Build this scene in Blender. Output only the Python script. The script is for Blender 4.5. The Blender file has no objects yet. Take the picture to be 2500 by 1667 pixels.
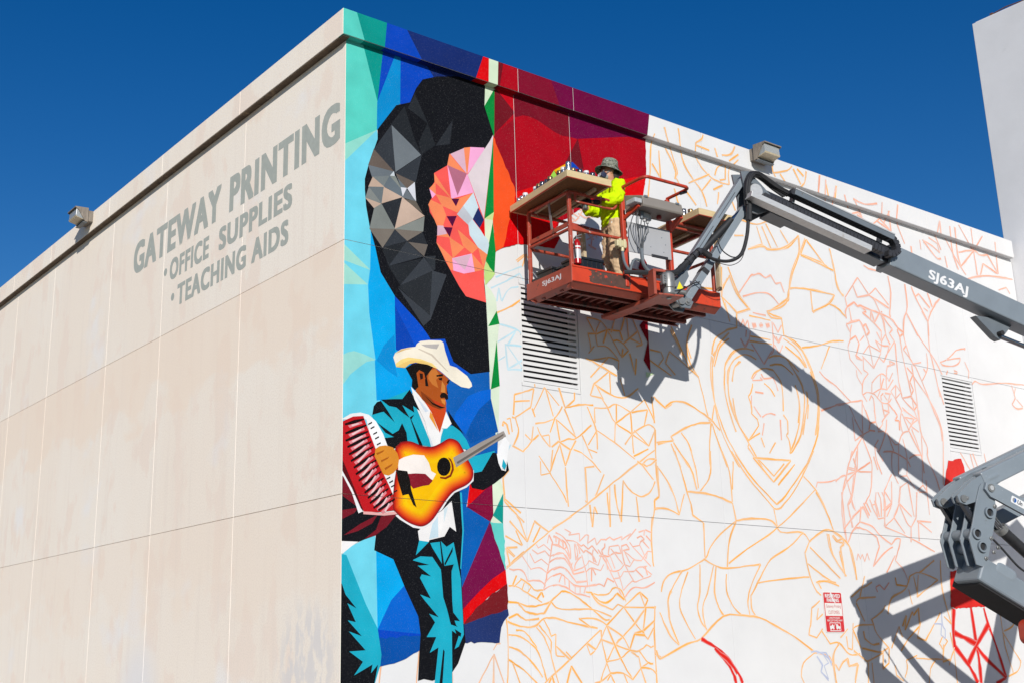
import bpy, bmesh, math, random
from mathutils import Vector, Matrix
random.seed(7)
rad = math.radians
scene = bpy.context.scene
col = scene.collection

# ------------------------------------------------------------------ camera
cam_data = bpy.data.cameras.new('camera'); cam = bpy.data.objects.new('camera', cam_data); col.objects.link(cam)
cam_data.sensor_width = 36.0; cam_data.lens = 42.019
cam_data.shift_x = 0.0648; cam_data.shift_y = -0.0167
cam_data.clip_start = 0.1; cam_data.clip_end = 2000
_f = Vector((0.5731, 0.7748, 0.2668)).normalized()
_r = Vector((math.sin(rad(53.5207)), -math.cos(rad(53.5207)), 0.0)); _u = _r.cross(_f)
_roll = -0.0145
_r2 = _r*math.cos(_roll) + _u*math.sin(_roll); _u2 = -_r*math.sin(_roll) + _u*math.cos(_roll)
cam.matrix_world = Matrix(((_r2.x, _u2.x, -_f.x, -7.086), (_r2.y, _u2.y, -_f.y, -11.608), (_r2.z, _u2.z, -_f.z, 1.6), (0, 0, 0, 1)))
scene.camera = cam
# ------------------------------------------------------------------ sky, sun, exposure
SUN_EL, SUN_AZ = 21.6, 59.4          # light travels towards azimuth 59.4 deg from +X
world = bpy.data.worlds.new('World'); scene.world = world; world.use_nodes = True
wn = world.node_tree.nodes; wl = world.node_tree.links
for n_ in list(wn): wn.remove(n_)
sky = wn.new('ShaderNodeTexSky'); sky.sky_type = 'NISHITA'; sky.sun_disc = False
sky.sun_elevation = rad(SUN_EL); sky.sun_rotation = rad(90 - (SUN_AZ + 180))
sky.air_density = 1.0; sky.dust_density = 0.0; sky.ozone_density = 3.0; sky.altitude = 0
hs = wn.new('ShaderNodeHueSaturation'); hs.inputs['Hue'].default_value = 0.512; hs.inputs['Saturation'].default_value = 1.39; hs.inputs['Value'].default_value = 0.83
bg = wn.new('ShaderNodeBackground'); bg.inputs['Strength'].default_value = 0.10
wo = wn.new('ShaderNodeOutputWorld')
wl.new(sky.outputs[0], hs.inputs['Color']); wl.new(hs.outputs[0], bg.inputs[0]); wl.new(bg.outputs[0], wo.inputs[0])
sun_d = bpy.data.lights.new('sun', 'SUN'); sun_d.energy = 5.0; sun_d.angle = rad(0.53); sun_d.color = (1.0, 0.96, 0.90)
sun = bpy.data.objects.new('sun', sun_d); col.objects.link(sun)
_l = Vector((math.cos(rad(SUN_AZ))*math.cos(rad(SUN_EL)), math.sin(rad(SUN_AZ))*math.cos(rad(SUN_EL)), -math.sin(rad(SUN_EL))))
sun.rotation_euler = _l.to_track_quat('-Z', 'Y').to_euler(); sun.location = (-30, -50, 30)
scene.view_settings.view_transform = 'Standard'; scene.view_settings.look = 'None'
scene.view_settings.exposure = 0.0; scene.view_settings.gamma = 1.0
scene.view_settings.use_curve_mapping = False
scene.render.engine = 'CYCLES'
scene.cycles.transparent_max_bounces = 16

# ------------------------------------------------------------------ materials
def lin(h, k=1.0):
    if isinstance(h, str): h = [int(h[i:i+2], 16)/255 for i in (0, 2, 4)]
    return tuple((c/12.92 if c <= 0.04045 else ((c+0.055)/1.055)**2.4)*k for c in h)
def mat(name, c, rough=0.6, metal=0.0, var=0.12, scale=6.0, bump=0.0, bscale=120.0, spot=None, spot_at=0.62, spot_scale=9.0, spot_soft=0.03,
        spot2=None, spot2_at=0.7, spot2_scale=40.0, stretch=None, spec=0.5, trans=0.0, stretch_spot=False, raw=False):
    """procedural paint/wood/metal: base colour with soft value noise, up to two layers of worn spots, fine bump"""
    if not raw: c, spot, spot2 = (tuple(x*.75 for x in q) if q else q for q in (c, spot, spot2))
    m = bpy.data.materials.new(name); m.use_nodes = True
    N = m.node_tree.nodes; L = m.node_tree.links; b = N['Principled BSDF']
    tc = N.new('ShaderNodeTexCoord'); co = tc.outputs['Object']
    if stretch:
        mp = N.new('ShaderNodeMapping'); mp.inputs['Scale'].default_value = stretch; L.new(co, mp.inputs[0]); cs = mp.outputs[0]
    else: cs = co
    n1 = N.new('ShaderNodeTexNoise'); n1.inputs['Scale'].default_value = scale; n1.inputs['Detail'].default_value = 6; n1.inputs['Roughness'].default_value = 0.6
    L.new(cs, n1.inputs['Vector'])
    mr = N.new('ShaderNodeMapRange'); mr.inputs[1].default_value = 0.3; mr.inputs[2].default_value = 0.7; mr.inputs[3].default_value = 1-var; mr.inputs[4].default_value = 1+var
    L.new(n1.outputs[0], mr.inputs[0])
    mul = N.new('ShaderNodeMix'); mul.data_type = 'RGBA'; mul.blend_type = 'MULTIPLY'; mul.inputs[0].default_value = 1
    mul.inputs[6].default_value = (*c, 1); L.new(mr.outputs[0], mul.inputs[7]); out = mul.outputs[2]
    for sp, at, ssc in ((spot, spot_at, spot_scale), (spot2, spot2_at, spot2_scale)):
        if sp is None: continue
        n2 = N.new('ShaderNodeTexNoise'); n2.inputs['Scale'].default_value = ssc; n2.inputs['Detail'].default_value = 8; n2.inputs['Roughness'].default_value = 0.65
        L.new(cs if stretch_spot else co, n2.inputs['Vector'])
        rr = N.new('ShaderNodeMapRange'); rr.inputs[1].default_value = at; rr.inputs[2].default_value = at+spot_soft; L.new(n2.outputs[0], rr.inputs[0])
        mx = N.new('ShaderNodeMix'); mx.data_type = 'RGBA'; L.new(rr.outputs[0], mx.inputs[0]); L.new(out, mx.inputs[6]); mx.inputs[7].default_value = (*sp, 1); out = mx.outputs[2]
    L.new(out, b.inputs['Base Color'])
    b.inputs['Roughness'].default_value = rough; b.inputs['Metallic'].default_value = metal; b.inputs['Specular IOR Level'].default_value = spec
    if trans: b.inputs['Transmission Weight'].default_value = trans
    if bump:
        nb = N.new('ShaderNodeTexNoise'); nb.inputs['Scale'].default_value = bscale; nb.inputs['Detail'].default_value = 3; L.new(co, nb.inputs['Vector'])
        bm_ = N.new('ShaderNodeBump'); bm_.inputs['Strength'].default_value = bump; bm_.inputs['Distance'].default_value = 0.004
        L.new(nb.outputs[0], bm_.inputs['Height']); L.new(bm_.outputs[0], b.inputs['Normal'])
    return m
M = {}
def beige_wall():
    m = bpy.data.materials.new('weathered_beige_paint'); m.use_nodes = True
    N = m.node_tree.nodes; L = m.node_tree.links; b = N['Principled BSDF']
    tc = N.new('ShaderNodeTexCoord')
    def noise(sc, stretch, det=5):
        mp = N.new('ShaderNodeMapping'); mp.inputs['Scale'].default_value = stretch; L.new(tc.outputs['Object'], mp.inputs[0])
        n = N.new('ShaderNodeTexNoise'); n.inputs['Scale'].default_value = sc; n.inputs['Detail'].default_value = det; n.inputs['Roughness'].default_value = 0.55
        L.new(mp.outputs[0], n.inputs['Vector']); return n.outputs[0]
    def ramp(v, a, c_):
        r = N.new('ShaderNodeMapRange'); r.interpolation_type = 'SMOOTHSTEP'; r.inputs[1].default_value = a; r.inputs[2].default_value = c_; L.new(v, r.inputs[0]); return r.outputs[0]
    def mix(f, a, b_, typ='MIX', k=1.0):
        x = N.new('ShaderNodeMix'); x.data_type = 'RGBA'; x.blend_type = typ
        if k != 1.0:
            q = N.new('ShaderNodeMath'); q.operation = 'MULTIPLY'; L.new(f, q.inputs[0]); q.inputs[1].default_value = k; f = q.outputs[0]
        L.new(f, x.inputs[0])
        for s_, v in ((6, a), (7, b_)):
            if isinstance(v, tuple): x.inputs[s_].default_value = (*v, 1)
            else: L.new(v, x.inputs[s_])
        return x.outputs[2]
    base = mix(ramp(noise(0.35, (1, 1, 0.6)), 0.38, 0.62), lin('f4eadc'), lin('f3e6d6'))
    base = mix(ramp(noise(0.9, (1, 1.6, 1.0), 8), 0.53, 0.60), base, lin('f0dece'), k=0.75)     # peach patches where the old coat shows
    base = mix(ramp(noise(1.6, (1, 4.0, 0.25), 6), 0.50, 0.72), base, lin('e6d8ca'), k=0.35)      # vertical wash streaks
    base = mix(ramp(noise(0.55, (1, 1, 1.2), 3), 0.60, 0.72), base, lin('eeecea'), k=0.7)         # greyish painted-over areas
    base = mix(ramp(noise(45, (1, 1, 1), 2), 0.35, 0.75), base, lin('dfd0c0'), k=0.45)
    sp = N.new('ShaderNodeSeparateXYZ'); L.new(tc.outputs['Object'], sp.inputs[0])
    def mth(op, a, b_=None, c_=None):
        q = N.new('ShaderNodeMath'); q.operation = op
        for i_, v in enumerate((a, b_, c_)):
            if v is None: continue
            if isinstance(v, (int, float)): q.inputs[i_].default_value = v
            else: L.new(v, q.inputs[i_])
        return q.outputs[0]
    edge = noise(1.1, (1, .7, 1.2), 6)
    zz = mth('ADD', sp.outputs[2], mth('MULTIPLY', mth('SUBTRACT', edge, .5), 2.6))
    for top in (6.423, 3.384):
        band = mth('MULTIPLY', ramp(zz, top-1.25, top-.95), mth('LESS_THAN', sp.outputs[2], top))
        base = mix(band, base, lin('f0dac4'), k=.5 if top > 5 else .25)
    dy = mth('DIVIDE', mth('SUBTRACT', sp.outputs[1], .75), .85); dz = mth('DIVIDE', mth('SUBTRACT', sp.outputs[2], 1.5), .9)
    rr = mth('SQRT', mth('ADD', mth('MULTIPLY', dy, dy), mth('MULTIPLY', dz, dz)))
    sm = mth('MULTIPLY', mth('SUBTRACT', 1.0, ramp(rr, .45, 1.0)), ramp(noise(3.2, (1, 2.2, 1.0), 5), .42, .56))
    base = mix(sm, base, lin('d8d3d0'), k=.75)
    dy = mth('DIVIDE', mth('SUBTRACT', sp.outputs[1], 5.6), 1.0); dz = mth('DIVIDE', mth('SUBTRACT', sp.outputs[2], .9), 1.3)
    rr = mth('SQRT', mth('ADD', mth('MULTIPLY', dy, dy), mth('MULTIPLY', dz, dz)))
    base = mix(mth('SUBTRACT', 1.0, ramp(rr, .3, 1.0)), base, lin('e0dedf'), k=.7)
    L.new(base, b.inputs['Base Color']); b.inputs['Roughness'].default_value = 0.85; b.inputs['Specular IOR Level'].default_value = 0.2
    nb = N.new('ShaderNodeTexNoise'); nb.inputs['Scale'].default_value = 70; nb.inputs['Detail'].default_value = 4; L.new(tc.outputs['Object'], nb.inputs['Vector'])
    bp = N.new('ShaderNodeBump'); bp.inputs['Strength'].default_value = 0.35; bp.inputs['Distance'].default_value = 0.004; L.new(nb.outputs[0], bp.inputs['Height']); L.new(bp.outputs[0], b.inputs['Normal'])
    return m
def paint_mat(name, alpha=False):
    m = bpy.data.materials.new(name); m.use_nodes = True
    N = m.node_tree.nodes; L = m.node_tree.links; b = N['Principled BSDF']; o = N['Material Output']
    at = N.new('ShaderNodeAttribute'); at.attribute_name = 'Col'
    tc = N.new('ShaderNodeTexCoord')
    n1 = N.new('ShaderNodeTexNoise'); n1.inputs['Scale'].default_value = 3.0; n1.inputs['Detail'].default_value = 5; L.new(tc.outputs['Object'], n1.inputs['Vector'])
    r1 = N.new('ShaderNodeMapRange'); r1.inputs[1].default_value = .3; r1.inputs[2].default_value = .7; r1.inputs[3].default_value = .90; r1.inputs[4].default_value = 1.08; L.new(n1.outputs[0], r1.inputs[0])
    mu = N.new('ShaderNodeMix'); mu.data_type = 'RGBA'; mu.blend_type = 'MULTIPLY'; mu.inputs[0].default_value = 1; L.new(at.outputs['Color'], mu.inputs[6]); L.new(r1.outputs[0], mu.inputs[7]); out = mu.outputs[2]
    nb = N.new('ShaderNodeTexNoise'); nb.inputs['Scale'].default_value = 75; nb.inputs['Detail'].default_value = 3; L.new(tc.outputs['Object'], nb.inputs['Vector'])
    if not alpha:
        # specks of bare white stucco that the spray missed
        ns = N.new('ShaderNodeTexNoise'); ns.inputs['Scale'].default_value = 105; ns.inputs['Detail'].default_value = 2; ns.inputs['Roughness'].default_value = .7; L.new(tc.outputs['Object'], ns.inputs['Vector'])
        rs = N.new('ShaderNodeMapRange'); rs.inputs[1].default_value = .61; rs.inputs[2].default_value = .76; rs.inputs[4].default_value = .12; L.new(ns.outputs[0], rs.inputs[0])
        ms = N.new('ShaderNodeMix'); ms.data_type = 'RGBA'; L.new(rs.outputs[0], ms.inputs[0]); L.new(out, ms.inputs[6]); ms.inputs[7].default_value = (.75, .75, .75, 1); out = ms.outputs[2]
    L.new(out, b.inputs['Base Color']); b.inputs['Roughness'].default_value = .8; b.inputs['Specular IOR Level'].default_value = .08
    bp = N.new('ShaderNodeBump'); bp.inputs['Strength'].default_value = .3; bp.inputs['Distance'].default_value = .004; L.new(nb.outputs[0], bp.inputs['Height']); L.new(bp.outputs[0], b.inputs['Normal'])
    return m
M['beige'] = beige_wall()
M['white'] = mat('white_wall_paint', (.592, .59, .587), .8, raw=True, var=.035, scale=1.2, bump=.3, bscale=75, spec=.2)
M['tower'] = mat('aged_white_stucco', (.60, .60, .615), .9, raw=True, var=.06, scale=.8, bump=.3, bscale=40, spec=.15, spot=(.52, .52, .53), spot_at=.66, spot_scale=1.3, spot_soft=.15)
M['dark'] = mat('dark_void', (.02, .02, .022), .9)
M['grime_shade'] = mat('grimy_shadow_brown', lin('6b5a48'), .9, var=.35, scale=7, spot=lin('9a8468'), spot_at=.58, spot_scale=5, spot_soft=.1)  # shadow line and dirt under the coping put into one dark brown
M['roof'] = mat('gravel_roof', (.35, .34, .32), .95, bump=.5)
M['seal_l'] = mat('pale_joint_sealant', (.86, .80, .735), .6, raw=True, var=.10, scale=9)
M['seal_r'] = mat('white_joint_sealant', (.54, .535, .535), .6, raw=True, var=.05, scale=9)
M['paint'] = paint_mat('spray_paint'); M['paint_line'] = paint_mat('sketch_spray', True)
M['letter'] = mat('faded_grey_lettering', lin('a9ada5'), .85, raw=True, var=.07, scale=14, bump=.3, bscale=70, spec=.2)
M['asphalt'] = mat('worn_asphalt', (.23, .21, .185), .9, raw=True, var=.2, scale=.7, bump=.6, bscale=60)
M['concrete'] = mat('concrete_walk', (.42, .40, .37), .9, var=.12, scale=1.5, bump=.4)
M['grey'] = mat('lift_grey_paint', lin('88929a'), .38, var=.07, scale=3, spot=(.75, .76, .75), spot_at=.67, spot_scale=34, spot_soft=.02, spot2=(.16, .13, .11), spot2_at=.72, spot2_scale=8)
M['boomgrey'] = mat('boom_grey_paint', lin('838d95'), .36, var=.08, scale=2.5, spot=(.46, .47, .47), spot_at=.68, spot_scale=14, spot_soft=.05, spot2=(.12, .10, .09), spot2_at=.66, spot2_scale=7)
M['dgrey'] = mat('lift_dark_grey_paint', lin('6d757c'), .45, var=.1, scale=5, spot=(.13, .11, .10), spot_at=.66, spot_scale=9)
M['black'] = mat('black_rubber', (.018, .018, .02), .55, var=.3, scale=20, spot=(.4, .4, .4), spot_at=.74, spot_scale=55)
M['track'] = mat('black_plastic_chain', (.03, .03, .035), .5, var=.3, scale=30)
M['navy'] = mat('dark_boom_steel', (.03, .033, .042), .4, var=.2, scale=5)
M['alu'] = mat('bare_aluminium', (.66, .66, .65), .42, metal=.35, var=.08, scale=12, stretch=(1, 1, 4), spot=(.45, .38, .31), spot_at=.63, spot_scale=10, spot_soft=.15)
M['steel'] = mat('grey_cast_steel', (.30, .30, .29), .4, metal=.5, var=.2, scale=15)
M['chrome'] = mat('chromed_rod', (.6, .6, .62), .15, metal=1.0, var=.05)
M['red'] = mat('worn_orange_red_paint', lin('c84026'), .5, var=.14, scale=5, spot=lin('8f4334'), spot_at=.55, spot_scale=6, spot_soft=.12, spot2=(.58, .50, .44), spot2_at=.70, spot2_scale=38)
M['redrail'] = mat('chipped_red_tube_paint', lin('b04630'), .5, var=.2, scale=9, spot=(.60, .48, .42), spot_at=.61, spot_scale=26, spot_soft=.04, spot2=(.09, .05, .04), spot2_at=.68, spot2_scale=13)
M['toe'] = mat('scuffed_toe_board_paint', lin('d84420'), .5, var=.14, scale=5, spot=lin('a8442c'), spot_at=.56, spot_scale=5, spot_soft=.1, spot2=(.60, .52, .48), spot2_at=.69, spot2_scale=34)
M['overspray'] = mat('brown_overspray', lin('5a4036'), .6, var=.2, scale=12, spot=lin('7d4a38'), spot_at=.6, spot_scale=16, spot_soft=.08)
M['toe2'] = mat('faded_red_paint', lin('a94c38'), .55, var=.14, scale=5, spot=lin('6b4236'), spot_at=.60, spot_scale=6, spot_soft=.03, spot2=(.62, .5, .45), spot2_at=.68, spot2_scale=34)
M['rust'] = mat('rusty_underside', lin('7c2f20'), .7, var=.35, scale=7, spot=lin('33221a'), spot_at=.52, spot_scale=7, spot_soft=.1, spot2=(.5, .36, .28), spot2_at=.67, spot2_scale=40)
M['box'] = mat('console_grey', lin('8f8880'), .45, var=.05, scale=4, spot=(.65, .64, .62), spot_at=.72, spot_scale=40)
M['panel'] = mat('grey_sheet_metal', lin('b4b5b8'), .4, var=.05, scale=3)
M['plastic'] = mat('pale_junction_plastic', lin('d9cfa4'), .5, var=.08)
M['plasticg'] = mat('light_grey_plastic', lin('b9bbbd'), .45, var=.08)
M['btn'] = mat('red_button_plastic', lin('8e2a2c'), .35)
M['cable'] = mat('grey_cable', lin('4c4f52'), .5)
M['yellow'] = mat('yellow_sticker', lin('f2e21a'), .5)
M['osb'] = mat('oriented_strand_board', lin('7d5428'), .8, var=.5, scale=22, stretch=(1, 3.2, 1), spot=lin('5a3c20'), spot_at=.62, spot_scale=12, spot_soft=.06, spot2=lin('a07c48'), spot2_at=.62, spot2_scale=17, bump=.4, bscale=50, stretch_spot=True)
M['pine'] = mat('raw_pine', lin('d9c294'), .7, var=.10, scale=5, stretch=(1.0, 1.0, 9.0), spot=lin('8a6a3e'), spot_at=.74, spot_scale=7, spot_soft=.03, bump=.15)
M['pineold'] = mat('weathered_timber', lin('c8b493'), .8, var=.2, scale=8, stretch=(6, 6, 1), spot=lin('e4d8c4'), spot_at=.58, spot_scale=10, spot_soft=.05)
M['can'] = mat('silver_spray_can', (.70, .70, .72), .22, metal=.9, var=.04)
M['can2'] = mat('dark_silver_can', (.28, .28, .29), .2, metal=.9, var=.1)
M['cangold'] = mat('brass_spray_can', lin('b89a6a'), .28, metal=.8, var=.08)
M['canwhite'] = mat('white_can_label', (.78, .78, .80), .35, var=.04)
M['canblack'] = mat('black_can_label', (.03, .03, .035), .35, var=.1)
M['bin'] = mat('black_plastic_crate', (.014, .015, .018), .35, var=.2)
M['hivis'] = mat('fluorescent_yellow_shirt', lin('d2f400'), .85, var=.06, scale=14, bump=.3, bscale=300, spec=.15)
M['khaki'] = mat('khaki_work_trousers', lin('d6b793'), .9, var=.10, scale=9, spot=lin('a0835f'), spot_at=.66, spot_scale=16, spot_soft=.06, bump=.4, bscale=200, spec=.1)
M['boot'] = mat('tan_work_boot', lin('a98763'), .7, var=.15, scale=20)
M['sole'] = mat('rubber_sole', lin('5a5148'), .8)
M['skin'] = mat('skin', lin('c78d6e'), .5, var=.08, scale=18)
M['hair'] = mat('dark_brown_hair', (.03, .018, .012), .6, var=.3, scale=60)
M['camo'] = mat('grey_green_camouflage', lin('878a7c'), .9, var=.1, scale=30, spot=lin('5d6257'), spot_at=.50, spot_scale=34, spot_soft=.02, spot2=lin('b8b9ac'), spot2_at=.58, spot2_scale=40, spec=.1)
M['mask'] = mat('grey_respirator_rubber', lin('9d9f9e'), .5)
M['filter'] = mat('navy_filter', lin('272c4a'), .5)
M['glove'] = mat('black_glove', (.02, .02, .022), .6)
M['belt'] = mat('pale_paint_rag', lin('d8d8d2'), .8)
M['exred'] = mat('fire_extinguisher_red', lin('b01218'), .25, var=.05)
M['exlabel'] = mat('extinguisher_label', lin('c8c8ca'), .4, var=.15, scale=40)
M['signred'] = mat('sign_red', lin('d8262c'), .4, var=.05, scale=10)
M['signwhite'] = mat('sign_white', lin('efebe6'), .45, var=.03, scale=10)
M['signtext'] = mat('sign_red_print', lin('c8404a'), .5)
M['decal'] = mat('white_decal', (.82, .82, .82), .5, var=.04)
M['dblue'] = mat('blue_decal', lin('1c5fae'), .45); M['dgr'] = mat('grey_decal', lin('8c8f92'), .45); M['dnavy'] = mat('dark_decal', lin('1b2433'), .45)
M['fix'] = mat('weathered_bronze_housing', lin('8a8074'), .6, var=.22, scale=9, stretch=(3, 3, .6), spot=lin('ada294'), spot_at=.60, spot_scale=12, spot_soft=.1)
M['glass'] = mat('prismatic_lamp_glass', (.55, .58, .58), .12, var=.12, scale=30, spec=.8, trans=.35)
M['glassb'] = mat('yellowed_lamp_glass', lin('d8c8a8'), .4, var=.1, scale=20)
M['tyre'] = mat('black_tyre', (.025, .025, .025), .85, bump=.4)
M['rim'] = mat('white_wheel_rim', (.7, .7, .7), .4)
M['brown'] = mat('rusty_iron', lin('6a4632'), .8, var=.3, scale=20)

# ------------------------------------------------------------------ mesh helpers
ROOTS = {}
def set_props(o, label=None, cat=None, group=None, kind=None):
    for k, v in (('label', label), ('category', cat), ('group', group), ('kind', kind)):
        if v: o[k] = v
    return o
def thing(name, label, cat, loc=(0, 0, 0), rz=0.0, group=None):
    o = bpy.data.objects.new(name, None); col.objects.link(o); o.location = loc; o.rotation_euler = (0, 0, rz)
    o.empty_display_size = .2
    ROOTS[o.name] = Matrix.Translation(Vector(loc)) @ Matrix.Rotation(rz, 4, 'Z')
    return set_props(o, label, cat, group)
class Frame:
    """local frame: point(x,y,z) -> world"""
    def __init__(s, o, x, y, z=(0, 0, 1)): s.o = Vector(o); s.x = Vector(x); s.y = Vector(y); s.z = Vector(z)
    def __call__(s, x, y, z): return s.o + s.x*x + s.y*y + s.z*z
WORLD = Frame((0, 0, 0), (1, 0, 0), (0, 1, 0))
class MB:
    def __init__(s): s.v = []; s.f = []; s.mi = []
    def add(s, vs, fs, mi=0):
        n = len(s.v); s.v += [Vector(v) for v in vs]; s.f += [tuple(i+n for i in f) for f in fs]; s.mi += [mi]*len(fs); return s
    def box(s, F, x0, x1, y0, y1, z0, z1, ch=0.0, mi=0):
        if ch <= 0:
            P = [F(x, y, z) for z in (z0, z1) for y in (y0, y1) for x in (x0, x1)]
            return s.add(P, [(0, 2, 3, 1), (4, 5, 7, 6), (0, 1, 5, 4), (2, 6, 7, 3), (0, 4, 6, 2), (1, 3, 7, 5)], mi)
        bm = bmesh.new(); bmesh.ops.create_cube(bm, size=1)
        for v in bm.verts: v.co = Vector(((v.co.x+.5)*(x1-x0)+x0, (v.co.y+.5)*(y1-y0)+y0, (v.co.z+.5)*(z1-z0)+z0))
        bmesh.ops.bevel(bm, geom=list(bm.edges), offset=ch, segments=1, affect='EDGES', profile=.5)
        bm.verts.index_update(); vs = [F(*v.co) for v in bm.verts]; fs = [[v.index for v in f.verts] for f in bm.faces]; bm.free()
        return s.add(vs, fs, mi)
    def prism(s, F, poly, axis, a0, a1, mi=0):
        """poly: 2-D points; axis: 'x','y','z' = extrusion axis"""
        def pt(p, a):
            return F(a, p[0], p[1]) if axis == 'x' else F(p[0], a, p[1]) if axis == 'y' else F(p[0], p[1], a)
        n = len(poly); vs = [pt(p, a0) for p in poly] + [pt(p, a1) for p in poly]
        fs = [tuple(range(n))[::-1], tuple(range(n, 2*n))] + [(i, (i+1) % n, n+(i+1) % n, n+i) for i in range(n)]
        return s.add(vs, fs, mi)
    def tube(s, pts, r, n=10, mi=0, close=False, cap=True):
        pts = [Vector(p) for p in pts]; m = len(pts)
        rr = r if isinstance(r, (list, tuple)) else [r]*m
        T = []
        for i in range(m):
            a = pts[max(i-1, 0)] if not close else pts[i-1]; b = pts[min(i+1, m-1)] if not close else pts[(i+1) % m]
            T.append((b-a).normalized())
        up = Vector((0, 0, 1)) if abs(T[0].z) < .9 else Vector((1, 0, 0))
        u = T[0].cross(up).normalized(); base = len(s.v); vs = []
        for i in range(m):
            u = (u - T[i]*u.dot(T[i])).normalized(); w = T[i].cross(u)
            for k in range(n):
                a = 2*math.pi*k/n; vs.append(pts[i] + (u*math.cos(a)+w*math.sin(a))*rr[i])
        fs = []
        for i in range(m-1 if not close else m):
            j = (i+1) % m
            for k in range(n): fs.append((i*n+k, i*n+(k+1) % n, j*n+(k+1) % n, j*n+k))
        if cap and not close: fs += [tuple(range(n))[::-1], tuple((m-1)*n+k for k in range(n))]
        return s.add(vs, fs, mi)
    def bar(s, A, B, w, h, side, mi=0):
        """rectangular bar from A to B; side = width direction"""
        A = Vector(A); B = Vector(B); d = (B-A).normalized(); sd = Vector(side); sd = (sd - d*sd.dot(d)).normalized(); up = d.cross(sd)
        vs = [P + sd*(x*w/2) + up*(y*h/2) for P in (A, B) for x, y in ((-1, -1), (1, -1), (1, 1), (-1, 1))]
        return s.add(vs, [(3, 2, 1, 0), (4, 5, 6, 7), (0, 1, 5, 4), (1, 2, 6, 5), (2, 3, 7, 6), (3, 0, 4, 7)], mi)
    def lathe(s, F, prof, n=20, mi=0):
        """prof: (radius, z) pairs about F's z axis"""
        vs = [F(r*math.cos(2*math.pi*k/n), r*math.sin(2*math.pi*k/n), z) for r, z in prof for k in range(n)]; m = len(prof)
        fs = [(i*n+k, i*n+(k+1) % n, (i+1)*n+(k+1) % n, (i+1)*n+k) for i in range(m-1) for k in range(n)]
        fs += [tuple(range(n))[::-1], tuple((m-1)*n+k for k in range(n))]
        return s.add(vs, fs, mi)
    def build(s, name, m, parent=None, smooth=False, bevel=0.0, label=None):
        me = bpy.data.meshes.new(name)
        vs = s.v
        if parent is not None:
            inv = ROOTS[parent.name].inverted(); vs = [inv @ v for v in vs]
        me.from_pydata([tuple(v) for v in vs], [], s.f)
        for q in (m if isinstance(m, (list, tuple)) else [m]): me.materials.append(M[q])
        if any(s.mi): me.polygons.foreach_set('material_index', s.mi)
        bm = bmesh.new(); bm.from_mesh(me); bmesh.ops.recalc_face_normals(bm, faces=bm.faces)
        if bevel:
            es = [e for e in bm.edges if len(e.link_faces) == 2 and e.calc_face_angle(0) > .5]
            bmesh.ops.bevel(bm, geom=es, offset=bevel, segments=2, affect='EDGES', profile=.5, clamp_overlap=True)
        bm.to_mesh(me); bm.free()
        if smooth:
            me.polygons.foreach_set('use_smooth', [True]*len(me.polygons))
            try: me.set_sharp_from_angle(angle=rad(40))
            except Exception: pass
        o = bpy.data.objects.new(name, me); col.objects.link(o)
        if parent is not None:
            o.parent = parent; ROOTS[o.name] = ROOTS[parent.name]
        else: ROOTS[o.name] = Matrix.Identity(4)
        if label: o['label'] = label
        return o
def smooth_path(pts, k=6):
    pts = [Vector(p) for p in pts]; out = []
    for i in range(len(pts)-1):
        p0 = pts[max(i-1, 0)]; p1 = pts[i]; p2 = pts[i+1]; p3 = pts[min(i+2, len(pts)-1)]
        for j in range(k):
            t = j/k; out.append(.5*((2*p1) + (p2-p0)*t + (2*p0-5*p1+4*p2-p3)*t*t + (3*p1-p0-3*p2+p3)*t*t*t))
    out.append(pts[-1]); return out
def baked(o):
    dg = bpy.context.evaluated_depsgraph_get(); return bpy.data.meshes.new_from_object(o.evaluated_get(dg))
def text_shape(body, bold=0.0, spacing=1.0):
    cu = bpy.data.curves.new('lettering', 'FONT'); cu.body = body; cu.offset = bold; cu.space_character = spacing; cu.fill_mode = 'FRONT'; cu.resolution_u = 4
    t = bpy.data.objects.new('lettering_temp', cu); col.objects.link(t); me = baked(t)
    vs = [v.co.copy() for v in me.vertices]; fs = [tuple(p.vertices) for p in me.polygons]
    bpy.data.objects.remove(t); bpy.data.meshes.remove(me); bpy.data.curves.remove(cu)
    x0 = min(v.x for v in vs); x1 = max(v.x for v in vs); y0 = min(v.y for v in vs); y1 = max(v.y for v in vs)
    return [((v.x-x0)/(x1-x0), (v.y-y0)/(y1-y0)) for v in vs], fs, None, (x1-x0, y1-y0)
def put_text(mb, body, org, xd, yd, w, h, bold=.02, spacing=1.0, mi=0):
    vs, fs, asp, ex_ = text_shape(body, 0.0, spacing); org = Vector(org); xd = Vector(xd); yd = Vector(yd); nn = xd.cross(yd)
    bx = bold/(ex_[0]+2*bold); by = bold*.55/(ex_[1]+1.1*bold); k = 0
    for sx in ((-1, 0, 1) if bold else (0,)):
        for sy in ((-1, 0, 1) if bold else (0,)):
            mb.add([org + xd*((bx*(1+sx)+a*(1-2*bx))*w) + yd*((by*(1+sy)+b*(1-2*by))*h) + nn*(.00002*k) for a, b in vs], fs, mi); k += 1

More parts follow.
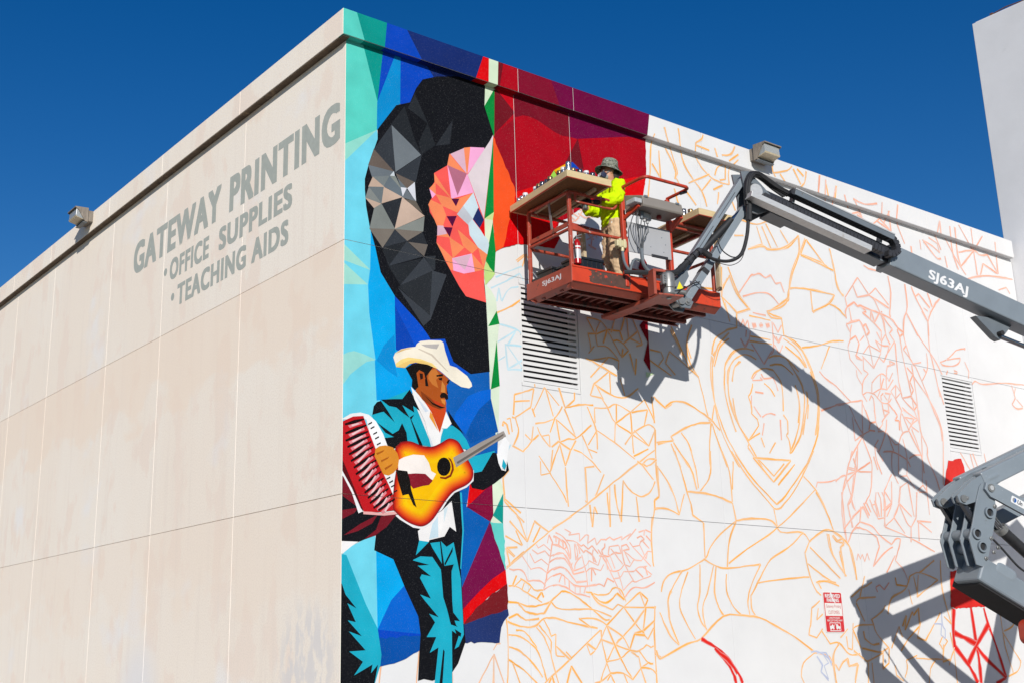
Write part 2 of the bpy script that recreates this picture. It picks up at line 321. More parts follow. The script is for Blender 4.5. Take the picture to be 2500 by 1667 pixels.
PAINT=[
('background','5cd8c8',0,'-0.044,9.132 0.263,9.161 0.48,8.359 0.468,7.962 0.023,7.67 -0.028,7.633'),
('background','009c90',0,'0.231,9.168 0.567,9.169 0.474,8.351'),
('background','0048c2',0,'0.564,9.17 0.781,9.166 0.48,8.354 0.471,8.351'),
('background','0090d4',0,'0.77,9.164 0.837,9.167 0.827,8.433 0.721,8.336 0.462,7.961 0.468,8.353'),
('background','0048c2',0,'0.831,9.183 1.202,9.172 1.397,8.981 1.183,8.866 0.961,8.47 0.819,8.365'),
('background','132c70',0,'1.163,9.195 1.862,9.205 1.778,9.053 1.376,8.935'),
('background','98e4d4',0,'-0.033,7.647 0.018,7.677 0.469,7.972 -0.027,7.396'),
('background','74dcf2',0,'-0.025,7.409 0.464,7.967 0.484,7.857 0.395,7.177 0.398,6.641 0.451,6.125 0.383,5.93 0.403,5.57 0.482,4.975 0.532,4.498 0.421,4.287 0.422,4.216 0.008,4.174 0.006,2.959 -0.023,1.406 -0.069,1.406 -0.055,7.075'),
('background','a6e4d6',1,'-0.017,6.372 0.378,6.101 -0.018,6.161'),
('background','a6e4d6',1,'-0.015,6.138 0.337,5.912 -0.046,5.853'),
('background','9fe2da',1,'-0.038,4.98 0.062,5.04 0.148,5.067 0.288,5.047 0.46,5.001 0.324,4.96 0.222,4.883 0.099,4.78 -0.031,4.607'),
('background','00aef2',1,'0.378,6.668 0.466,6.421 0.536,6.11 0.751,5.839 0.749,5.189 0.853,4.949 0.993,4.743 0.885,4.589 0.512,4.496 0.451,4.985 0.359,5.56 0.34,5.907 0.37,6.126'),
('background','00a8f0',1,'0.465,4.51 0.438,4.997 0.709,5.036 0.962,5.052 1.085,4.731 0.922,4.619'),
('background','0092dc',2,'0.722,5.352 0.568,5.195 0.463,4.995 0.623,4.892 0.765,4.829 0.724,4.981 0.733,5.141'),
('background','0052d0',2,'0.726,5.865 1.283,5.37 1.474,5.426 1.63,5.131 1.9,4.995 1.538,4.87 1.094,4.906 0.739,5.18'),
('background','0046b8',3,'0.727,5.714 0.966,5.347 1.035,5.231 0.925,5.213 0.742,5.159'),
('background','0a60b6',2,'1.456,4.904 1.874,5.02 2.188,5.09 2.199,4.714 2.294,4.315 2.273,4.036 1.904,3.913 1.627,4.19 1.447,4.475'),
('background','0068d8',3,'2.191,4.854 2.006,4.803 1.827,4.721 1.631,4.494 1.593,4.397 1.779,4.232 1.858,4.376 1.984,4.546 2.188,4.727'),
('background','0056ac',3,'2.189,4.731 1.997,4.572 1.852,4.367 1.794,4.206 1.85,4.12 2.295,4.316'),
('background','005fb4',1,'1.616,3.551 1.898,3.63 1.811,3.51 1.769,3.347 2.144,3.192 1.674,2.345 1.595,2.469 1.614,3.482'),
('background','e60008',2,'1.826,3.622 2.186,3.661 1.774,3.331'),
('background','86083a',2,'2.179,3.663 2.184,3.241 2.183,3.258 2.132,3.182 1.768,3.343 1.771,3.337'),
('background','7a0a48',2,'2.133,3.195 2.351,2.597 1.656,2.096 1.66,2.348'),
('background','e60008',3,'2.355,2.608 2.37,2.433 2.108,2.298 1.872,2.126 1.67,1.938 1.654,2.099 1.8,2.227 1.951,2.35 2.148,2.496'),
('background','7c1a22',3,'2.372,2.436 2.377,2.129 1.669,1.939 1.869,2.13 2.102,2.304'),
('background','22366e',3,'1.668,1.95 2.369,2.142 2.382,2.062 2.312,1.996 2.263,1.923 2.231,1.743 1.682,1.748'),
('background','e4f3d8',1,'2.168,3.648 2.247,3.956 2.298,3.733 2.345,3.614 2.351,3.524 2.334,3.156 2.133,3.166 2.166,3.253'),
('background','0a9e92',2,'2.346,3.541 2.35,3.531 2.333,3.162 2.174,3.259'),
('background','66d6cc',2,'2.129,3.179 2.338,3.173 2.355,2.586'),
('background','ffffff',1,'2.242,4.038 2.328,4.16 2.394,4.274 2.473,4.187 2.424,3.957 2.319,3.826'),
('background','74dcf2',2,'-0.005,2.744 0.099,2.79 0.443,2.952 0.487,2.75 0.485,1.9 0.315,2.167 0.098,2.626'),
('background','f6f4f2',3,'-0.029,2.869 0.236,2.866 0.126,2.799 0.021,2.722 -0.027,2.708'),
('background','00aef2',2,'0.462,2.764 0.74,2.679 0.877,2.362 0.481,1.894'),
('background','0066d2',3,'0.846,2.384 1.042,2.056 1.09,1.837 0.477,1.884 0.532,1.984 0.666,2.218'),
('background','0048c6',3,'0.471,1.895 1.091,1.844 1.09,1.787 0.5,1.782'),
('background','0052aa',3,'0.488,1.806 0.801,1.815 1.09,1.831 1.064,1.668 0.835,1.566 0.648,1.51 0.517,1.494'),
('dark_profile','101218',4,'1.176,8.872 1.411,8.984 1.771,9.09 1.855,9.185 2.226,9.186 2.223,9.086 2.203,8.767 2.343,8.396 2.184,8.109 1.966,7.42 1.859,6.53 2.113,6.435 2.149,5.983 2.164,5.554 2.181,5.077 1.875,5.007 1.604,5.13 1.478,5.403 1.257,5.364 1.23,5.401 1.104,5.536 0.731,5.83 0.52,6.1 0.441,6.409 0.361,6.653 0.307,6.913 0.288,7.129 0.287,7.266 0.343,7.474 0.474,7.845 0.473,7.978 0.757,8.387 0.973,8.488 1.069,8.712'),
('dark_profile','353a41',5,'0.688,8.105 0.413,7.69 0.736,7.463'),
('dark_profile','747c82',5,'0.684,8.104 1.14,7.795 0.742,7.464'),
('dark_profile','343940',5,'1.15,7.796 1.051,7.391 0.742,7.455'),
('dark_profile','23272c',5,'0.886,8.413 1.022,8.032 1.14,7.801 0.675,8.099'),
('dark_profile','25292e',5,'1.047,8.628 1.218,8.329 1.255,8.261 0.937,8.396'),
('dark_profile','2b2f35',5,'1.657,8.417 1.606,8.061 1.372,7.98'),
('dark_profile','22262b',5,'1.247,8.272 1.369,7.988 1.144,7.794 1.104,7.956'),
('dark_profile','6b5f57',5,'0.417,7.698 0.729,7.461 0.334,7.459'),
('dark_profile','6f787f',5,'0.333,7.464 0.729,7.465 0.669,7.388 0.391,7.316'),
('dark_profile','d2dae0',5,'0.719,7.472 0.734,7.399 0.653,7.388'),
('dark_profile','7d8586',5,'0.39,7.32 0.665,7.396 0.574,7.228'),
('dark_profile','69747c',5,'0.656,7.398 0.842,7.275 0.852,7.143 0.565,7.231'),
('dark_profile','878d88',5,'0.653,7.395 0.744,7.408 0.84,7.247'),
('dark_profile','6c767d',5,'0.74,7.463 0.921,7.278 0.827,7.265'),
('dark_profile','c9af9c',5,'0.402,7.321 0.578,7.225 0.338,7.173'),
('dark_profile','6f787c',5,'0.345,7.178 0.576,7.225 0.539,6.989'),
('dark_profile','868b88',5,'0.346,7.176 0.54,6.993 0.293,7.015'),
('dark_profile','cbb19e',5,'0.567,7.225 0.854,7.149 0.532,6.991'),
('dark_profile','c9af9c',5,'0.292,7.02 0.539,6.991 0.43,6.903'),
('dark_profile','2a2e34',5,'0.525,6.992 0.851,7.152 0.727,6.701'),
('dark_profile','ceb4a2',5,'0.845,7.153 1.187,6.969 0.727,6.701'),
('dark_profile','868b87',5,'0.533,6.994 0.735,6.7 0.356,6.629 0.425,6.915'),
('dark_profile','6b6058',5,'0.747,7.448 1.039,7.395 0.921,7.277 0.781,7.384'),
('dark_profile','dfe2ea',5,'1.037,7.397 1.056,7.128 0.921,7.284'),
('dark_profile','e2e4ec',5,'0.822,7.277 0.915,7.289 0.853,7.151'),
('dark_profile','6f777e',5,'0.908,7.276 1.06,7.135 0.844,7.146'),
('dark_profile','6a6259',5,'0.875,7.131 1.05,7.144 1.157,6.996'),
('dark_profile','8b908b',5,'1.185,6.962 1.162,6.755 0.724,6.699'),
('dark_profile','7e766d',5,'0.354,6.633 0.732,6.701 0.549,6.418'),
('dark_profile','7d746b',5,'0.725,6.702 1.155,6.752 0.91,6.576'),
('dark_profile','353a41',5,'0.725,6.693 0.918,6.581 0.563,6.43'),
('dark_profile','292d33',5,'1.151,6.75 1.225,6.591 0.919,6.573'),
('dark_profile','6f6760',5,'0.927,6.572 1.232,6.595 1.171,6.425'),
('dark_profile','24282d',5,'0.542,6.42 0.916,6.576 0.635,6.199'),
('dark_profile','383d44',5,'0.91,6.576 1.158,6.423 0.638,6.201'),
('dark_profile','25292e',5,'0.637,6.197 1.141,6.396 0.811,5.98'),
('dark_profile','3b4047',5,'1.169,6.418 1.317,6.262 0.808,5.983'),
('dark_profile','30353b',5,'1.174,6.427 1.345,6.467 1.344,6.288 1.308,6.26'),
('dark_profile','292d32',5,'1.3,6.262 0.777,5.962 1.254,5.658'),
('dark_profile','3c4148',5,'1.295,6.263 1.519,6.246 1.265,5.628 1.249,5.657'),
('dark_profile','3a3f46',5,'0.769,5.952 1.258,5.663 1.273,5.628 1.151,5.518'),
('bright_profile','ff5f58',6,'1.599,7.917 1.825,8.055 1.948,8.1 2.176,8.15 2.187,8.122 2.344,8.368 2.154,7.138 2.157,6.89 2.213,6.785 2.183,6.649 2.125,6.437 2.123,6.197 2.149,5.983 1.822,6.012 1.716,6.127 1.506,6.422 1.367,6.662 1.398,6.88 1.269,7.037 1.25,7.147 1.304,7.244 1.269,7.351 1.348,7.47 1.342,7.591 1.562,7.753'),
('bright_profile','ff9060',7,'1.595,7.923 1.555,7.751 1.862,7.705'),
('bright_profile','e2b8ca',7,'1.609,7.923 1.838,8.064 1.876,7.703'),
('bright_profile','ff9060',7,'1.834,8.067 1.95,8.107 1.898,7.737 1.872,7.702'),
('bright_profile','ffb2de',7,'1.943,8.104 2.181,8.155 2.188,8.117 1.887,7.707'),
('bright_profile','e8dade',7,'2.342,8.371 1.889,7.696 2.145,7.132 2.306,8.104'),
('bright_profile','bb7088',7,'1.566,7.753 1.875,7.709 1.716,7.346'),
('bright_profile','ffb2de',7,'1.557,7.759 1.72,7.351 1.612,7.291'),
('bright_profile','ffb2de',7,'1.88,7.71 1.985,7.467 1.608,7.293 1.712,7.352'),
('bright_profile','ff9060',7,'1.343,7.591 1.618,7.296 1.35,7.47'),
('bright_profile','ff9060',7,'1.262,7.36 1.362,7.471 1.367,7.297'),
('bright_profile','ffb2de',7,'1.265,7.356 1.365,7.303 1.306,7.235'),
('bright_profile','ff9060',7,'1.364,7.305 1.616,7.308 1.698,7.21 1.717,7.124 1.463,7.167'),
('bright_profile','ff9060',7,'1.983,7.464 1.811,7.23 1.7,7.121 1.606,7.295 1.74,7.333'),
('bright_profile','ff9060',7,'1.283,7.211 1.468,7.175 1.527,7.045 1.47,6.885 1.38,6.872 1.244,7.135'),
('bright_profile','58083e',8,'1.613,7.298 1.744,7.327 1.687,7.207'),
('bright_profile','58083e',8,'1.533,7.039 1.697,7.078 1.624,6.915'),
('bright_profile','58083e',8,'1.48,6.882 1.626,6.904 1.578,6.763'),
('bright_profile','e2b8ca',7,'1.384,6.883 1.479,6.899 1.539,6.797 1.379,6.741'),
('bright_profile','ff9060',7,'1.361,6.737 1.545,6.802 1.597,6.76'),
('bright_profile','ff9060',7,'1.706,6.895 2.045,6.712 1.932,6.606 1.789,6.686'),
('bright_profile','ff9060',7,'1.571,6.763 1.813,6.669 1.621,6.483'),
('bright_profile','ff9060',7,'1.361,6.653 1.629,6.486 1.644,6.326 1.58,6.323'),
('bright_profile','ff9060',7,'2.034,6.714 2.189,6.653 2.114,6.451'),
('bright_profile','ff9060',7,'1.925,6.614 2.124,6.455 2.132,6.427 1.956,6.363'),
('bright_profile','ffb2de',7,'1.612,6.485 1.928,6.608 1.973,6.37 1.796,6.311 1.627,6.322'),
('bright_profile','e2b8ca',8,'1.623,6.483 1.92,6.596 1.813,6.363'),
('bright_profile','d4e8f1',7,'1.979,7.467 2.06,7.27 1.958,7.079 1.8,7.235'),
('bright_profile','c9cdd5',7,'1.805,7.239 1.96,7.092 1.883,6.991 1.7,7.102'),
('bright_profile','d4e8f1',7,'1.95,7.087 2.202,6.854 2.221,6.785 2.187,6.646 2.034,6.714 1.902,6.855 1.882,7.007'),
('bright_profile','1f2f68',8,'2.053,7.27 2.145,7.118 2.076,6.98 1.958,7.089'),
('bright_profile','e60008',8,'2.145,7.118 2.155,6.88 2.068,6.981'),
('background','008f3c',3,'2.387,9.085 2.358,8.357 2.334,8.404 2.2,8.769'),
('background','dff2d2',2,'2.22,9.136 2.418,9.136 2.396,9.078 2.202,8.757'),
('background','008f3c',3,'2.341,8.359 2.317,7.251 2.148,7.127'),
('background','ff5a24',2,'2.342,8.363 2.706,7.65 2.683,7.491 2.457,6.794 2.32,6.715 2.299,7.254'),
('background','d6ee9c',3,'2.32,7.267 2.289,7.118 2.152,7.133'),
('background','e8f4d2',3,'2.157,7.139 2.298,7.144 2.222,6.783 2.157,6.87'),
('background','008f3c',3,'2.295,7.118 2.331,6.723 2.299,6.387 2.155,6.535 2.183,6.654'),
('background','c6e68c',3,'2.158,6.551 2.305,6.395 2.177,6.239 2.138,6.213 2.126,6.446'),
('background','e2f1d8',2,'2.13,6.242 2.237,6.162 2.315,6.053 2.326,5.891 2.356,5.733 2.323,5.495 2.334,4.912 2.303,4.483 2.225,4.475 2.177,4.854 2.172,5.526 2.162,5.721 2.152,6.01'),
('background','e2f1d8',2,'2.18,4.872 2.335,4.921 2.299,4.328 2.256,4.247 2.187,4.684'),
('background','008f3c',3,'2.321,5.899 2.362,5.729 2.174,5.67'),
('background','008f3c',3,'2.306,5.501 2.339,4.911 2.192,4.85'),
('background','b4001a',0,'2.385,9.166 5.309,9.101 5.295,8.816 5.28,8.532 5.171,8.126 4.58,7.834 4.011,7.742 3.52,7.386 3.374,7.236 3.476,7.136 3.361,6.952 2.975,6.932 2.714,6.893 2.414,6.767 2.316,6.718 2.303,7.254 2.336,8.363'),
('background','74101f',1,'2.387,9.112 2.74,8.821 2.343,8.379'),
('background','c8001a',1,'2.4,9.104 2.731,9.105 2.737,8.821'),
('background','7c0c24',1,'2.721,9.113 3.775,9.113 3.763,8.716 3.602,8.696 3.466,8.716 3.145,8.817 2.991,8.833 2.881,8.818 2.738,8.749'),
('background','72003f',1,'3.755,9.118 5.309,9.119 5.304,9.059 4.935,9.023 3.889,8.721 3.745,8.715'),
('background','74101f',1,'3.908,8.734 3.995,8.277 3.845,8.251 3.655,8.31'),
('background','9c0820',1,'2.339,8.38 2.74,8.737 2.715,7.642'),
('background','e60008',1,'4.742,8.288 5.031,8.397 5.266,8.467 5.177,8.131 4.719,7.937'),
('background','e60008',1,'2.72,7.644 3.062,7.805 3.525,7.7 3.405,7.21 3.484,7.141 3.368,6.954 2.978,6.931 2.714,6.893 2.428,6.787 2.664,7.484'),
('background','ffb800',2,'3.42,8.123 3.704,8.314 3.718,8.265 3.459,8.099'),
('background','0a4cc2',2,'3.694,8.314 3.786,8.335 3.907,8.261 3.701,8.207'),
('background','a6e055',2,'3.42,8.121 3.472,8.054 3.352,7.97 3.331,7.991'),
('background','98001a',1,'5.104,7.156 5.033,7.081 4.988,6.971 5.131,6.772 5.169,7.078'),
('background','98001a',1,'5.098,6.259 5.112,6.181 5.107,5.887 5.11,5.442 4.983,5.601 5.086,5.879 4.939,6.101'),
('background','d8efc0',1,'5.014,5.435 5.187,5.434 5.018,5.352'),
('painted_guitarist','1cb2cc',4,'-0.022,2.719 0.065,2.703 0.322,2.175 0.483,1.907 0.535,1.621 0.519,1.505 0.432,1.276 -0.021,1.287'),
('painted_guitarist','101218',5,'-0.034,2.41 0.01,2.385 0.058,2.269 0.2,2.123 0.081,2.178 0.193,1.974 0.087,1.994 0.272,1.824 0.104,1.875 0.323,1.672 0.11,1.661 0.289,1.549 0.174,1.406 0.415,1.519 0.396,1.427 0.488,1.518 0.432,1.276 -0.036,1.288'),
('painted_guitarist','101218',5,'0.457,2.947 0.434,2.77 0.696,2.678 0.856,2.363 1.039,2.042 1.07,1.841 1.052,1.655 1.029,1.332 1.112,1.35 1.23,1.328 1.509,1.408 1.604,1.514 1.718,1.758 1.696,1.95 1.678,2.338 1.665,2.591 1.712,3.048 1.672,3.509 1.655,3.562 1.221,3.289 0.739,3.181'),
('painted_guitarist','28b8d2',6,'1.672,3.509 1.7,3.51 1.721,3.048 1.671,2.591 1.657,2.605 1.699,3.047'),
('painted_guitarist','1cb2cc',6,'0.973,2.68 1.076,2.725 1.249,2.723 1.372,2.579 1.399,2.264 1.452,2.127 1.494,1.991 1.519,1.909 1.515,1.248 1.254,1.255 1.321,1.695 1.197,1.635 1.291,1.811 1.155,1.811 1.277,1.976 1.194,2.073 1.331,2.033 1.139,2.216 1.068,2.289 1.22,2.245 1.068,2.477 1.094,2.519 1.228,2.498 1.037,2.616 1.204,2.63 0.973,2.673'),
('painted_guitarist','1cb2cc',6,'1.22,2.884 1.36,2.904 1.388,2.65 1.25,2.829'),
('painted_guitarist','1cb2cc',6,'1.374,2.913 1.458,2.849 1.564,2.907 1.606,2.727 1.663,2.478 1.693,1.838 1.616,1.704 1.554,1.675 1.619,1.827 1.506,1.892 1.507,1.952 1.607,1.925 1.496,2.004 1.64,1.991 1.533,2.101 1.524,2.559 1.561,2.647 1.422,2.625'),
('painted_guitarist','1cb2cc',6,'1.061,2.908 1.202,2.897 1.011,2.734'),
('painted_guitarist','101218',7,'1.366,2.61 1.529,2.629 1.52,2.335 1.544,2.059 1.631,2.002 1.544,2.032 1.586,1.936 1.495,1.977 1.4,2.333'),
('painted_guitarist','101218',7,'1.551,2.855 1.546,2.798 1.431,2.626 1.423,2.653'),
('painted_guitarist','101218',7,'1.389,1.675 1.409,1.651 1.368,1.252 1.322,1.253'),
('painted_guitarist','101218',7,'1.559,1.902 1.655,1.854 1.645,1.813 1.584,1.84'),
('painted_guitarist','f8f6f4',6,'1.044,3.016 1.326,3.214 1.543,3.399 1.605,3.035 1.51,3.088 1.428,2.97 1.357,2.953 1.208,2.918 1.199,2.897 1.061,2.908'),
('painted_guitarist','cfe6f0',7,'1.254,3.111 1.335,3.214 1.34,2.959 1.203,2.928'),
('painted_guitarist','d6e8ef',7,'1.425,3.305 1.488,3.323 1.422,3.133'),
('painted_guitarist','1cb2cc',4,'0.395,4.32 0.487,4.488 0.936,4.694 1.266,4.028 1.002,4.048 0.691,3.963 0.572,4.066'),
('painted_guitarist','101218',5,'0.423,4.438 0.47,4.494 0.525,4.514 0.623,4.402 0.722,4.275 0.564,4.388 0.53,4.378 0.404,4.333'),
('painted_guitarist','101218',5,'0.525,4.529 0.709,4.557 0.831,4.571 0.94,4.702 1.024,4.578 1.115,4.447 0.988,4.503 1.005,4.425 0.83,4.497 0.934,4.355 0.847,4.397 0.743,4.459 0.64,4.465'),
('painted_guitarist','101218',5,'0.471,4.249 0.691,4.135 0.777,4.186 0.826,4.278 0.889,4.168 0.906,4.04 0.708,3.964 0.572,4.009 0.564,4.073 0.708,4.1 0.589,4.139'),
('painted_guitarist','101218',5,'0.938,4.36 1.004,4.399 0.96,4.336 1.124,4.038 1.072,4.033'),
('painted_guitarist','1cb2cc',4,'1.451,4.312 1.634,4.322 1.789,4.165 1.851,4.051 1.629,4.046 1.356,4.051'),
('painted_guitarist','101218',5,'1.5,4.511 1.747,4.233 1.652,4.287 1.552,4.337 1.526,4.424'),
('painted_guitarist','1cb2cc',4,'1.793,3.941 2.231,4.069 2.214,4.007 2.004,3.782 1.9,3.764'),
('painted_guitarist','101218',5,'1.891,3.763 2.017,3.792 2.196,4.043 2.259,4.041 2.284,3.921 2.33,3.834 2.401,3.825 2.429,3.948 2.452,3.844 2.376,3.77 2.218,3.66 2.035,3.561 1.858,3.576 1.823,3.662'),
('painted_guitarist','1cb2cc',6,'2.363,3.977 2.415,3.899 2.382,3.841 2.337,3.88'),
('painted_guitarist','fbfaf8',6,'0.958,4.736 1.095,4.631 1.258,4.47 1.38,4.213 1.476,4.494 1.561,4.345 1.487,4.278 1.414,4.271 1.378,4.046 1.248,4.03 1.163,4.327 1.006,4.591'),
('painted_guitarist','dbe6f2',7,'1.024,4.637 1.218,4.466 1.164,4.445'),
('painted_guitarist','dbe6f2',7,'1.215,4.185 1.284,4.037 1.249,4.034'),
('painted_guitarist','d2481a',7,'1.095,4.646 1.273,4.546 1.482,4.539 1.476,4.479 1.38,4.213 1.258,4.455'),
('painted_guitarist','f2a23c',8,'1.24,4.468 1.272,4.427 1.359,4.228 1.226,4.393'),
('painted_guitarist','b4561c',7,'1.027,4.951 1.28,5.037 1.471,4.939 1.543,4.88 1.492,4.813 1.499,4.753 1.512,4.679 1.465,4.64 1.485,4.6 1.477,4.539 1.399,4.497 1.273,4.524 1.13,4.59 1.025,4.697'),
('painted_guitarist','cf7a34',8,'1.234,4.978 1.334,5.006 1.388,4.921 1.332,4.869 1.367,4.767 1.277,4.802 1.214,4.869'),
('painted_guitarist','d8883e',8,'1.423,4.865 1.468,4.81 1.472,4.719 1.403,4.726'),
('painted_guitarist','8e3f14',8,'1.096,4.705 1.238,4.632 1.382,4.543 1.399,4.5 1.273,4.524 1.13,4.59'),
('painted_guitarist','c8401a',8,'1.256,4.619 1.382,4.588 1.455,4.551 1.363,4.534'),
('painted_guitarist','e08a3a',8,'1.401,4.636 1.475,4.636 1.464,4.568 1.419,4.593'),
('painted_guitarist','14100e',8,'0.882,4.959 0.992,5.029 1.135,5.056 1.302,5.035 1.191,4.897 1.218,4.772 1.172,4.771 1.162,4.905 1.084,4.961 1.041,4.915 1.068,4.747 1.016,4.699 0.968,4.741 0.976,4.825'),
('painted_guitarist','b4521a',9,'1.08,4.958 1.152,4.937 1.173,4.864 1.132,4.792 1.079,4.823 1.055,4.895'),
('painted_guitarist','2a140c',10,'1.084,4.921 1.134,4.92 1.137,4.86 1.097,4.84'),
('painted_guitarist','1a100c',9,'1.337,4.927 1.434,4.955 1.443,4.928 1.342,4.908'),
('painted_guitarist','1a100c',9,'1.369,4.892 1.428,4.908 1.423,4.871 1.383,4.872'),
('painted_guitarist','1a100c',9,'1.494,4.927 1.535,4.925 1.516,4.907'),
('painted_guitarist','1a100c',9,'1.516,4.889 1.546,4.895 1.515,4.831 1.493,4.858'),
('painted_guitarist','1a100c',9,'1.387,4.672 1.412,4.712 1.458,4.724 1.512,4.694 1.515,4.649 1.484,4.633 1.457,4.657 1.402,4.648'),
('painted_guitarist','1a100c',9,'1.492,4.813 1.504,4.753 1.516,4.709 1.494,4.714'),
('painted_guitarist','1a100c',9,'1.158,4.653 1.274,4.576 1.4,4.545 1.469,4.535 1.4,4.518 1.273,4.554'),
('painted_guitarist','fbf2de',10,'0.702,5.065 0.728,5.121 0.816,5.181 0.922,5.215 1.029,5.241 1.048,5.279 1.102,5.321 1.229,5.35 1.413,5.372 1.453,5.352 1.476,5.254 1.547,5.076 1.649,5.062 1.817,4.975 1.881,4.898 1.89,4.853 1.842,4.821 1.719,4.825 1.571,4.883 1.425,4.972 1.316,5.026 1.207,5.042 1.028,5.044 0.939,5.015 0.868,4.957 0.745,4.952'),
('painted_guitarist','ffe08a',11,'0.731,4.987 0.816,5.055 0.921,5.095 1.1,5.099 1.28,5.067 1.371,5.003 1.207,5.042 1.028,5.044 0.939,5.015 0.868,4.957 0.745,4.952'),
('painted_guitarist','f7cf78',12,'0.754,4.958 0.85,5.018 0.957,5.065 1.136,5.078 1.28,5.044 1.207,5.042 1.028,5.044 0.939,5.015 0.868,4.957'),
('painted_guitarist','c0bab6',11,'1.111,5.28 1.39,5.326 1.352,5.256 1.264,5.253 1.174,5.258'),
('painted_guitarist','d9cbb8',11,'1.083,5.227 1.282,5.182 1.518,4.999 1.508,4.99 1.263,5.161 1.065,5.216'),
('painted_guitarist','e9c58a',11,'0.728,5.113 0.816,5.178 0.922,5.211 0.993,5.215 0.887,5.185 0.781,5.136'),
('painted_guitar','f6f4f4',8,'1.892,3.8 1.883,3.666 1.775,3.577 1.59,3.499 1.489,3.406 1.389,3.271 1.398,3.282 1.263,3.118 1.114,3.04 0.976,3.052 0.79,3.135 0.722,3.18 0.909,3.219 1.257,3.324 1.619,3.559'),
('painted_guitar','0e0c0c',13,'1.536,3.812 1.527,3.769 1.504,3.731 1.469,3.703 1.43,3.693 1.392,3.697 1.358,3.72 1.337,3.754 1.331,3.797 1.339,3.84 1.361,3.879 1.395,3.906 1.435,3.917 1.473,3.913 1.507,3.891 1.528,3.856'),
('painted_guitar','8a3010',12,'1.499,3.924 1.544,3.905 1.579,3.835 1.583,3.776 1.54,3.692 1.458,3.653 1.377,3.659 1.372,3.678 1.449,3.678 1.522,3.713 1.554,3.789 1.543,3.861'),
('painted_guitar','fff6ee',12,'0.767,3.827 0.844,3.869 0.983,3.914 1.141,3.918 1.21,3.834 1.245,3.736 1.315,3.709 1.265,3.633 1.086,3.677 0.912,3.678 0.766,3.706'),
('painted_guitar','8e1a2a',13,'0.895,3.676 1.016,3.692 1.156,3.697 1.264,3.621 1.207,3.567 1.119,3.551 0.98,3.508 0.932,3.555'),
('painted_guitar','14110f',13,'0.738,3.713 0.895,3.709 0.932,3.612 0.949,3.499 1.026,3.289 0.978,3.317 0.91,3.44 0.825,3.418 0.758,3.599'),
('painted_guitar','a59c95',13,'1.575,3.926 1.62,3.812 2.001,4.034 2.417,4.272 2.38,4.334 2.004,4.155'),
('painted_guitar','6e6660',14,'1.625,3.875 2.003,4.094 2.374,4.296 2.378,4.278 2.021,4.065 1.643,3.855'),
('painted_accordion','101218',8,'-0.022,3.396 0.194,3.397 0.268,3.196 0.739,3.195 0.613,3.05 0.44,2.933 0.222,2.858 -0.024,2.856'),
('painted_accordion','7c1826',9,'-0.043,3.192 0.22,3.241 0.164,3.177 -0.042,3.078'),
('painted_accordion','7c1826',9,'0.023,2.92 0.245,3.059 0.481,3.174 0.407,3.074 0.213,2.976'),
('painted_accordion','7c1826',9,'0.302,2.893 0.457,3.002 0.526,3.156 0.748,3.198 0.605,3.043 0.44,2.933'),
('painted_accordion','7c1826',9,'-0.032,3.61 0.032,3.573 0.13,3.402 0.212,3.244 0.018,3.354 -0.03,3.392'),
('painted_accordion','fafafa',9,'-0.049,3.704 0.015,3.682 0.161,3.5 0.219,3.326 0.273,3.2 0.22,3.176 0.13,3.402 0.016,3.579 -0.048,3.622'),
('painted_accordion','f3b8b4',10,'0.285,3.211 0.506,3.196 0.773,3.232 0.764,3.197 0.572,3.169 0.285,3.17'),
('painted_accordion','fafafa',10,'-0.023,4.234 0.106,4.315 0.237,4.344 0.353,4.33 0.454,4.262 0.555,4.122 0.614,3.992 0.639,3.816 0.749,3.676 0.828,3.406 0.807,3.279 0.722,3.232 0.605,3.281 0.32,4.27'),
('painted_accordion','c81a22',11,'-0.055,4.189 0.139,4.286 0.279,4.308 0.321,4.213 0.455,3.928 0.564,3.648 0.639,3.52 0.74,3.331 0.706,3.238 0.489,3.205 0.293,3.201 0.211,3.353 0.015,3.723 -0.05,3.787'),
('painted_accordion','5a0c14',11,'-0.05,3.814 0.014,3.751 0.211,3.367 0.285,3.207 0.252,3.232 0.129,3.457 -0.049,3.718'),
('painted_accordion','16080a',12,'0.024,4.191 0.159,4.249 0.287,4.279 0.294,4.263 0.172,4.211 0.034,4.171'),
('painted_accordion','e88a92',12,'0.07,4.173 0.251,4.238 0.268,4.215 0.096,4.148'),
('painted_accordion','f6cfd0',12,'0.112,4.186 0.208,4.217 0.222,4.207 0.132,4.171'),
('painted_accordion','16080a',12,'0.03,4.087 0.179,4.162 0.321,4.211 0.327,4.195 0.193,4.124 0.04,4.067'),
('painted_accordion','e88a92',12,'0.076,4.069 0.284,4.171 0.301,4.147 0.102,4.043'),
('painted_accordion','f6cfd0',12,'0.118,4.081 0.242,4.15 0.255,4.14 0.137,4.066'),
('painted_accordion','16080a',12,'0.034,4.003 0.191,4.084 0.341,4.138 0.348,4.122 0.205,4.046 0.044,3.983'),
('painted_accordion','e88a92',12,'0.08,3.985 0.305,4.098 0.321,4.074 0.106,3.96'),
('painted_accordion','f6cfd0',12,'0.122,3.998 0.262,4.077 0.275,4.067 0.141,3.983'),
('painted_accordion','16080a',12,'0.059,3.932 0.215,4.019 0.363,4.081 0.369,4.064 0.228,3.981 0.069,3.912'),
('painted_accordion','e88a92',12,'0.105,3.914 0.326,4.04 0.343,4.017 0.131,3.888'),
('painted_accordion','f6cfd0',12,'0.147,3.926 0.284,4.02 0.297,4.01 0.166,3.911'),
('painted_accordion','16080a',12,'0.081,3.848 0.238,3.948 0.388,4.024 0.395,4.007 0.251,3.91 0.091,3.828'),
('painted_accordion','e88a92',12,'0.126,3.829 0.351,3.984 0.368,3.96 0.153,3.804'),
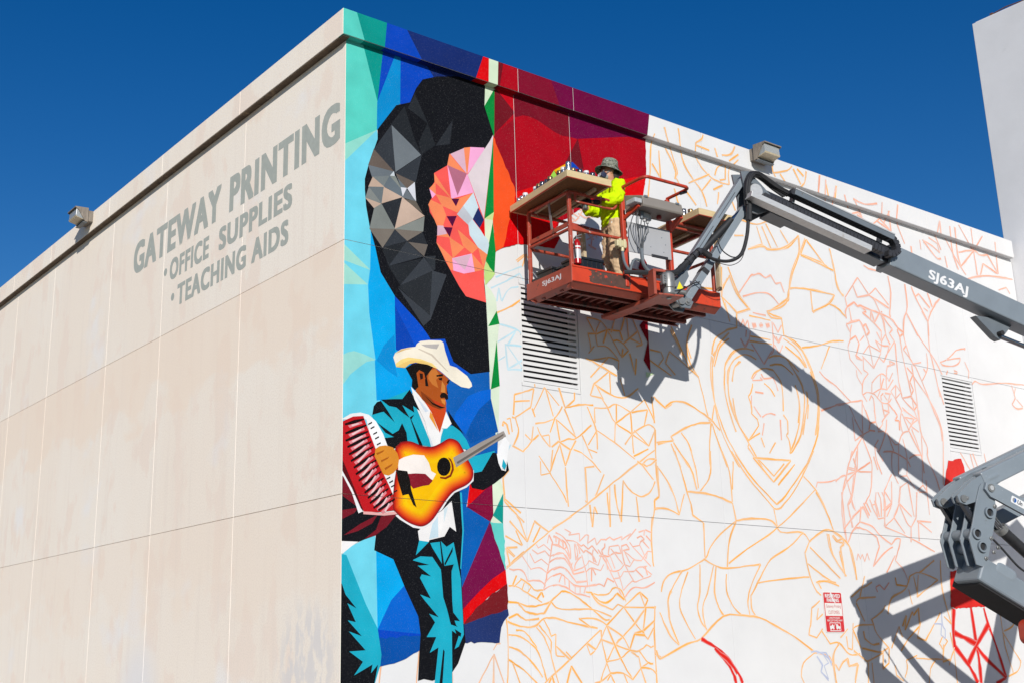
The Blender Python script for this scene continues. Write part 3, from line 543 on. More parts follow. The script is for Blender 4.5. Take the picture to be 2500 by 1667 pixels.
('painted_accordion','f6cfd0',12,'0.168,3.841 0.309,3.963 0.322,3.953 0.188,3.826'),
('painted_accordion','16080a',12,'0.109,3.774 0.265,3.882 0.413,3.965 0.42,3.949 0.278,3.844 0.119,3.754'),
('painted_accordion','e88a92',12,'0.155,3.755 0.377,3.925 0.393,3.901 0.181,3.73'),
('painted_accordion','f6cfd0',12,'0.197,3.767 0.334,3.904 0.347,3.894 0.216,3.752'),
('painted_accordion','16080a',12,'0.147,3.701 0.298,3.808 0.441,3.89 0.448,3.874 0.311,3.769 0.157,3.681'),
('painted_accordion','e88a92',12,'0.192,3.682 0.405,3.85 0.422,3.826 0.219,3.656'),
('painted_accordion','f6cfd0',12,'0.235,3.694 0.362,3.83 0.375,3.82 0.254,3.679'),
('painted_accordion','16080a',12,'0.175,3.627 0.324,3.737 0.468,3.822 0.475,3.805 0.338,3.699 0.185,3.607'),
('painted_accordion','e88a92',12,'0.221,3.608 0.432,3.782 0.448,3.758 0.247,3.582'),
('painted_accordion','f6cfd0',12,'0.263,3.62 0.389,3.762 0.402,3.752 0.283,3.604'),
('painted_accordion','16080a',12,'0.213,3.556 0.354,3.667 0.488,3.753 0.495,3.737 0.368,3.629 0.223,3.536'),
('painted_accordion','e88a92',12,'0.258,3.538 0.452,3.714 0.468,3.69 0.285,3.512'),
('painted_accordion','f6cfd0',12,'0.301,3.549 0.409,3.693 0.422,3.683 0.32,3.534'),
('painted_accordion','16080a',12,'0.252,3.49 0.393,3.6 0.525,3.686 0.532,3.669 0.406,3.562 0.262,3.47'),
('painted_accordion','e88a92',12,'0.298,3.471 0.489,3.646 0.505,3.622 0.324,3.446'),
('painted_accordion','f6cfd0',12,'0.34,3.483 0.445,3.626 0.459,3.616 0.36,3.467'),
('painted_accordion','16080a',12,'0.295,3.424 0.431,3.531 0.559,3.611 0.565,3.595 0.444,3.493 0.305,3.404'),
('painted_accordion','e88a92',12,'0.341,3.405 0.522,3.572 0.539,3.548 0.367,3.379'),
('painted_accordion','f6cfd0',12,'0.383,3.416 0.479,3.552 0.492,3.542 0.403,3.401'),
('painted_accordion','16080a',12,'0.339,3.367 0.469,3.471 0.592,3.55 0.599,3.534 0.482,3.433 0.349,3.347'),
('painted_accordion','e88a92',12,'0.385,3.348 0.555,3.511 0.572,3.487 0.411,3.322'),
('painted_accordion','f6cfd0',12,'0.428,3.359 0.512,3.492 0.525,3.481 0.448,3.343'),
('painted_accordion','16080a',12,'0.367,3.309 0.5,3.414 0.626,3.494 0.632,3.478 0.514,3.376 0.377,3.289'),
('painted_accordion','e88a92',12,'0.413,3.29 0.589,3.455 0.605,3.431 0.44,3.264'),
('painted_accordion','f6cfd0',12,'0.456,3.301 0.545,3.435 0.559,3.425 0.476,3.286'),
('painted_accordion','16080a',12,'0.417,3.257 0.552,3.362 0.681,3.442 0.688,3.425 0.565,3.324 0.427,3.237'),
('painted_accordion','e88a92',12,'0.463,3.238 0.644,3.403 0.661,3.379 0.489,3.212'),
('painted_accordion','f6cfd0',12,'0.506,3.249 0.6,3.383 0.614,3.373 0.525,3.233'),
('painted_accordion','16080a',12,'0.479,3.233 0.6,3.318 0.714,3.377 0.721,3.36 0.614,3.28 0.489,3.213'),
('painted_accordion','e88a92',12,'0.525,3.214 0.677,3.338 0.694,3.314 0.552,3.188'),
('painted_accordion','f6cfd0',12,'0.569,3.225 0.634,3.319 0.647,3.308 0.589,3.209'),
('painted_accordion','18181a',12,'0.344,4.221 0.397,4.252 0.4,4.235 0.347,4.205'),
('painted_accordion','18181a',12,'0.377,4.174 0.431,4.205 0.434,4.188 0.381,4.159'),
('painted_accordion','18181a',12,'0.414,4.111 0.468,4.142 0.471,4.125 0.418,4.096'),
('painted_accordion','18181a',12,'0.441,4.06 0.495,4.09 0.498,4.074 0.444,4.044'),
('painted_accordion','18181a',12,'0.465,3.991 0.518,4.021 0.522,4.005 0.468,3.976'),
('painted_accordion','18181a',12,'0.599,3.6 0.653,3.629 0.656,3.613 0.602,3.585'),
('painted_accordion','18181a',12,'0.637,3.561 0.691,3.59 0.695,3.573 0.641,3.545'),
('painted_accordion','18181a',12,'0.663,3.513 0.717,3.542 0.72,3.526 0.666,3.498'),
('painted_accordion','18181a',12,'0.696,3.453 0.75,3.481 0.754,3.465 0.699,3.437'),
('painted_accordion','e0902c',13,'0.446,3.934 0.505,3.972 0.589,3.989 0.691,3.974 0.755,3.911 0.779,3.842 0.761,3.741 0.698,3.672 0.631,3.637 0.555,3.646 0.488,3.761 0.435,3.848'),
('painted_accordion','b05e14',14,'0.455,3.885 0.572,3.935 0.555,3.908 0.472,3.864'),
('painted_accordion','b05e14',14,'0.522,3.806 0.64,3.862 0.623,3.835 0.532,3.785'),
('painted_accordion','b05e14',14,'0.572,3.719 0.69,3.785 0.673,3.754 0.585,3.696'),
('painted_tower','e8302a',1,'12.085,2.863 11.972,2.275 12.093,2.247 13.004,2.287 13.347,2.416 12.501,2.895'),
('painted_tower','e83a34',1,'12.462,4.791 12.599,4.792 12.727,4.836 12.871,4.854 12.927,4.751 12.961,4.552 12.933,4.349 12.217,4.3 12.335,4.571'),
]
COPING_PAINT=[
('background','5cd8c8',0,'-0.113,9.472 0.086,9.454 0.21,9.079 -0.108,8.979'),
('background','009c90',0,'0.086,9.454 0.547,9.454 0.51,9.071 0.21,9.079'),
('background','0048c2',0,'0.547,9.468 0.852,9.454 1.101,9.071 0.51,9.071'),
('background','132c70',0,'0.852,9.454 2.116,9.45 1.982,9.087 1.101,9.071'),
('background','e60008',0,'2.116,9.45 2.214,9.453 2.198,9.078 1.982,9.087'),
('background','dff2d2',0,'2.214,9.453 2.378,9.457 2.355,9.069 2.198,9.078'),
('background','74101f',0,'2.378,9.457 2.484,9.452 2.39,9.061 2.355,9.069'),
('background','b4001a',0,'2.467,9.455 2.735,9.452 2.709,9.06 2.391,9.069'),
('background','860a2c',0,'2.736,9.462 3.333,9.451 3.494,9.066 2.709,9.06'),
('background','72003f',0,'3.333,9.451 5.307,9.454 5.271,9.266 5.229,9.058 3.494,9.066'),
]
GUITAR="0.725,3.959 0.776,4.021 0.819,4.053 0.949,4.07 1.124,4.03 1.266,4.036 1.393,4.091 1.521,4.159 1.649,4.137 1.721,4.054 1.811,3.913 1.879,3.799 1.865,3.687 1.766,3.602 1.582,3.516 1.471,3.412 1.371,3.291 1.246,3.146 1.114,3.073 0.976,3.085 0.84,3.138 0.739,3.209 0.689,3.286 0.706,3.539 0.741,3.753"
LINES=[
('o',0.0163,0,'2.557,4.559 2.584,4.829 2.713,4.871 2.915,4.942'),
('o',0.0163,0,'2.58,4.737 2.838,4.774'),
('o',0.0163,0,'2.915,4.942 2.852,4.691 2.589,4.529'),
('o',0.0163,0,'2.877,4.68 2.925,4.571'),
('o',0.0159,0,'2.375,4.395 2.385,4.455 2.443,4.428 2.48,4.301'),
('o',0.0159,0,'2.445,4.494 2.504,4.514 2.531,4.339'),
('o',0.0160,0,'2.53,4.53 2.589,4.523 2.633,4.342 2.542,4.162'),
('o',0.0160,0,'2.525,4.161 2.699,4.098 2.868,4.258 2.975,4.341'),
('o',0.0161,0,'2.742,4.326 2.85,4.256 2.885,4.446'),
('o',0.0165,0,'2.893,4.648 3.101,4.985 3.348,4.766'),
('o',0.0166,0,'3.118,4.973 3.234,4.617'),
('o',0.0165,0,'2.921,4.483 3.241,4.577 3.402,4.765'),
('o',0.0168,0,'3.446,4.742 3.627,4.88 3.632,4.978'),
('o',0.0169,0,'3.447,4.749 3.65,4.806 3.818,4.832 3.967,4.841'),
('o',0.0166,0,'3.437,4.734 3.625,4.369'),
('o',0.0165,0,'3.276,4.58 3.625,4.369'),
('o',0.0164,0,'3.269,4.607 3.17,4.394'),
('o',0.0164,0,'3.285,4.581 3.333,4.301'),
('o',0.0166,0,'3.332,4.281 3.496,4.337 3.624,4.355 3.912,4.563'),
('o',0.0164,0,'3.186,4.2 3.314,4.286 3.524,4.19 3.622,4.328'),
('o',0.0162,0,'2.953,4.44 3.018,4.332 3.16,4.198 3.15,4.358 3.018,4.325'),
('o',0.0160,0,'2.962,4.068 3.143,3.857 2.986,3.819 2.985,4.004'),
('o',0.0161,0,'3.143,3.857 3.202,4.168'),
('o',0.0162,0,'3.153,3.885 3.232,4.064 3.33,4.247 3.413,3.972 3.514,4.182'),
('o',0.0161,0,'3.413,3.958 3.422,3.639 3.438,3.442'),
('o',0.0160,0,'3.143,3.857 3.349,3.608 3.414,3.493'),
('o',0.0165,0,'3.57,4.201 3.704,4.171 3.899,4.065 4.049,3.933'),
('o',0.0166,0,'3.736,4.407 3.902,4.106'),
('o',0.0174,0,'3.984,4.808 4.232,4.835 4.401,4.903 4.668,4.818 4.954,5.03'),
('o',0.0170,0,'3.984,4.801 3.98,4.597'),
('o',0.0169,0,'3.853,4.807 3.993,4.515 4.003,4.239'),
('o',0.0168,0,'4.001,4.488 3.839,4.286'),
('o',0.0167,0,'3.836,4.231 4.001,4.197'),
('o',0.0170,0,'4.002,4.502 4.333,4.366 4.705,4.166'),
('o',0.0173,0,'4.232,4.835 4.363,4.643 4.674,4.51 4.99,4.375'),
('o',0.0173,0,'4.401,4.903 4.382,4.645 4.668,4.818'),
('o',0.0171,0,'4.362,4.636 4.333,4.366'),
('o',0.0173,0,'4.667,4.81 4.674,4.51 4.682,4.242'),
('o',0.0175,0,'4.674,4.518 4.923,4.657 5.045,4.676 5.132,4.627 4.99,4.375'),
('o',0.0174,0,'4.718,4.572 4.98,4.382'),
('o',0.0176,0,'4.923,4.657 5.003,4.89 4.688,4.82'),
('o',0.0172,0,'4.525,4.355 4.674,4.51'),
('o',0.0172,0,'4.679,4.206 4.976,4.331'),
('o',0.0174,0,'3.919,4.969 3.996,5.141 4.303,5.028 4.575,5.016 4.845,5.178'),
('o',0.0172,0,'3.929,4.97 4.126,4.958 4.232,4.835'),
('o',0.0175,0,'4.307,5.359 4.303,5.028'),
('o',0.0174,0,'3.996,5.141 4.286,5.342'),
('o',0.0173,0,'4.042,5.126 4.163,4.941'),
('o',0.0176,0,'4.496,5.282 4.577,5.045'),
('o',0.0185,0,'3.739,3.54 3.773,3.515 3.766,3.979 3.933,4.006'),
('o',0.0186,0,'3.925,3.605 4.104,3.917'),
('o',0.0185,0,'3.152,3.153 3.585,3.385 3.924,3.592 4.275,3.82 5.117,4.337'),
('o',0.0198,0,'5.132,4.627 5.116,4.322 5.107,4.107'),
('o',0.0195,0,'4.743,4.141 4.838,4.099 4.965,4.195 5.125,4.194 4.956,4.095 4.839,4.113'),
('o',0.0194,0,'4.838,4.099 5.04,3.91'),
('o',0.0192,0,'4.45,3.86 4.574,3.73 4.783,3.661 4.967,3.743 5.069,3.891'),
('o',0.0189,0,'4.685,3.654 4.716,3.312'),
('o',0.0183,0,'3.817,3.491 3.845,3.2 3.898,3.469 3.947,3.378'),
('o',0.0186,0,'4.143,3.674 4.167,3.216 4.196,3.759'),
('o',0.0188,0,'4.292,3.793 4.304,3.562 4.379,3.294 4.45,3.86'),
('o',0.0192,0,'5.107,4.107 5.131,3.683 5.036,3.628 5.025,3.495 4.944,3.241'),
('o',0.0173,0,'2.375,3.442 2.55,3.3 2.644,3.153'),
('o',0.0174,0,'2.361,3.747 2.384,3.455'),
('o',0.0193,0,'5.025,3.495 5.208,3.533 5.365,3.5'),
('o',0.0196,0,'5.118,4.107 5.267,3.962 5.39,3.771'),
('o',0.0202,0,'5.101,5.091 5.129,4.714'),
('o',0.0201,0,'4.954,5.03 5.132,4.743'),
('o',0.0204,0,'5.142,5.096 5.376,4.952 5.506,5.033'),
('o',0.0200,0,'5.165,4.42 5.457,4.498'),
('o',0.0187,0,'2.928,5.046 2.942,4.966'),
('o',0.0190,0,'3.352,5.015 3.447,4.763'),
('b',0.0157,0,'2.343,3.951 2.5,4.172'),
('b',0.0164,0,'2.477,5.145 2.725,5.17'),
('b',0.0171,0,'2.239,6.196 2.506,6.342 2.737,6.483 2.796,6.393'),
('b',0.0172,0,'2.324,6.359 2.552,6.483 2.822,6.617'),
('b',0.0169,0,'2.333,6.032 2.37,6.219 2.414,6.046 2.542,6.232 2.709,6.294'),
('b',0.0167,0,'2.363,5.728 2.645,5.706 2.765,5.626'),
('b',0.0167,0,'2.495,5.473 2.645,5.689'),
('b',0.0166,0,'2.316,5.48 2.645,5.689'),
('b',0.0166,0,'2.465,5.469 2.76,5.494'),
('b',0.0165,0,'2.455,5.484 2.483,5.151 2.752,5.315'),
('b',0.0165,0,'2.494,5.457 2.747,5.185 2.483,5.143'),
('b',0.0164,0,'2.328,5.242 2.449,5.314'),
('o',0.0169,0,'2.328,5.877 2.533,5.983 2.743,6.117'),
('o',0.0174,0,'2.682,6.658 2.828,6.771'),
('o',0.0175,0,'2.702,6.641 2.864,6.775 2.966,6.632'),
('o',0.0175,0,'2.857,6.774 2.792,6.588'),
('o',0.0174,0,'2.372,2.62 3.086,3.1 3.48,3.316'),
('o',0.0173,0,'2.444,3.207 2.719,2.964 2.843,3.201'),
('o',0.0173,0,'2.6,3.242 2.711,2.976'),
('o',0.0175,0,'2.844,3.228 3.086,3.1'),
('o',0.0174,0,'2.814,2.961 2.946,3.153'),
('o',0.0172,0,'2.369,3.02 2.639,2.914 2.543,3.094'),
('o',0.0170,0,'2.56,2.885 2.373,2.871 2.424,2.66'),
('o',0.0170,0,'2.38,2.852 2.504,2.766'),
('o',0.0188,0,'4.969,3.398 4.929,3.05 4.942,2.724'),
('p',0.0130,0,'2.414,2.621 2.49,2.61 2.576,2.619 2.659,2.576 2.707,2.48 2.898,2.491 3.001,2.429'),
('p',0.0131,0,'2.633,2.783 2.765,2.625 2.906,2.648 3.026,2.593'),
('p',0.0132,0,'2.793,2.868 2.887,2.819 3.004,2.863 3.08,2.799'),
('p',0.0132,0,'2.756,2.821 2.829,2.705 2.946,2.755 3.066,2.68'),
('p',0.0133,0,'2.866,2.937 2.899,2.892 2.99,2.942 3.102,2.867'),
('p',0.0133,0,'3.085,3.066 3.143,2.975 3.077,2.733 3.014,2.52 2.963,2.376'),
('p',0.0134,0,'3.053,2.958 3.084,3.059'),
('p',0.0135,0,'3.156,3.049 3.298,3.008 3.368,2.957 3.44,2.772'),
('p',0.0134,0,'3.15,2.942 3.257,2.926 3.364,2.877 3.431,2.771'),
('p',0.0134,0,'3.098,2.8 3.198,2.83 3.325,2.842 3.394,2.77 3.478,2.639'),
('p',0.0134,0,'3.077,2.72 3.159,2.762 3.322,2.781 3.391,2.717 3.493,2.586 3.661,2.624'),
('p',0.0133,0,'3.035,2.587 3.153,2.649 3.28,2.666 3.385,2.61 3.524,2.486 3.701,2.504'),
('p',0.0133,0,'2.994,2.468 3.113,2.556 3.275,2.58 3.398,2.503 3.503,2.433 3.696,2.437'),
('p',0.0132,0,'2.963,2.376 3.089,2.43 3.232,2.447 3.374,2.397 3.516,2.34 3.753,2.304'),
('p',0.0136,0,'3.706,2.437 3.895,2.468 4.006,2.443 4.08,2.547 4.182,2.502'),
('p',0.0139,0,'3.353,3.152 3.465,3.115 3.42,3.077 3.608,3.112 3.609,3.006 3.723,3.096 3.773,3.087 3.745,2.985 3.881,3.06 3.905,2.971 3.991,3.049 4.073,3.047 4.15,3.088 4.223,3.054 4.378,3.104 4.359,3.054 4.542,3.144 4.466,3.059 4.648,3.215'),
('p',0.0135,0,'3.196,3.098 3.292,3.065 3.374,3.006 3.433,2.925 3.439,2.78'),
('p',0.0135,0,'3.166,3.06 3.262,3.022 3.323,2.973'),
('p',0.0135,0,'3.146,2.945 3.23,2.948 3.34,2.895 3.377,2.928'),
('p',0.0135,0,'3.199,3.03 3.204,2.978'),
('p',0.0135,0,'3.255,3.017 3.244,2.949'),
('p',0.0135,0,'3.316,2.973 3.319,2.915'),
('p',0.0137,0,'3.388,3.012 3.53,2.997 3.627,2.943 3.671,2.966 3.755,2.912 3.823,2.957 3.927,2.86'),
('p',0.0136,0,'3.514,2.97 3.53,2.762'),
('p',0.0136,0,'3.521,2.971 3.564,2.857 3.545,2.773 3.626,2.807'),
('p',0.0136,0,'3.583,2.931 3.6,2.848'),
('p',0.0137,0,'3.556,2.967 3.672,2.861 3.703,2.894 3.823,2.835 3.89,2.742'),
('p',0.0135,0,'3.635,2.833 3.676,2.683 3.706,2.579 3.71,2.423'),
('p',0.0137,0,'3.842,2.91 3.823,2.835 3.847,2.751'),
('p',0.0137,0,'3.923,2.913 4.053,2.758 4.306,2.34'),
('p',0.0139,0,'4.054,2.998 4.051,2.95 3.989,2.905 4.014,2.842 4.117,2.83 4.218,2.881 4.346,2.875'),
('p',0.0140,0,'4.134,2.959 4.308,2.982 4.346,2.875'),
('p',0.0139,0,'4.134,2.959 4.105,2.866 4.139,2.825'),
('p',0.0139,0,'4.154,2.933 4.218,2.881 4.366,2.736'),
('p',0.0141,0,'4.353,2.973 4.447,3.004 4.503,2.941 4.379,2.92'),
('p',0.0140,0,'4.352,2.967 4.397,2.748 4.554,2.516'),
('p',0.0140,0,'4.395,2.92 4.504,2.751'),
('p',0.0141,0,'4.394,2.915 4.6,2.803 4.716,2.802'),
('p',0.0142,0,'4.56,2.976 4.889,2.725'),
('p',0.0142,0,'4.51,3.034 4.567,2.976 4.693,2.997 4.729,3.065'),
('p',0.0142,0,'4.694,3.008 4.803,2.821 4.843,2.927 4.921,2.918'),
('p',0.0143,0,'4.738,3.076 4.878,2.961'),
('p',0.0144,0,'4.829,3.135 4.925,3.057'),
('p',0.0143,0,'4.654,3.094 4.734,3.126 4.794,3.084 4.712,3.042'),
('p',0.0143,0,'4.691,3.173 4.804,3.206 4.79,3.134'),
('p',0.0144,0,'4.82,3.212 4.936,3.179'),
('p',0.0138,0,'3.94,2.834 4.057,2.822 4.164,2.645'),
('p',0.0138,0,'4.057,2.822 4.083,2.653'),
('p',0.0138,0,'4.147,2.825 4.211,2.678'),
('p',0.0135,0,'3.139,2.8 3.225,2.844 3.322,2.838 3.401,2.737 3.438,2.645 3.494,2.631 3.676,2.688 3.76,2.764 3.917,2.711 3.968,2.819'),
('p',0.0134,0,'3.137,2.754 3.235,2.783 3.333,2.776 3.413,2.685 3.477,2.584 3.665,2.62'),
('p',0.0133,0,'3.131,2.631 3.257,2.665 3.354,2.642 3.528,2.476 3.701,2.501'),
('p',0.0136,0,'3.701,2.621 3.798,2.671 3.957,2.644 4.021,2.725'),
('p',0.0135,0,'3.127,2.554 3.253,2.588 3.375,2.519 3.512,2.44 3.798,2.446 3.916,2.47 4.002,2.44 4.068,2.547 4.184,2.507'),
('p',0.0133,0,'3.121,2.432 3.204,2.444 3.342,2.416 3.492,2.342 3.633,2.329 3.753,2.3'),
('p',0.0140,0,'4.105,2.648 4.261,2.647 4.389,2.737 4.493,2.713 4.577,2.802 4.715,2.796 4.843,2.927'),
('p',0.0139,0,'4.194,2.545 4.308,2.569 4.374,2.645 4.557,2.65 4.654,2.707 4.819,2.723'),
('p',0.0139,0,'4.268,2.637 4.348,2.399 4.517,2.52 4.593,2.517 4.879,2.6'),
('p',0.0139,0,'4.364,2.304 4.525,2.435 4.741,2.439 4.942,2.514'),
('p',0.0141,0,'4.732,2.715 4.896,2.616'),
('p',0.0140,0,'4.59,2.678 4.729,2.579'),
('p',0.0141,0,'4.779,2.716 4.817,2.609'),
('p',0.0135,0,'3.798,2.666 3.787,2.498'),
('p',0.0136,0,'3.812,2.666 3.865,2.578'),
('p',0.0133,0,'3.281,2.589 3.226,2.475'),
('p',0.0133,0,'3.321,2.549 3.322,2.446'),
('p',0.0133,0,'3.395,2.504 3.396,2.396'),
('p',0.0133,0,'3.497,2.44 3.492,2.347'),
('p',0.0133,0,'3.582,2.431 3.57,2.354'),
('p',0.0134,0,'3.682,2.433 3.641,2.35'),
('p',0.0135,0,'3.502,2.636 3.513,2.709 3.604,2.796'),
('p',0.0134,0,'3.433,2.665 3.464,2.728'),
('o',0.0168,0,'2.399,2.416 2.533,2.406 2.751,2.307 2.93,2.226'),
('o',0.0169,0,'2.588,2.51 2.74,2.436 2.823,2.373 2.954,2.375'),
('o',0.0168,0,'2.466,2.43 2.53,2.547'),
('o',0.0168,0,'2.482,2.405 2.605,2.497'),
('o',0.0168,0,'2.608,2.369 2.655,2.46'),
('o',0.0169,0,'2.701,2.338 2.756,2.41'),
('o',0.0171,0,'2.383,2.225 2.559,2.208 2.728,2.172 2.919,2.194 3.08,2.241 3.264,2.368 3.407,2.345 3.62,2.242 3.798,2.138 3.978,2.026 4.072,2.02'),
('o',0.0168,0,'2.551,2.202 2.658,2.114 2.81,2.083 2.958,2.091 3.07,2.234'),
('o',0.0173,0,'3.079,2.234 3.199,2.151 3.468,2.148 3.799,2.144 4.113,2.06'),
('o',0.0166,0,'2.385,2.029 2.521,2.081 2.653,2.012 2.877,2.026'),
('o',0.0168,0,'2.367,1.992 2.565,1.936 2.786,1.93 2.946,2.026 3.14,2.034 3.422,1.977 3.858,1.912'),
('o',0.0173,0,'3.535,2.036 3.847,2.025 4.02,1.953'),
('o',0.0172,0,'3.543,2.03 3.748,1.925'),
('o',0.0177,0,'3.673,2.363 3.775,2.358 3.886,2.333 4.076,2.35 4.157,2.419 4.254,2.428 4.328,2.375 4.387,2.253'),
('o',0.0177,0,'3.775,2.351 3.9,2.259 4.059,2.241 4.23,2.359 4.359,2.28'),
('o',0.0177,0,'3.792,2.325 3.879,2.232 4.138,2.148 4.239,2.217 4.343,2.184'),
('o',0.0179,0,'4.02,1.953 4.343,2.184 4.652,2.381 4.794,2.286 4.726,2.188'),
('o',0.0180,0,'4.343,2.184 4.926,2.184'),
('o',0.0181,0,'4.652,2.374 4.736,2.188'),
('o',0.0179,0,'4.928,2.204 4.883,1.914 4.875,1.586 4.873,1.212'),
('o',0.0179,0,'4.351,2.17 4.532,1.981 4.751,1.77 4.873,1.914'),
('o',0.0176,0,'4.745,2.175 4.532,1.981 4.286,1.806 4.154,1.706 3.989,1.496'),
('o',0.0180,0,'4.745,2.175 4.671,1.879 4.891,2.01'),
('o',0.0177,0,'4.511,1.846 4.661,1.879 4.696,1.825 4.511,1.839 4.408,1.644'),
('o',0.0172,0,'4.02,1.953 3.905,1.78 3.804,1.649 3.708,1.585 3.644,1.729'),
('o',0.0171,0,'3.644,1.735 3.813,1.649'),
('o',0.0175,0,'4.02,1.946 4.295,1.806 4.408,1.644 4.566,1.549 4.595,1.421'),
('o',0.0176,0,'3.914,1.773 4.154,1.706 4.398,1.638 4.572,1.629 4.726,1.703 4.802,1.668 4.854,1.688'),
('o',0.0174,0,'4.019,1.939 4.237,1.539 4.428,1.271'),
('o',0.0172,0,'3.913,1.893 3.929,1.714 3.989,1.49 4.044,1.345 4.111,1.23'),
('o',0.0173,0,'3.989,1.496 4.237,1.539 4.408,1.637'),
('o',0.0176,0,'4.582,1.623 4.727,1.479 4.824,1.458'),
('o',0.0175,0,'4.594,1.414 4.726,1.473'),
('o',0.0176,0,'4.594,1.414 4.779,1.398 4.863,1.336'),
('o',0.0174,0,'4.594,1.408 4.427,1.265'),
('o',0.0174,0,'4.593,1.401 4.666,1.217'),
('o',0.0172,0,'4.045,1.358 4.28,1.347 4.428,1.271'),
('o',0.0172,0,'4.28,1.347 4.338,1.225'),
('o',0.0169,0,'4.044,1.352 3.871,1.258 3.759,1.238'),
('o',0.0170,0,'3.989,1.49 3.894,1.322 3.871,1.258'),
('o',0.0168,0,'2.927,1.258 3.343,1.525 3.904,1.893'),
('o',0.0165,0,'2.496,1.892 2.614,1.879 2.729,1.784 2.826,1.67'),
('o',0.0164,0,'2.378,1.835 2.527,1.823 2.677,1.759 2.825,1.645 2.903,1.468 2.963,1.291'),
('o',0.0163,0,'2.381,1.692 2.504,1.66 2.636,1.584 2.767,1.482 2.896,1.33'),
('o',0.0162,0,'2.367,1.544 2.595,1.423 2.808,1.261'),
('o',0.0161,0,'2.432,1.5 2.531,1.268'),
('o',0.0166,0,'2.821,1.924 2.953,1.796 3.047,1.592'),
('o',0.0166,0,'2.865,1.949 2.99,1.834 3.055,1.745 3.047,1.592 3.107,1.389 3.152,1.253'),
('o',0.0167,0,'2.946,2.014 3.028,1.898 3.058,1.815 3.139,1.841 3.127,1.617 3.152,1.578 3.275,1.57'),
('o',0.0167,0,'3.14,1.693 3.361,1.525'),
('o',0.0168,0,'3.296,1.628 3.381,1.563'),
('o',0.0162,0,'2.351,2.023 2.365,1.723 2.341,1.272'),
('o',0.0159,0,'2.14,1.602 2.122,1.277'),
('o',0.0160,0,'2.14,1.602 2.292,1.273'),
('o',0.0167,0,'3.293,1.249 3.375,1.454 3.542,1.243'),
('o',0.0182,0,'5.002,2.122 5.207,1.789'),
('o',0.0186,0,'5.286,2.648 5.121,2.545 5.069,2.416'),
('o',0.0184,0,'5.264,2.406 5.178,2.264 5.194,1.984'),
('o',0.0179,0,'4.875,1.586 4.99,1.53 5.19,1.61'),
('o',0.0164,0,'2.996,1.256 3.052,1.339 3.083,1.254'),
('o',0.0170,0,'2.853,2.27 2.927,2.349 2.959,2.285'),
('o',0.0170,0,'3.983,1.268 4.043,1.332'),
('q',0.0142,0,'2.136,1.659 2.194,1.728 2.249,1.734'),
('q',0.0135,0,'1.049,1.668 1.048,1.615 1.012,1.304'),
('q',0.0134,0,'0.701,1.541 0.898,1.604'),
('q',0.0136,0,'1.514,1.408 1.521,1.292'),
('q',0.0140,0,'1.908,1.283 2.144,1.61 2.289,1.274'),
('q',0.0140,0,'2.144,1.603 2.133,1.277'),
('q',0.0131,0,'0.531,1.504 0.508,1.316'),
('o',0.0154,0,'2.456,3.844 2.356,3.746 2.375,3.476 2.631,3.312'),
('o',0.0153,0,'2.367,3.525 2.383,3.436 2.553,3.297 2.682,3.199'),
('o',0.0150,0,'2.375,2.64 2.453,2.701 2.667,2.841'),
('o',0.0150,0,'2.432,2.657 2.383,2.874 2.556,2.888'),
('o',0.0150,0,'2.392,2.874 2.513,2.776'),
('o',0.0209,0,'6.445,5.886 6.553,6.143 6.843,6.318 7.071,6.391'),
('o',0.0206,0,'6.47,5.871 6.59,5.999'),
('o',0.0200,0,'6.429,5.865 6.384,5.564 6.405,5.275 6.49,4.85 6.639,4.541 6.868,4.226'),
('o',0.0200,0,'6.454,5.85 6.409,5.312 6.461,5.064 6.607,4.718 6.742,4.515 6.977,4.235'),
('o',0.0209,0,'6.698,5.641 6.756,5.797 6.97,5.995 7.201,6.084 7.425,6.077'),
('o',0.0203,0,'6.716,5.681 6.672,5.416 6.729,5.093 6.851,4.759'),
('o',0.0208,0,'6.754,5.426 6.789,5.616 6.896,5.835 7.19,5.988 7.465,5.949'),
('o',0.0202,0,'6.758,5.463 6.773,5.244 6.898,4.928 7.135,4.641'),
('o',0.0207,0,'6.861,5.532 6.94,5.747 7.091,5.861'),
('o',0.0201,0,'6.844,5.271 6.898,4.928 7.13,4.604 7.39,4.267'),
('o',0.0202,0,'7.13,4.604 7.096,4.546 7.241,4.395 8.076,4.428 7.959,4.312'),
('o',0.0217,0,'7.758,6.007 7.941,6.071 8.175,6.063 8.478,5.887'),
('o',0.0216,0,'7.772,5.893 8.069,5.942 8.347,5.812'),
('o',0.0215,0,'8.438,5.823 8.537,5.679 8.563,5.447 8.446,4.857'),
('o',0.0212,0,'8.379,5.621 8.424,5.315 8.34,4.942 8.078,4.54'),
('o',0.0212,0,'8.643,5.574 8.625,5.357 8.386,4.851 8.107,4.542'),
('o',0.0218,0,'8.225,6.425 8.514,6.348 8.752,6.101 8.888,5.781 8.919,5.488 8.812,4.892 8.43,4.35'),
('o',0.0220,0,'8.201,6.254 8.541,6.113 8.703,5.975'),
('o',0.0217,0,'8.787,5.927 8.894,5.623 8.889,5.288 8.75,4.886'),
('o',0.0217,0,'8.463,7.258 8.716,7.312 9.19,7.341 9.641,7.344 9.451,7.165 9.004,6.948 8.997,7.318'),
('o',0.0220,0,'9.451,7.165 9.642,7.144 9.847,7.04'),
('o',0.0209,0,'8.488,7.436 8.403,7.055 8.238,6.947 7.829,6.761 7.985,6.726 8.176,6.716 8.195,6.421'),
('o',0.0202,0,'7.039,7.18 7.165,6.947 7.422,6.735 7.099,6.626 7.078,6.449'),
('o',0.0202,0,'6.798,7.137 6.765,6.841 6.809,6.984 6.939,7.162'),
('o',0.0201,0,'6.765,6.841 7.102,6.645'),
('o',0.0200,0,'6.778,6.834 6.914,6.462'),
('o',0.0200,0,'6.838,6.757 6.895,6.536'),
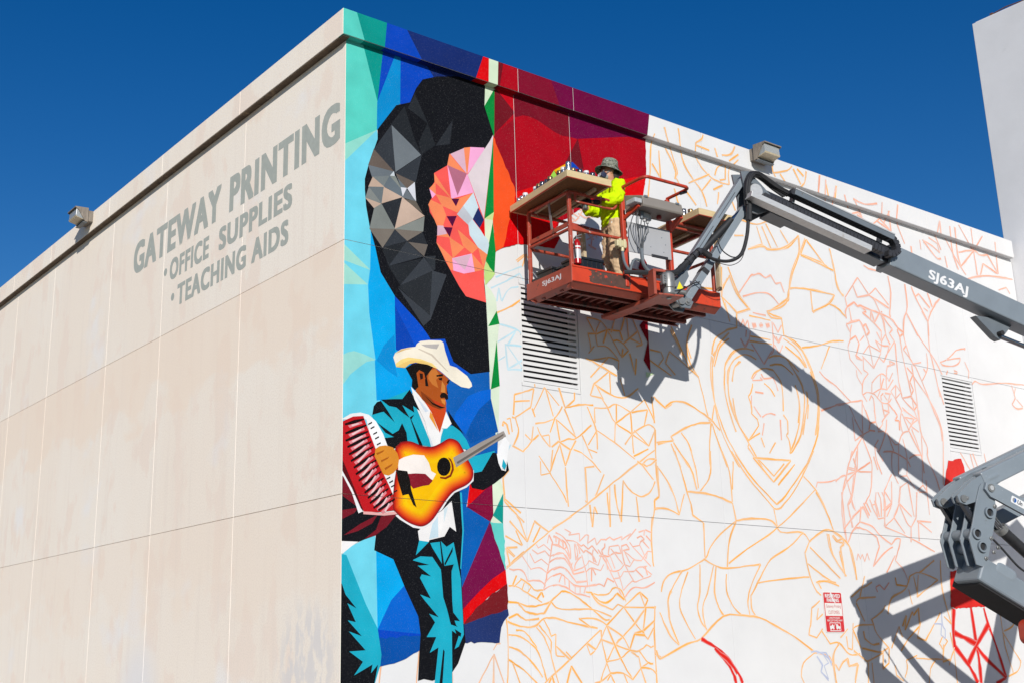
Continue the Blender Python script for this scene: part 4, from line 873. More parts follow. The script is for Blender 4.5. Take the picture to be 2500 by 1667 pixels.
('o',0.0188,0,'5.597,6.187 5.793,5.851 5.969,5.566'),
('o',0.0189,0,'6.039,6.272 5.911,6.014 5.933,5.725 6.116,5.494'),
('o',0.0186,0,'6.116,5.494 6.262,4.916 6.322,4.869'),
('o',0.0183,0,'5.361,4.962 5.543,5.069 5.794,5.08 6.039,5 6.311,4.886 6.504,4.744'),
('o',0.0180,0,'5.176,5.063 5.373,4.954'),
('o',0.0181,0,'5.446,4.554 5.757,4.706 6.018,4.794 6.319,4.842'),
('o',0.0177,0,'5.146,4.441 5.49,4.498 5.446,4.554'),
('o',0.0179,0,'5.662,4.627 5.809,4.466 5.902,4.15'),
('o',0.0177,0,'5.437,4.45 5.602,4.126'),
('o',0.0177,0,'5.488,4.472 5.776,4.14'),
('o',0.0182,0,'6.318,4.833 6.24,4.47 6.234,4.176'),
('o',0.0184,0,'6.331,4.834 6.454,4.525 6.601,4.205'),
('o',0.0186,0,'6.414,5.113 6.333,4.852'),
('o',0.0204,0,'7.381,6.631 7.899,6.634'),
('o',0.0202,0,'7.368,6.3 7.857,6.313'),
('o',0.0202,0,'7.33,6.217 7.877,6.247'),
('o',0.0213,0,'8.628,6.294 9.076,6.397 9.476,6.526 9.768,6.568'),
('o',0.0211,0,'9.365,6.428 9.077,6.004'),
('o',0.0224,0,'9.725,7.656 9.76,7.47 9.902,7.366'),
('o',0.0200,0,'6.422,6.917 6.751,6.954'),
('o',0.0198,0,'7.312,5.625 7.41,5.732 7.62,5.825 7.85,5.826 8.003,5.672 8.035,5.483 8.01,5.194'),
('o',0.0192,0,'7.331,5.552 7.288,5.434 7.206,5.331 7.258,5.187 7.244,5.074 7.372,4.995 7.389,4.904 7.137,4.659 7.402,4.794'),
('o',0.0198,0,'7.603,5.585 7.75,5.507 7.836,5.403'),
('o',0.0195,0,'8.002,5.136 8.092,5.05 8.079,4.86 8.03,4.817 8.09,4.729 8.095,4.56'),
('o',0.0190,0,'7.421,4.722 7.486,4.581'),
('o',0.0191,0,'7.753,4.679 7.587,4.498'),
('o',0.0199,0,'6.584,6.926 6.313,6.899'),
('p',0.0205,0,'7.474,6.695 7.791,6.696'),
('p',0.0201,0,'7.116,6.532 7.159,6.423 7.23,6.55 7.258,6.438 7.342,6.548 7.354,6.414'),
('p',0.0206,0,'7.954,6.602 8.052,6.459 8.159,6.594'),
('p',0.0204,0,'7.927,6.618 7.912,6.184 7.825,6.074'),
('p',0.0200,0,'7.378,6.379 7.33,6.217'),
('p',0.0205,0,'7.927,6.401 8.03,6.298 8.134,6.412'),
('p',0.0204,0,'7.935,6.246 8.036,6.123 8.142,6.255'),
('p',0.0201,0,'7.382,6.187 7.643,5.896 7.862,6.138'),
('p',0.0199,0,'7.135,6.228 7.218,6.106 7.332,6.237'),
('p',0.0209,0,'9.023,5.957 9.179,5.856 9.417,5.765 9.614,5.647'),
('p',0.0206,0,'8.968,5.306 9.296,5.411 9.587,5.483'),
('p',0.0199,0,'7.551,5.731 7.598,5.66 7.834,5.709 7.892,5.601 7.923,5.508'),
('p',0.0193,0,'7.314,5.194 7.462,5.042'),
('p',0.0194,0,'7.49,5.045 7.641,5.117 7.812,5.116'),
('p',0.0192,0,'7.521,4.954 7.454,4.762'),
('p',0.0196,0,'7.371,5.425 7.568,5.429'),
('p',0.0193,0,'7.279,5.358 7.26,5.206'),
('p',0.0195,0,'7.918,5.051 7.902,4.73'),
('o',0.0169,0,'6.697,5.632 6.741,5.785 6.897,5.973 7.098,6.066'),
('o',0.0168,0,'6.745,5.473 6.782,5.68 6.939,5.867 7.113,5.965'),
('o',0.0168,0,'6.858,5.524 6.923,5.735 7.06,5.864'),
('o',0.0164,0,'6.676,5.446 6.691,5.23 6.778,4.951 6.862,4.761'),
('o',0.0164,0,'6.753,5.419 6.777,5.167 6.904,4.891 7.046,4.732'),
('o',0.0179,0,'8.201,6.259 8.478,6.131 8.666,5.98'),
('o',0.0179,0,'8.174,6.382 8.496,6.251 8.699,6.004'),
('o',0.0178,0,'8.239,6.431 8.615,6.248 8.761,6.012 8.901,5.735 8.939,5.485 8.89,5.169 8.772,4.897'),
('o',0.0177,0,'8.045,6.082 8.258,6.043 8.486,5.878'),
('o',0.0175,0,'8.253,6.003 8.457,5.778 8.568,5.52 8.527,5.247 8.382,4.86'),
('o',0.0174,0,'8.364,5.65 8.43,5.389 8.349,5.038'),
('o',0.0174,0,'8.622,5.584 8.62,5.372 8.441,4.865'),
('o',0.0175,0,'8.65,5.375 8.6,5.139'),
('p',0.0164,0,'7.999,6.386 8.043,6.285'),
('p',0.0164,0,'8.149,6.418 8.06,6.297'),
('p',0.0163,0,'7.951,6.243 8.022,6.127'),
('p',0.0164,0,'8.143,6.27 8.05,6.121'),
('p',0.0159,0,'7.132,6.231 7.242,6.114 7.342,6.252'),
('p',0.0160,0,'7.289,6.387 7.26,6.269'),
('p',0.0158,0,'7.33,5.6 7.572,5.639 7.52,5.67'),
('p',0.0157,0,'7.332,5.619 7.443,5.727'),
('p',0.0473,0,'7.479,6.53 7.495,6.454'),
('p',0.0473,0,'7.441,6.475 7.53,6.502'),
('p',0.0475,0,'7.648,6.556 7.665,6.48'),
('p',0.0475,0,'7.61,6.501 7.7,6.528'),
('p',0.0478,0,'7.811,6.581 7.827,6.504'),
('p',0.0478,0,'7.772,6.525 7.862,6.553'),
('o',0.0197,0,'5.501,4.35 5.623,4.043 5.703,3.776 5.763,3.613 5.779,3.468 5.998,3.365 5.978,2.889'),
('o',0.0201,0,'5.593,4.358 5.814,4.121 5.907,3.832'),
('o',0.0201,0,'5.839,4.379 5.92,4.108 5.941,3.855'),
('o',0.0203,0,'6.25,4.415 6.242,4.198 6.174,3.999 5.966,3.804'),
('o',0.0203,0,'5.704,3.787 6.089,3.791 6.368,3.756 6.648,3.688 6.699,3.434 7.048,3.484 7.45,3.484 7.624,3.383'),
('o',0.0206,0,'6.508,4.437 6.636,4.142 6.649,3.699'),
('o',0.0207,0,'6.736,4.303 6.671,3.884'),
('o',0.0213,0,'6.721,4.456 7.026,4.106 7.577,3.667 7.752,3.689 8.191,4.055 8.676,4.626'),
('o',0.0213,0,'6.799,4.419 7.155,4.071 7.654,3.727 7.882,3.876 8.499,4.424'),
('o',0.0214,0,'7.196,4.397 8.083,4.425 7.63,4.061 7.196,4.397'),
('o',0.0214,0,'7.328,4.374 7.642,4.152 7.915,4.366'),
('o',0.0216,0,'7.728,4.023 8.165,4.374'),
('o',0.0212,0,'7.575,3.656 7.624,3.383 7.944,3.566 8.62,4.016'),
('o',0.0218,0,'8.357,4.205 8.62,4.016 8.834,3.73 8.982,3.382'),
('o',0.0210,0,'7.622,3.372 7.734,3.312 8.192,3.333 8.352,3.206'),
('o',0.0192,0,'6.699,3.434 6.34,3.225 6.101,3.027 5.993,2.879 5.614,2.714 5.254,2.634 5.115,2.531 5.06,2.393'),
('o',0.0199,0,'6.698,3.423 6.522,3.149 6.429,2.759'),
('o',0.0202,0,'7.624,3.383 7.385,3.252 6.894,3.037 6.467,2.812'),
('o',0.0196,0,'5.96,2.857 6.197,2.772 6.428,2.748 7.163,2.824 6.929,2.532 6.82,2.301 6.843,2.094'),
('o',0.0203,0,'8.228,3.335 7.843,3.096 7.407,2.906 7.14,2.642 6.911,2.385'),
('o',0.0203,0,'7.063,2.556 7.605,2.622 8.271,2.671'),
('o',0.0185,0,'5.492,2.68 5.265,2.436 5.176,2.258 5.196,2.004 5.34,1.704'),
('o',0.0186,0,'5.61,2.674 5.432,2.36 5.424,2.123 5.668,1.771'),
('o',0.0188,0,'5.861,2.782 5.822,2.407 5.754,2.186 5.811,2.007 5.945,1.859'),
('o',0.0189,0,'6.152,2.792 5.971,2.39 5.861,2.207 5.881,1.968 5.945,1.859'),
('o',0.0191,0,'6.197,2.772 6.126,2.413 6.194,2.191 6.29,2.08'),
('o',0.0193,0,'6.403,2.665 6.377,2.438 6.479,2.235 6.652,2.103'),
('o',0.0195,0,'6.895,2.385 6.888,2.198 6.97,2.085'),
('o',0.0188,0,'4.895,1.631 4.929,1.545 5.012,1.535 5.501,1.713 5.787,1.78 6.274,2.08 6.841,2.084 7.097,2.055 7.443,1.931 7.795,1.795 8.245,1.57'),
('o',0.0182,0,'5.007,2.12 5.153,1.85 5.339,1.694'),
('o',0.0196,0,'5.123,4.109 5.312,3.916 5.44,3.696 5.507,3.453 5.64,3.751'),
('o',0.0193,0,'5.043,3.518 5.276,3.522 5.507,3.453'),
('o',0.0195,0,'5.138,4.11 5.129,3.677'),
('o',0.0203,0,'8.352,3.206 8.742,3.382 8.999,3.371 9.345,3.179 9.445,2.656'),
('o',0.0196,0,'8.352,3.206 8.217,3.023 8.278,2.715 8.387,2.498 8.515,2.402'),
('o',0.0199,0,'8.356,3.117 9.033,2.668'),
('o',0.0197,0,'8.266,2.869 8.598,2.702 8.977,2.555'),
('o',0.0202,0,'8.846,3.341 8.906,3.025 9.157,2.739'),
('o',0.0203,0,'8.936,3.322 9.033,3.235 9.181,3.218 9.078,3.054 9.157,2.739'),
('o',0.0197,0,'8.437,2.587 8.659,2.626 8.911,2.598'),
('o',0.0195,0,'8.473,2.588 8.531,2.501'),
('o',0.0191,0,'8.468,2.325 8.255,2.213 8.208,2.018 8.127,1.826 8.313,1.783 8.474,1.911'),
('o',0.0192,0,'8.415,2.215 8.352,2.041 8.509,2.129'),
('o',0.0192,0,'8.435,1.89 8.619,1.695 8.837,1.705 9.066,1.54 9.337,1.537'),
('o',0.0189,0,'8.837,1.705 8.684,1.544 8.642,1.394 8.67,1.123'),
('o',0.0194,0,'8.886,1.781 9.092,1.912'),
('o',0.0194,0,'9.037,1.802 9.044,1.627 9.151,1.605 9.238,2.001'),
('o',0.0184,0,'8.245,1.57 7.946,1.426 7.867,1.239 7.921,1.141'),
('o',0.0188,0,'8.245,1.57 8.52,1.524 8.628,1.416 8.67,1.123'),
('o',0.0190,0,'8.696,1.393 8.772,1.306 8.862,1.412 9.019,1.475 9.037,1.367 9.262,1.385 9.14,1.112'),
('v',0.0153,0,'8.28,1.569 8.491,1.567 8.61,1.416'),
('v',0.0152,0,'8.272,1.516 8.394,1.398 8.342,1.293 8.498,1.163'),
('v',0.0152,0,'8.417,1.547 8.539,1.417 8.426,1.376 8.501,1.184'),
('p',0.0171,0,'8.644,4.052 8.694,4.137 9.054,4.175 9.459,4.311 9.841,4.412'),
('p',0.0171,0,'9.684,4.714 9.459,4.311 9.278,3.92 9.246,3.498 9.31,3.201'),
('p',0.0174,0,'9.804,4.725 9.693,4.425 9.527,3.912 9.596,3.751'),
('p',0.0175,0,'9.519,4.435 9.841,4.412'),
('p',0.0171,0,'9.463,4.216 9.531,3.936 9.409,3.787 9.47,3.463'),
('p',0.0170,0,'9.277,3.453 9.731,3.782'),
('p',0.0168,0,'9.314,3.224 9.462,3.416 9.681,3.497'),
('R',0.0382,0,'5.786,1.774 6.045,1.67 6.302,1.509 6.494,1.307 6.572,1.173'),
('R',0.0382,0,'6.043,1.65 6.267,1.47 6.399,1.289 6.432,1.176'),
('R',0.0383,0,'6.156,1.57 6.328,1.469 6.479,1.308'),
('p',0.0192,0,'10.029,7.126 10.038,6.95 9.886,6.864 9.98,6.743 10.037,6.887'),
('p',0.0193,0,'10.031,6.949 10.273,7.007 10.365,6.863 10.485,6.597'),
('p',0.0194,0,'10.34,6.912 10.451,6.971 10.528,6.835 10.441,6.78'),
('p',0.0195,0,'10.382,7.151 10.618,7.05 10.881,6.898 10.842,6.69'),
('p',0.0197,0,'10.649,7.225 10.717,7.033 10.867,7.195'),
('p',0.0196,0,'10.417,7.156 10.507,7.192'),
('p',0.0196,0,'10.737,6.866 10.846,6.712 10.995,6.861'),
('p',0.0197,0,'10.951,7.273 10.997,6.872 11.102,6.695'),
('p',0.0198,0,'10.986,7.182 11.211,6.99 11.122,6.891 11.239,6.768'),
('p',0.0200,0,'11.203,7.313 11.195,7.182 11.416,7.042 11.543,6.964 11.419,6.881 11.368,6.981 11.416,7.042'),
('p',0.0199,0,'10.924,7.226 11.195,7.182'),
('p',0.0189,0,'9.98,6.743 9.948,6.614 9.87,6.48 9.891,6.277 10.18,6.059'),
('p',0.0190,0,'9.948,6.614 10.115,6.705 10.193,6.587 10.069,6.363 10.201,6.309'),
('p',0.0192,0,'10.224,6.633 10.361,6.747'),
('p',0.0192,0,'10.475,6.596 10.532,6.208 10.797,6.504'),
('p',0.0193,0,'10.277,6.422 10.475,6.596 10.794,6.525 10.84,6.679'),
('p',0.0190,0,'10.237,6.386 10.532,6.208'),
('p',0.0194,0,'10.675,6.708 10.852,6.649 11.062,6.668 10.984,6.53 10.848,6.353 10.739,6.412'),
('p',0.0194,0,'10.675,6.708 10.801,6.526'),
('p',0.0196,0,'11.239,6.768 11.004,6.543'),
('p',0.0193,0,'11.253,6.749 11.226,6.16 11.256,5.869 11.318,5.74 11.588,5.591'),
('p',0.0195,0,'11.419,6.881 11.448,6.487 11.544,5.987 11.588,5.591 11.696,5.687 11.563,5.82'),
('p',0.0199,0,'11.695,7.37 11.54,6.952 11.696,6.477 11.845,6.324 12.263,5.536'),
('p',0.0203,0,'11.695,7.37 12.017,6.979 12.422,6.617 12.613,6.356'),
('p',0.0204,0,'12.212,7.474 12.37,7.287 12.307,6.778 12.355,6.564 12.458,5.923'),
('p',0.0208,0,'12.37,7.287 12.502,7.521'),
('p',0.0199,0,'11.483,6.663 11.668,6.516 11.724,6.437 11.989,6.494'),
('p',0.0199,0,'11.57,6.74 11.483,6.663'),
('p',0.0195,0,'11.527,6.347 11.684,6.239 11.566,6.096 11.644,5.957 11.529,5.827 11.71,5.668'),
('p',0.0189,0,'10.049,6.381 10.086,6.314 10.233,6.303'),
('p',0.0187,0,'10.268,6.369 10.237,6.138 10.361,6.093 10.183,5.927 10.129,5.717 10.239,5.598'),
('p',0.0187,0,'10.035,6.112 10.032,6 10.155,5.862'),
('p',0.0191,0,'10.433,5.937 10.703,6.125 10.869,6.105 10.941,6.03 11.076,6.194'),
('p',0.0188,0,'10.431,5.926 10.399,5.748 10.671,5.862 10.843,5.872'),
('p',0.0190,0,'10.711,6.116 10.666,5.872'),
('p',0.0192,0,'10.943,6.313 10.863,6.073 10.841,5.862 11.071,6.077'),
('p',0.0194,0,'10.939,6.292 11.178,6.365 11.028,6.398 11.028,6.303'),
('p',0.0190,0,'10.671,5.862 10.793,6.064'),
('p',0.0187,0,'10.149,5.699 10.25,5.751 10.45,5.754 10.525,5.712 10.645,5.633 10.831,5.633 10.952,5.73'),
('p',0.0191,0,'10.959,5.855 11.123,5.989 11.256,5.869 11.073,5.733 10.959,5.855'),
('p',0.0191,0,'11.123,5.989 11.075,5.744'),
('p',0.0190,0,'10.778,5.803 10.951,5.812'),
('p',0.0186,0,'10.31,5.626 10.376,5.715 10.433,5.66'),
('p',0.0188,0,'10.537,5.682 10.648,5.829'),
('p',0.0188,0,'10.651,5.665 10.648,5.736 10.726,5.797'),
('p',0.0189,0,'10.738,5.767 10.824,5.684'),
('p',0.0189,0,'10.831,5.633 10.912,5.787'),
('p',0.0190,0,'11.073,5.733 11.225,5.531'),
('p',0.0189,0,'10.847,5.625 11.057,5.472'),
('p',0.0191,0,'11.239,5.606 11.544,5.461'),
('p',0.0193,0,'11.309,5.781 11.568,5.842'),
('p',0.0182,0,'9.417,5.773 9.791,5.537'),
('p',0.0182,0,'9.363,5.44 9.791,5.537 10.109,5.603 10.047,5.305'),
('p',0.0181,0,'9.731,5.471 9.841,5.272'),
('p',0.0184,0,'10.113,5.533 10.204,5.309'),
('p',0.0185,0,'10.433,5.66 10.423,5.332'),
('p',0.0187,0,'10.659,5.614 10.695,5.36'),
('p',0.0187,0,'10.829,5.623 10.834,5.469 10.684,5.392'),
('p',0.0187,0,'10.689,5.505 10.84,5.501'),
('p',0.0200,0,'12.197,6.697 12.162,6.408 11.958,6.166'),
('p',0.0199,0,'12.041,6.392 12.103,6.335'),
('p',0.0195,0,'11.683,6.41 11.708,6.007 11.704,5.465'),
('p',0.0180,0,'9.779,5.283 9.791,4.889 9.97,4.995 10.267,5.113'),
('p',0.0181,0,'9.839,5.259 10.035,5.001'),
('p',0.0182,0,'10.07,5.434 10.018,5.029'),
('p',0.0184,0,'10.163,5.444 10.256,5.232 10.428,5.27'),
('p',0.0183,0,'10.256,5.232 10.201,5.107 10.366,5.113'),
('p',0.0185,0,'10.415,5.471 10.428,5.27 10.471,5.143 10.607,5.247 10.619,5.31 10.835,5.475 10.688,5.5'),
('p',0.0184,0,'10.448,5.111 10.635,5.129'),
('p',0.0176,0,'10.035,5.001 9.747,4.729 9.551,4.499 9.448,4.26 9.454,4.203'),
('p',0.0177,0,'10.01,4.949 10.172,4.588 10.156,4.41 10.066,4.092 9.867,3.868'),
('p',0.0177,0,'9.842,4.815 9.754,4.399'),
('p',0.0176,0,'9.49,4.417 9.752,4.389 10.14,4.409'),
('p',0.0176,0,'9.454,4.203 9.752,4.389 10.136,4.566'),
('p',0.0176,0,'9.693,4.598 9.754,4.399'),
('p',0.0172,0,'9.158,4.182 9.36,4.292 9.437,4.288'),
('p',0.0171,0,'9.454,4.203 9.29,3.964 9.235,3.631'),
('p',0.0172,0,'9.466,4.185 9.534,3.942 9.592,3.737'),
('p',0.0172,0,'9.718,4.377 9.534,3.942 9.42,3.822 9.436,3.642'),
('p',0.0183,0,'10.743,5.343 10.665,5.111 10.418,4.767 10.319,4.858 10.439,4.969'),
('p',0.0186,0,'10.699,5.115 10.901,4.931 11.005,4.94 11.147,5.137 11.352,5.209'),
('p',0.0188,0,'10.983,5.532 11.068,5.438 10.983,5.357 11.104,5.359 11.089,5.193'),
('p',0.0189,0,'11.212,5.557 11.135,5.342 11.166,5.149'),
('p',0.0189,0,'11.217,5.495 11.368,5.2 11.64,4.812'),
('p',0.0190,0,'11.276,5.439 11.556,5.437 11.447,5.332 11.276,5.439'),
('p',0.0190,0,'11.266,5.563 11.663,5.438 11.443,5.311 11.35,5.198'),
('p',0.0189,0,'11.589,5.598 11.719,5.192 11.572,4.315'),
('p',0.0189,0,'11.735,5.613 11.71,5.233 11.852,4.975 11.83,4.786 11.996,4.469 12.088,4.228'),
('p',0.0195,0,'12.18,5.661 12.339,5.379 12.343,5.125'),
('p',0.0190,0,'11.456,5.291 11.653,5.217'),
('p',0.0184,0,'10.73,5.097 10.843,4.804 11.166,4.71 11.277,4.577'),
('p',0.0183,0,'11.005,4.94 10.905,4.428'),
('p',0.0183,0,'10.534,4.768 10.808,4.801 11.166,4.71'),
('p',0.0187,0,'11.271,4.719 11.425,4.793 11.658,4.813'),
('p',0.0188,0,'11.448,5.249 11.64,4.812 11.665,4.506'),
('p',0.0184,0,'11.148,5.055 11.205,4.734 11.143,4.426 11.325,4.217'),
('p',0.0182,0,'10.791,4.8 10.733,4.494 10.873,4.266'),
('p',0.0180,0,'10.316,4.838 10.325,4.621 10.431,4.392'),
('p',0.0179,0,'10.253,4.674 10.327,4.453'),
('p',0.0181,0,'10.386,4.775 10.506,4.616'),
('p',0.0178,0,'10.7,4.412 10.572,4.264 10.445,4.118 10.608,3.932 10.353,3.8'),
('p',0.0176,0,'10.445,4.118 10.365,3.693'),
('p',0.0177,0,'10.677,4.291 10.604,3.913 10.431,3.696'),
('p',0.0179,0,'10.917,4.229 10.811,3.945 11.141,3.735'),
('p',0.0181,0,'10.913,4.209 11.158,4.326'),
('p',0.0181,0,'11.149,4.285 11.21,3.739'),
('p',0.0184,0,'11.405,4.182 11.586,4.296 11.685,4.181 11.436,4.164'),
('p',0.0184,0,'11.692,4.385 11.674,3.796'),
('p',0.0182,0,'10.931,4.39 11.143,4.426'),
('p',0.0177,0,'10.828,3.946 10.631,3.707'),
('p',0.0181,0,'11.365,4.159 11.28,3.743'),
('p',0.0172,0,'9.499,3.645 9.778,3.815 9.961,3.682'),
('p',0.0172,0,'9.76,3.804 9.719,3.657'),
('p',0.0173,0,'9.918,3.89 10.019,3.743'),
('p',0.0175,0,'10.21,4.082 10.158,3.885 10.04,3.859 10.169,3.682'),
('p',0.0176,0,'10.259,4.086 10.316,3.953 10.283,3.688'),
('p',0.0174,0,'10.165,3.924 10.234,3.685'),
('p',0.0209,0,'12.862,6.674 13.051,6.795 13.195,6.886 13.503,6.965 13.473,6.924'),
('p',0.0206,0,'12.867,6.699 12.838,6.66 13.288,6.756 13.223,6.652 12.999,6.563 12.711,6.537 12.6,6.581 12.817,6.657'),
('p',0.0205,0,'13.021,6.484 13.121,6.473 13.113,6.437 13.01,6.436'),
('p',0.0208,0,'13.421,6.702 13.526,6.525 13.475,6.4'),
('p',0.0212,0,'13.575,6.293 13.698,6.368 13.945,6.338 14.532,6.433 14.987,6.477 15.446,6.507'),
('p',0.0214,0,'14.977,6.439 15.05,6.201 14.901,6.063 15.04,5.992 15.276,6.03'),
('p',0.0215,0,'15.09,6.181 15.283,6.056'),
('p',0.0215,0,'15.104,6.404 15.017,6.247'),
('p',0.0204,0,'12.813,6.457 12.756,6.38'),
('p',0.0195,0,'12.875,4.961 13.035,4.782 13.146,4.656'),
('p',0.0196,0,'13.199,4.966 13.261,4.71'),
('p',0.0199,0,'13.665,5.017 13.688,4.858'),
('p',0.0197,0,'13.285,4.984 13.391,4.743'),
('p',0.0199,0,'12.423,6.131 12.548,5.802'),
('p',0.0194,0,'11.705,6.202 12.153,5.781 12.371,5.353 12.346,4.97 12.207,4.343'),
('p',0.0182,0,'9.284,4.022 9.29,3.771 9.281,3.255'),
('p',0.0184,0,'9.573,4.041 9.411,3.836 9.492,3.474'),
('p',0.0184,0,'9.266,3.444 9.503,3.629 9.825,3.822 9.923,3.642'),
('p',0.0185,0,'9.303,3.199 9.466,3.416 9.684,3.571 9.999,3.519 10.173,3.39 10.479,3.247 10.634,3.352 10.753,3.347 10.672,3.196 10.531,2.994'),
('p',0.0183,0,'9.572,3.478 9.824,3.452 10.099,3.348 10.137,3.194 9.915,2.878'),
('p',0.0185,0,'9.76,3.819 9.686,3.581'),
('p',0.0186,0,'9.836,3.882 9.965,3.693'),
('p',0.0188,0,'10.142,3.94 10.187,3.646 10.359,3.675 10.367,3.537 10.632,3.69'),
('p',0.0188,0,'10.012,3.952 10.086,3.818'),
('p',0.0189,0,'10.37,4.095 10.438,3.919 10.333,3.536'),
('p',0.0190,0,'10.606,3.909 10.416,3.798'),
('p',0.0190,0,'10.348,3.527 10.984,3.388 11.699,3.175'),
('p',0.0192,0,'10.818,3.942 10.967,3.648 11.087,3.553 11.262,3.724'),
('p',0.0192,0,'10.889,4.129 10.814,3.922 10.632,3.69'),
('p',0.0194,0,'11.285,3.664 11.698,3.676'),
('p',0.0194,0,'11.321,3.666 11.679,3.5'),
('p',0.0195,0,'11.387,4.163 11.262,3.724'),
('p',0.0190,0,'11.087,3.553 11.038,3.31'),
('p',0.0192,0,'11.321,3.666 11.271,3.34'),
('p',0.0190,0,'10.632,3.69 10.892,3.443'),
('p',0.0180,0,'9.498,2.96 9.548,3.066 9.597,2.982 9.659,3.06 9.703,2.947 9.791,3.084 9.835,2.971'),
('p',0.0183,0,'9.915,2.878 10.251,3.101 10.505,3.209'),
('p',0.0180,0,'9.956,2.479 9.921,2.554 10.026,2.594 10.142,2.52 10.296,2.639'),
('p',0.0185,0,'10.531,2.994 10.738,2.844 10.836,2.651'),
('p',0.0184,0,'10.259,2.792 10.546,3.073'),
('o',0.0205,0,'8.629,3.978 8.78,3.779 8.901,3.577 8.979,3.392'),
('o',0.0203,0,'8.396,3.235 8.719,3.389 8.993,3.384 9.278,3.235 9.403,3.051 9.445,2.656'),
('o',0.0201,0,'8.803,3.346 8.853,3.087 9.056,2.833 9.189,2.706'),
('o',0.0203,0,'8.952,3.325 9.062,3.245 9.193,3.289 9.209,3.195 9.109,3.153 9.158,2.705'),
('o',0.0199,0,'8.376,3.105 9.028,2.665'),
('o',0.0197,0,'8.417,2.595 8.628,2.618 8.979,2.553'),
('o',0.0202,0,'9.26,2.392 9.498,2.508 9.838,2.628'),
('o',0.0202,0,'9.478,2.395 9.662,2.718'),
('o',0.0201,0,'9.371,2.32 9.475,2.377 9.893,2.402'),
('o',0.0199,0,'9.368,2.301 9.539,2.025'),
('o',0.0207,0,'10.169,2.141 10.315,2.39 10.71,2.532 10.89,2.75'),
('o',0.0209,0,'10.478,2.72 10.489,2.604 10.79,2.591'),
('o',0.0213,0,'10.89,2.75 11.181,2.817 11.689,2.711 11.029,2.42 11.137,2.776'),
('o',0.0211,0,'10.994,2.753 11.064,2.421'),
('o',0.0209,0,'10.868,2.301 10.813,2.534'),
('o',0.0216,0,'11.65,3.032 11.181,2.817'),
('o',0.0216,0,'11.832,3.038 11.78,2.552 11.927,1.997'),
('o',0.0215,0,'12.067,2.781 11.928,1.839'),
('o',0.0205,0,'10.529,1.954 10.663,2.126 10.584,1.897 10.844,2.185 10.867,2.128 11.028,2.245 11.002,1.955 10.658,1.764 10.421,1.577'),
('o',0.0208,0,'10.898,1.782 11.128,1.733 11.643,2.173'),
('o',0.0206,0,'11.053,2.032 10.894,1.763'),
('o',0.0213,0,'11.737,2.114 11.927,1.997'),
('o',0.0205,0,'10.798,1.46 11.272,1.435 11.764,1.429'),
('o',0.0200,0,'10.439,1.167 10.535,1.314 10.524,1.426 10.84,1.497'),
('o',0.0209,0,'11.497,1.664 11.632,1.8 11.758,1.721 11.585,1.586 11.532,1.664'),
('o',0.0208,0,'11.638,1.663 11.543,1.393 11.799,1.428'),
('o',0.0209,0,'11.86,1.858 11.902,1.564 11.707,1.333'),
('o',0.0208,0,'11.911,1.603 11.892,1.045'),
('o',0.0203,0,'11.09,1.064 11.171,1.284 11.338,1.415'),
('o',0.0221,0,'13.495,2.376 13.486,1.878 13.52,1.549 13.661,1.18'),
('o',0.0224,0,'13.526,1.878 13.827,1.962 14.091,2.194'),
('o',0.0219,0,'13.481,1.858 13.949,1.359 13.83,1.217 13.488,1.122'),
('o',0.0190,0,'8.7,1.397 8.774,1.308 8.881,1.412 8.98,1.464 9.022,1.357 9.244,1.407 9.14,1.159'),
('o',0.0189,0,'8.835,1.68 8.699,1.574 8.667,1.38 8.684,1.122'),
('o',0.0197,0,'9.209,1.914 9.404,1.969 9.782,1.97'),
('o',0.0195,0,'9.209,1.914 9.374,1.622'),
('o',0.0197,0,'9.405,1.622 9.835,1.564 10.07,1.617'),
('o',0.0197,0,'9.481,1.878 9.493,1.768 9.665,1.675 9.859,1.692'),
('o',0.0202,0,'9.7,2.044 10.013,2.178 10.129,2.273'),
('o',0.0198,0,'9.732,2.045 9.822,1.841 10.102,1.617 10.06,1.395 9.883,1.306 9.934,1.581'),
('o',0.0193,0,'9.525,1.421 9.468,1.103'),
('o',0.0194,0,'9.615,1.402 9.608,1.1'),
('o',0.0195,0,'9.183,1.588 9.494,1.422 9.927,1.544'),
('o',0.0197,0,'10.214,1.356 10.218,1.208 10.395,1.112'),
('o',0.0202,0,'10.167,1.616 10.429,1.953 10.495,1.783'),
('v',0.0153,0,'8.145,1.58 8.318,1.578 8.537,1.488 8.608,1.381'),
('v',0.0152,0,'8.278,1.508 8.375,1.385 8.333,1.298 8.49,1.191'),
('v',0.0171,0,'11.427,1.995 11.64,1.996 11.583,1.819 11.695,1.76 11.725,1.898 11.658,1.996 11.683,2.193'),
('R',0.0528,0,'12.056,2.246 11.946,1.838 11.951,1.622 12.315,1.303 12.509,1.03'),
('R',0.0534,0,'12.579,2.262 12.613,1.617 12.626,1.358 12.602,1.028'),
('R',0.0543,0,'12.979,2.267 13.049,2.001 13.2,1.674 13.405,1.104 13.073,1.017'),
('R',0.0533,0,'11.984,1.848 12.242,1.779 12.623,1.657'),
('R',0.0537,0,'13.044,1.98 12.623,1.657 12.292,1.363'),
('R',0.0536,0,'12.613,1.617 12.866,1.415 13.405,1.104'),
('o',0.0204,1,'5.4,9.154 5.298,8.936'),
('o',0.0204,0,'5.519,9.227 5.416,9.006 5.365,8.568 5.287,8.13'),
('o',0.0205,0,'5.419,8.708 5.584,8.513 5.581,8.962'),
('o',0.0208,1,'5.626,9.321 5.689,9.078'),
('o',0.0208,0,'5.747,9.395 5.812,9.149 5.96,8.73 5.92,8.613 5.996,8.502'),
('o',0.0210,1,'5.933,9.38 5.973,8.889'),
('o',0.0210,0,'6.057,9.454 6.098,8.959 6.277,8.697 6.495,8.507 6.589,8.267'),
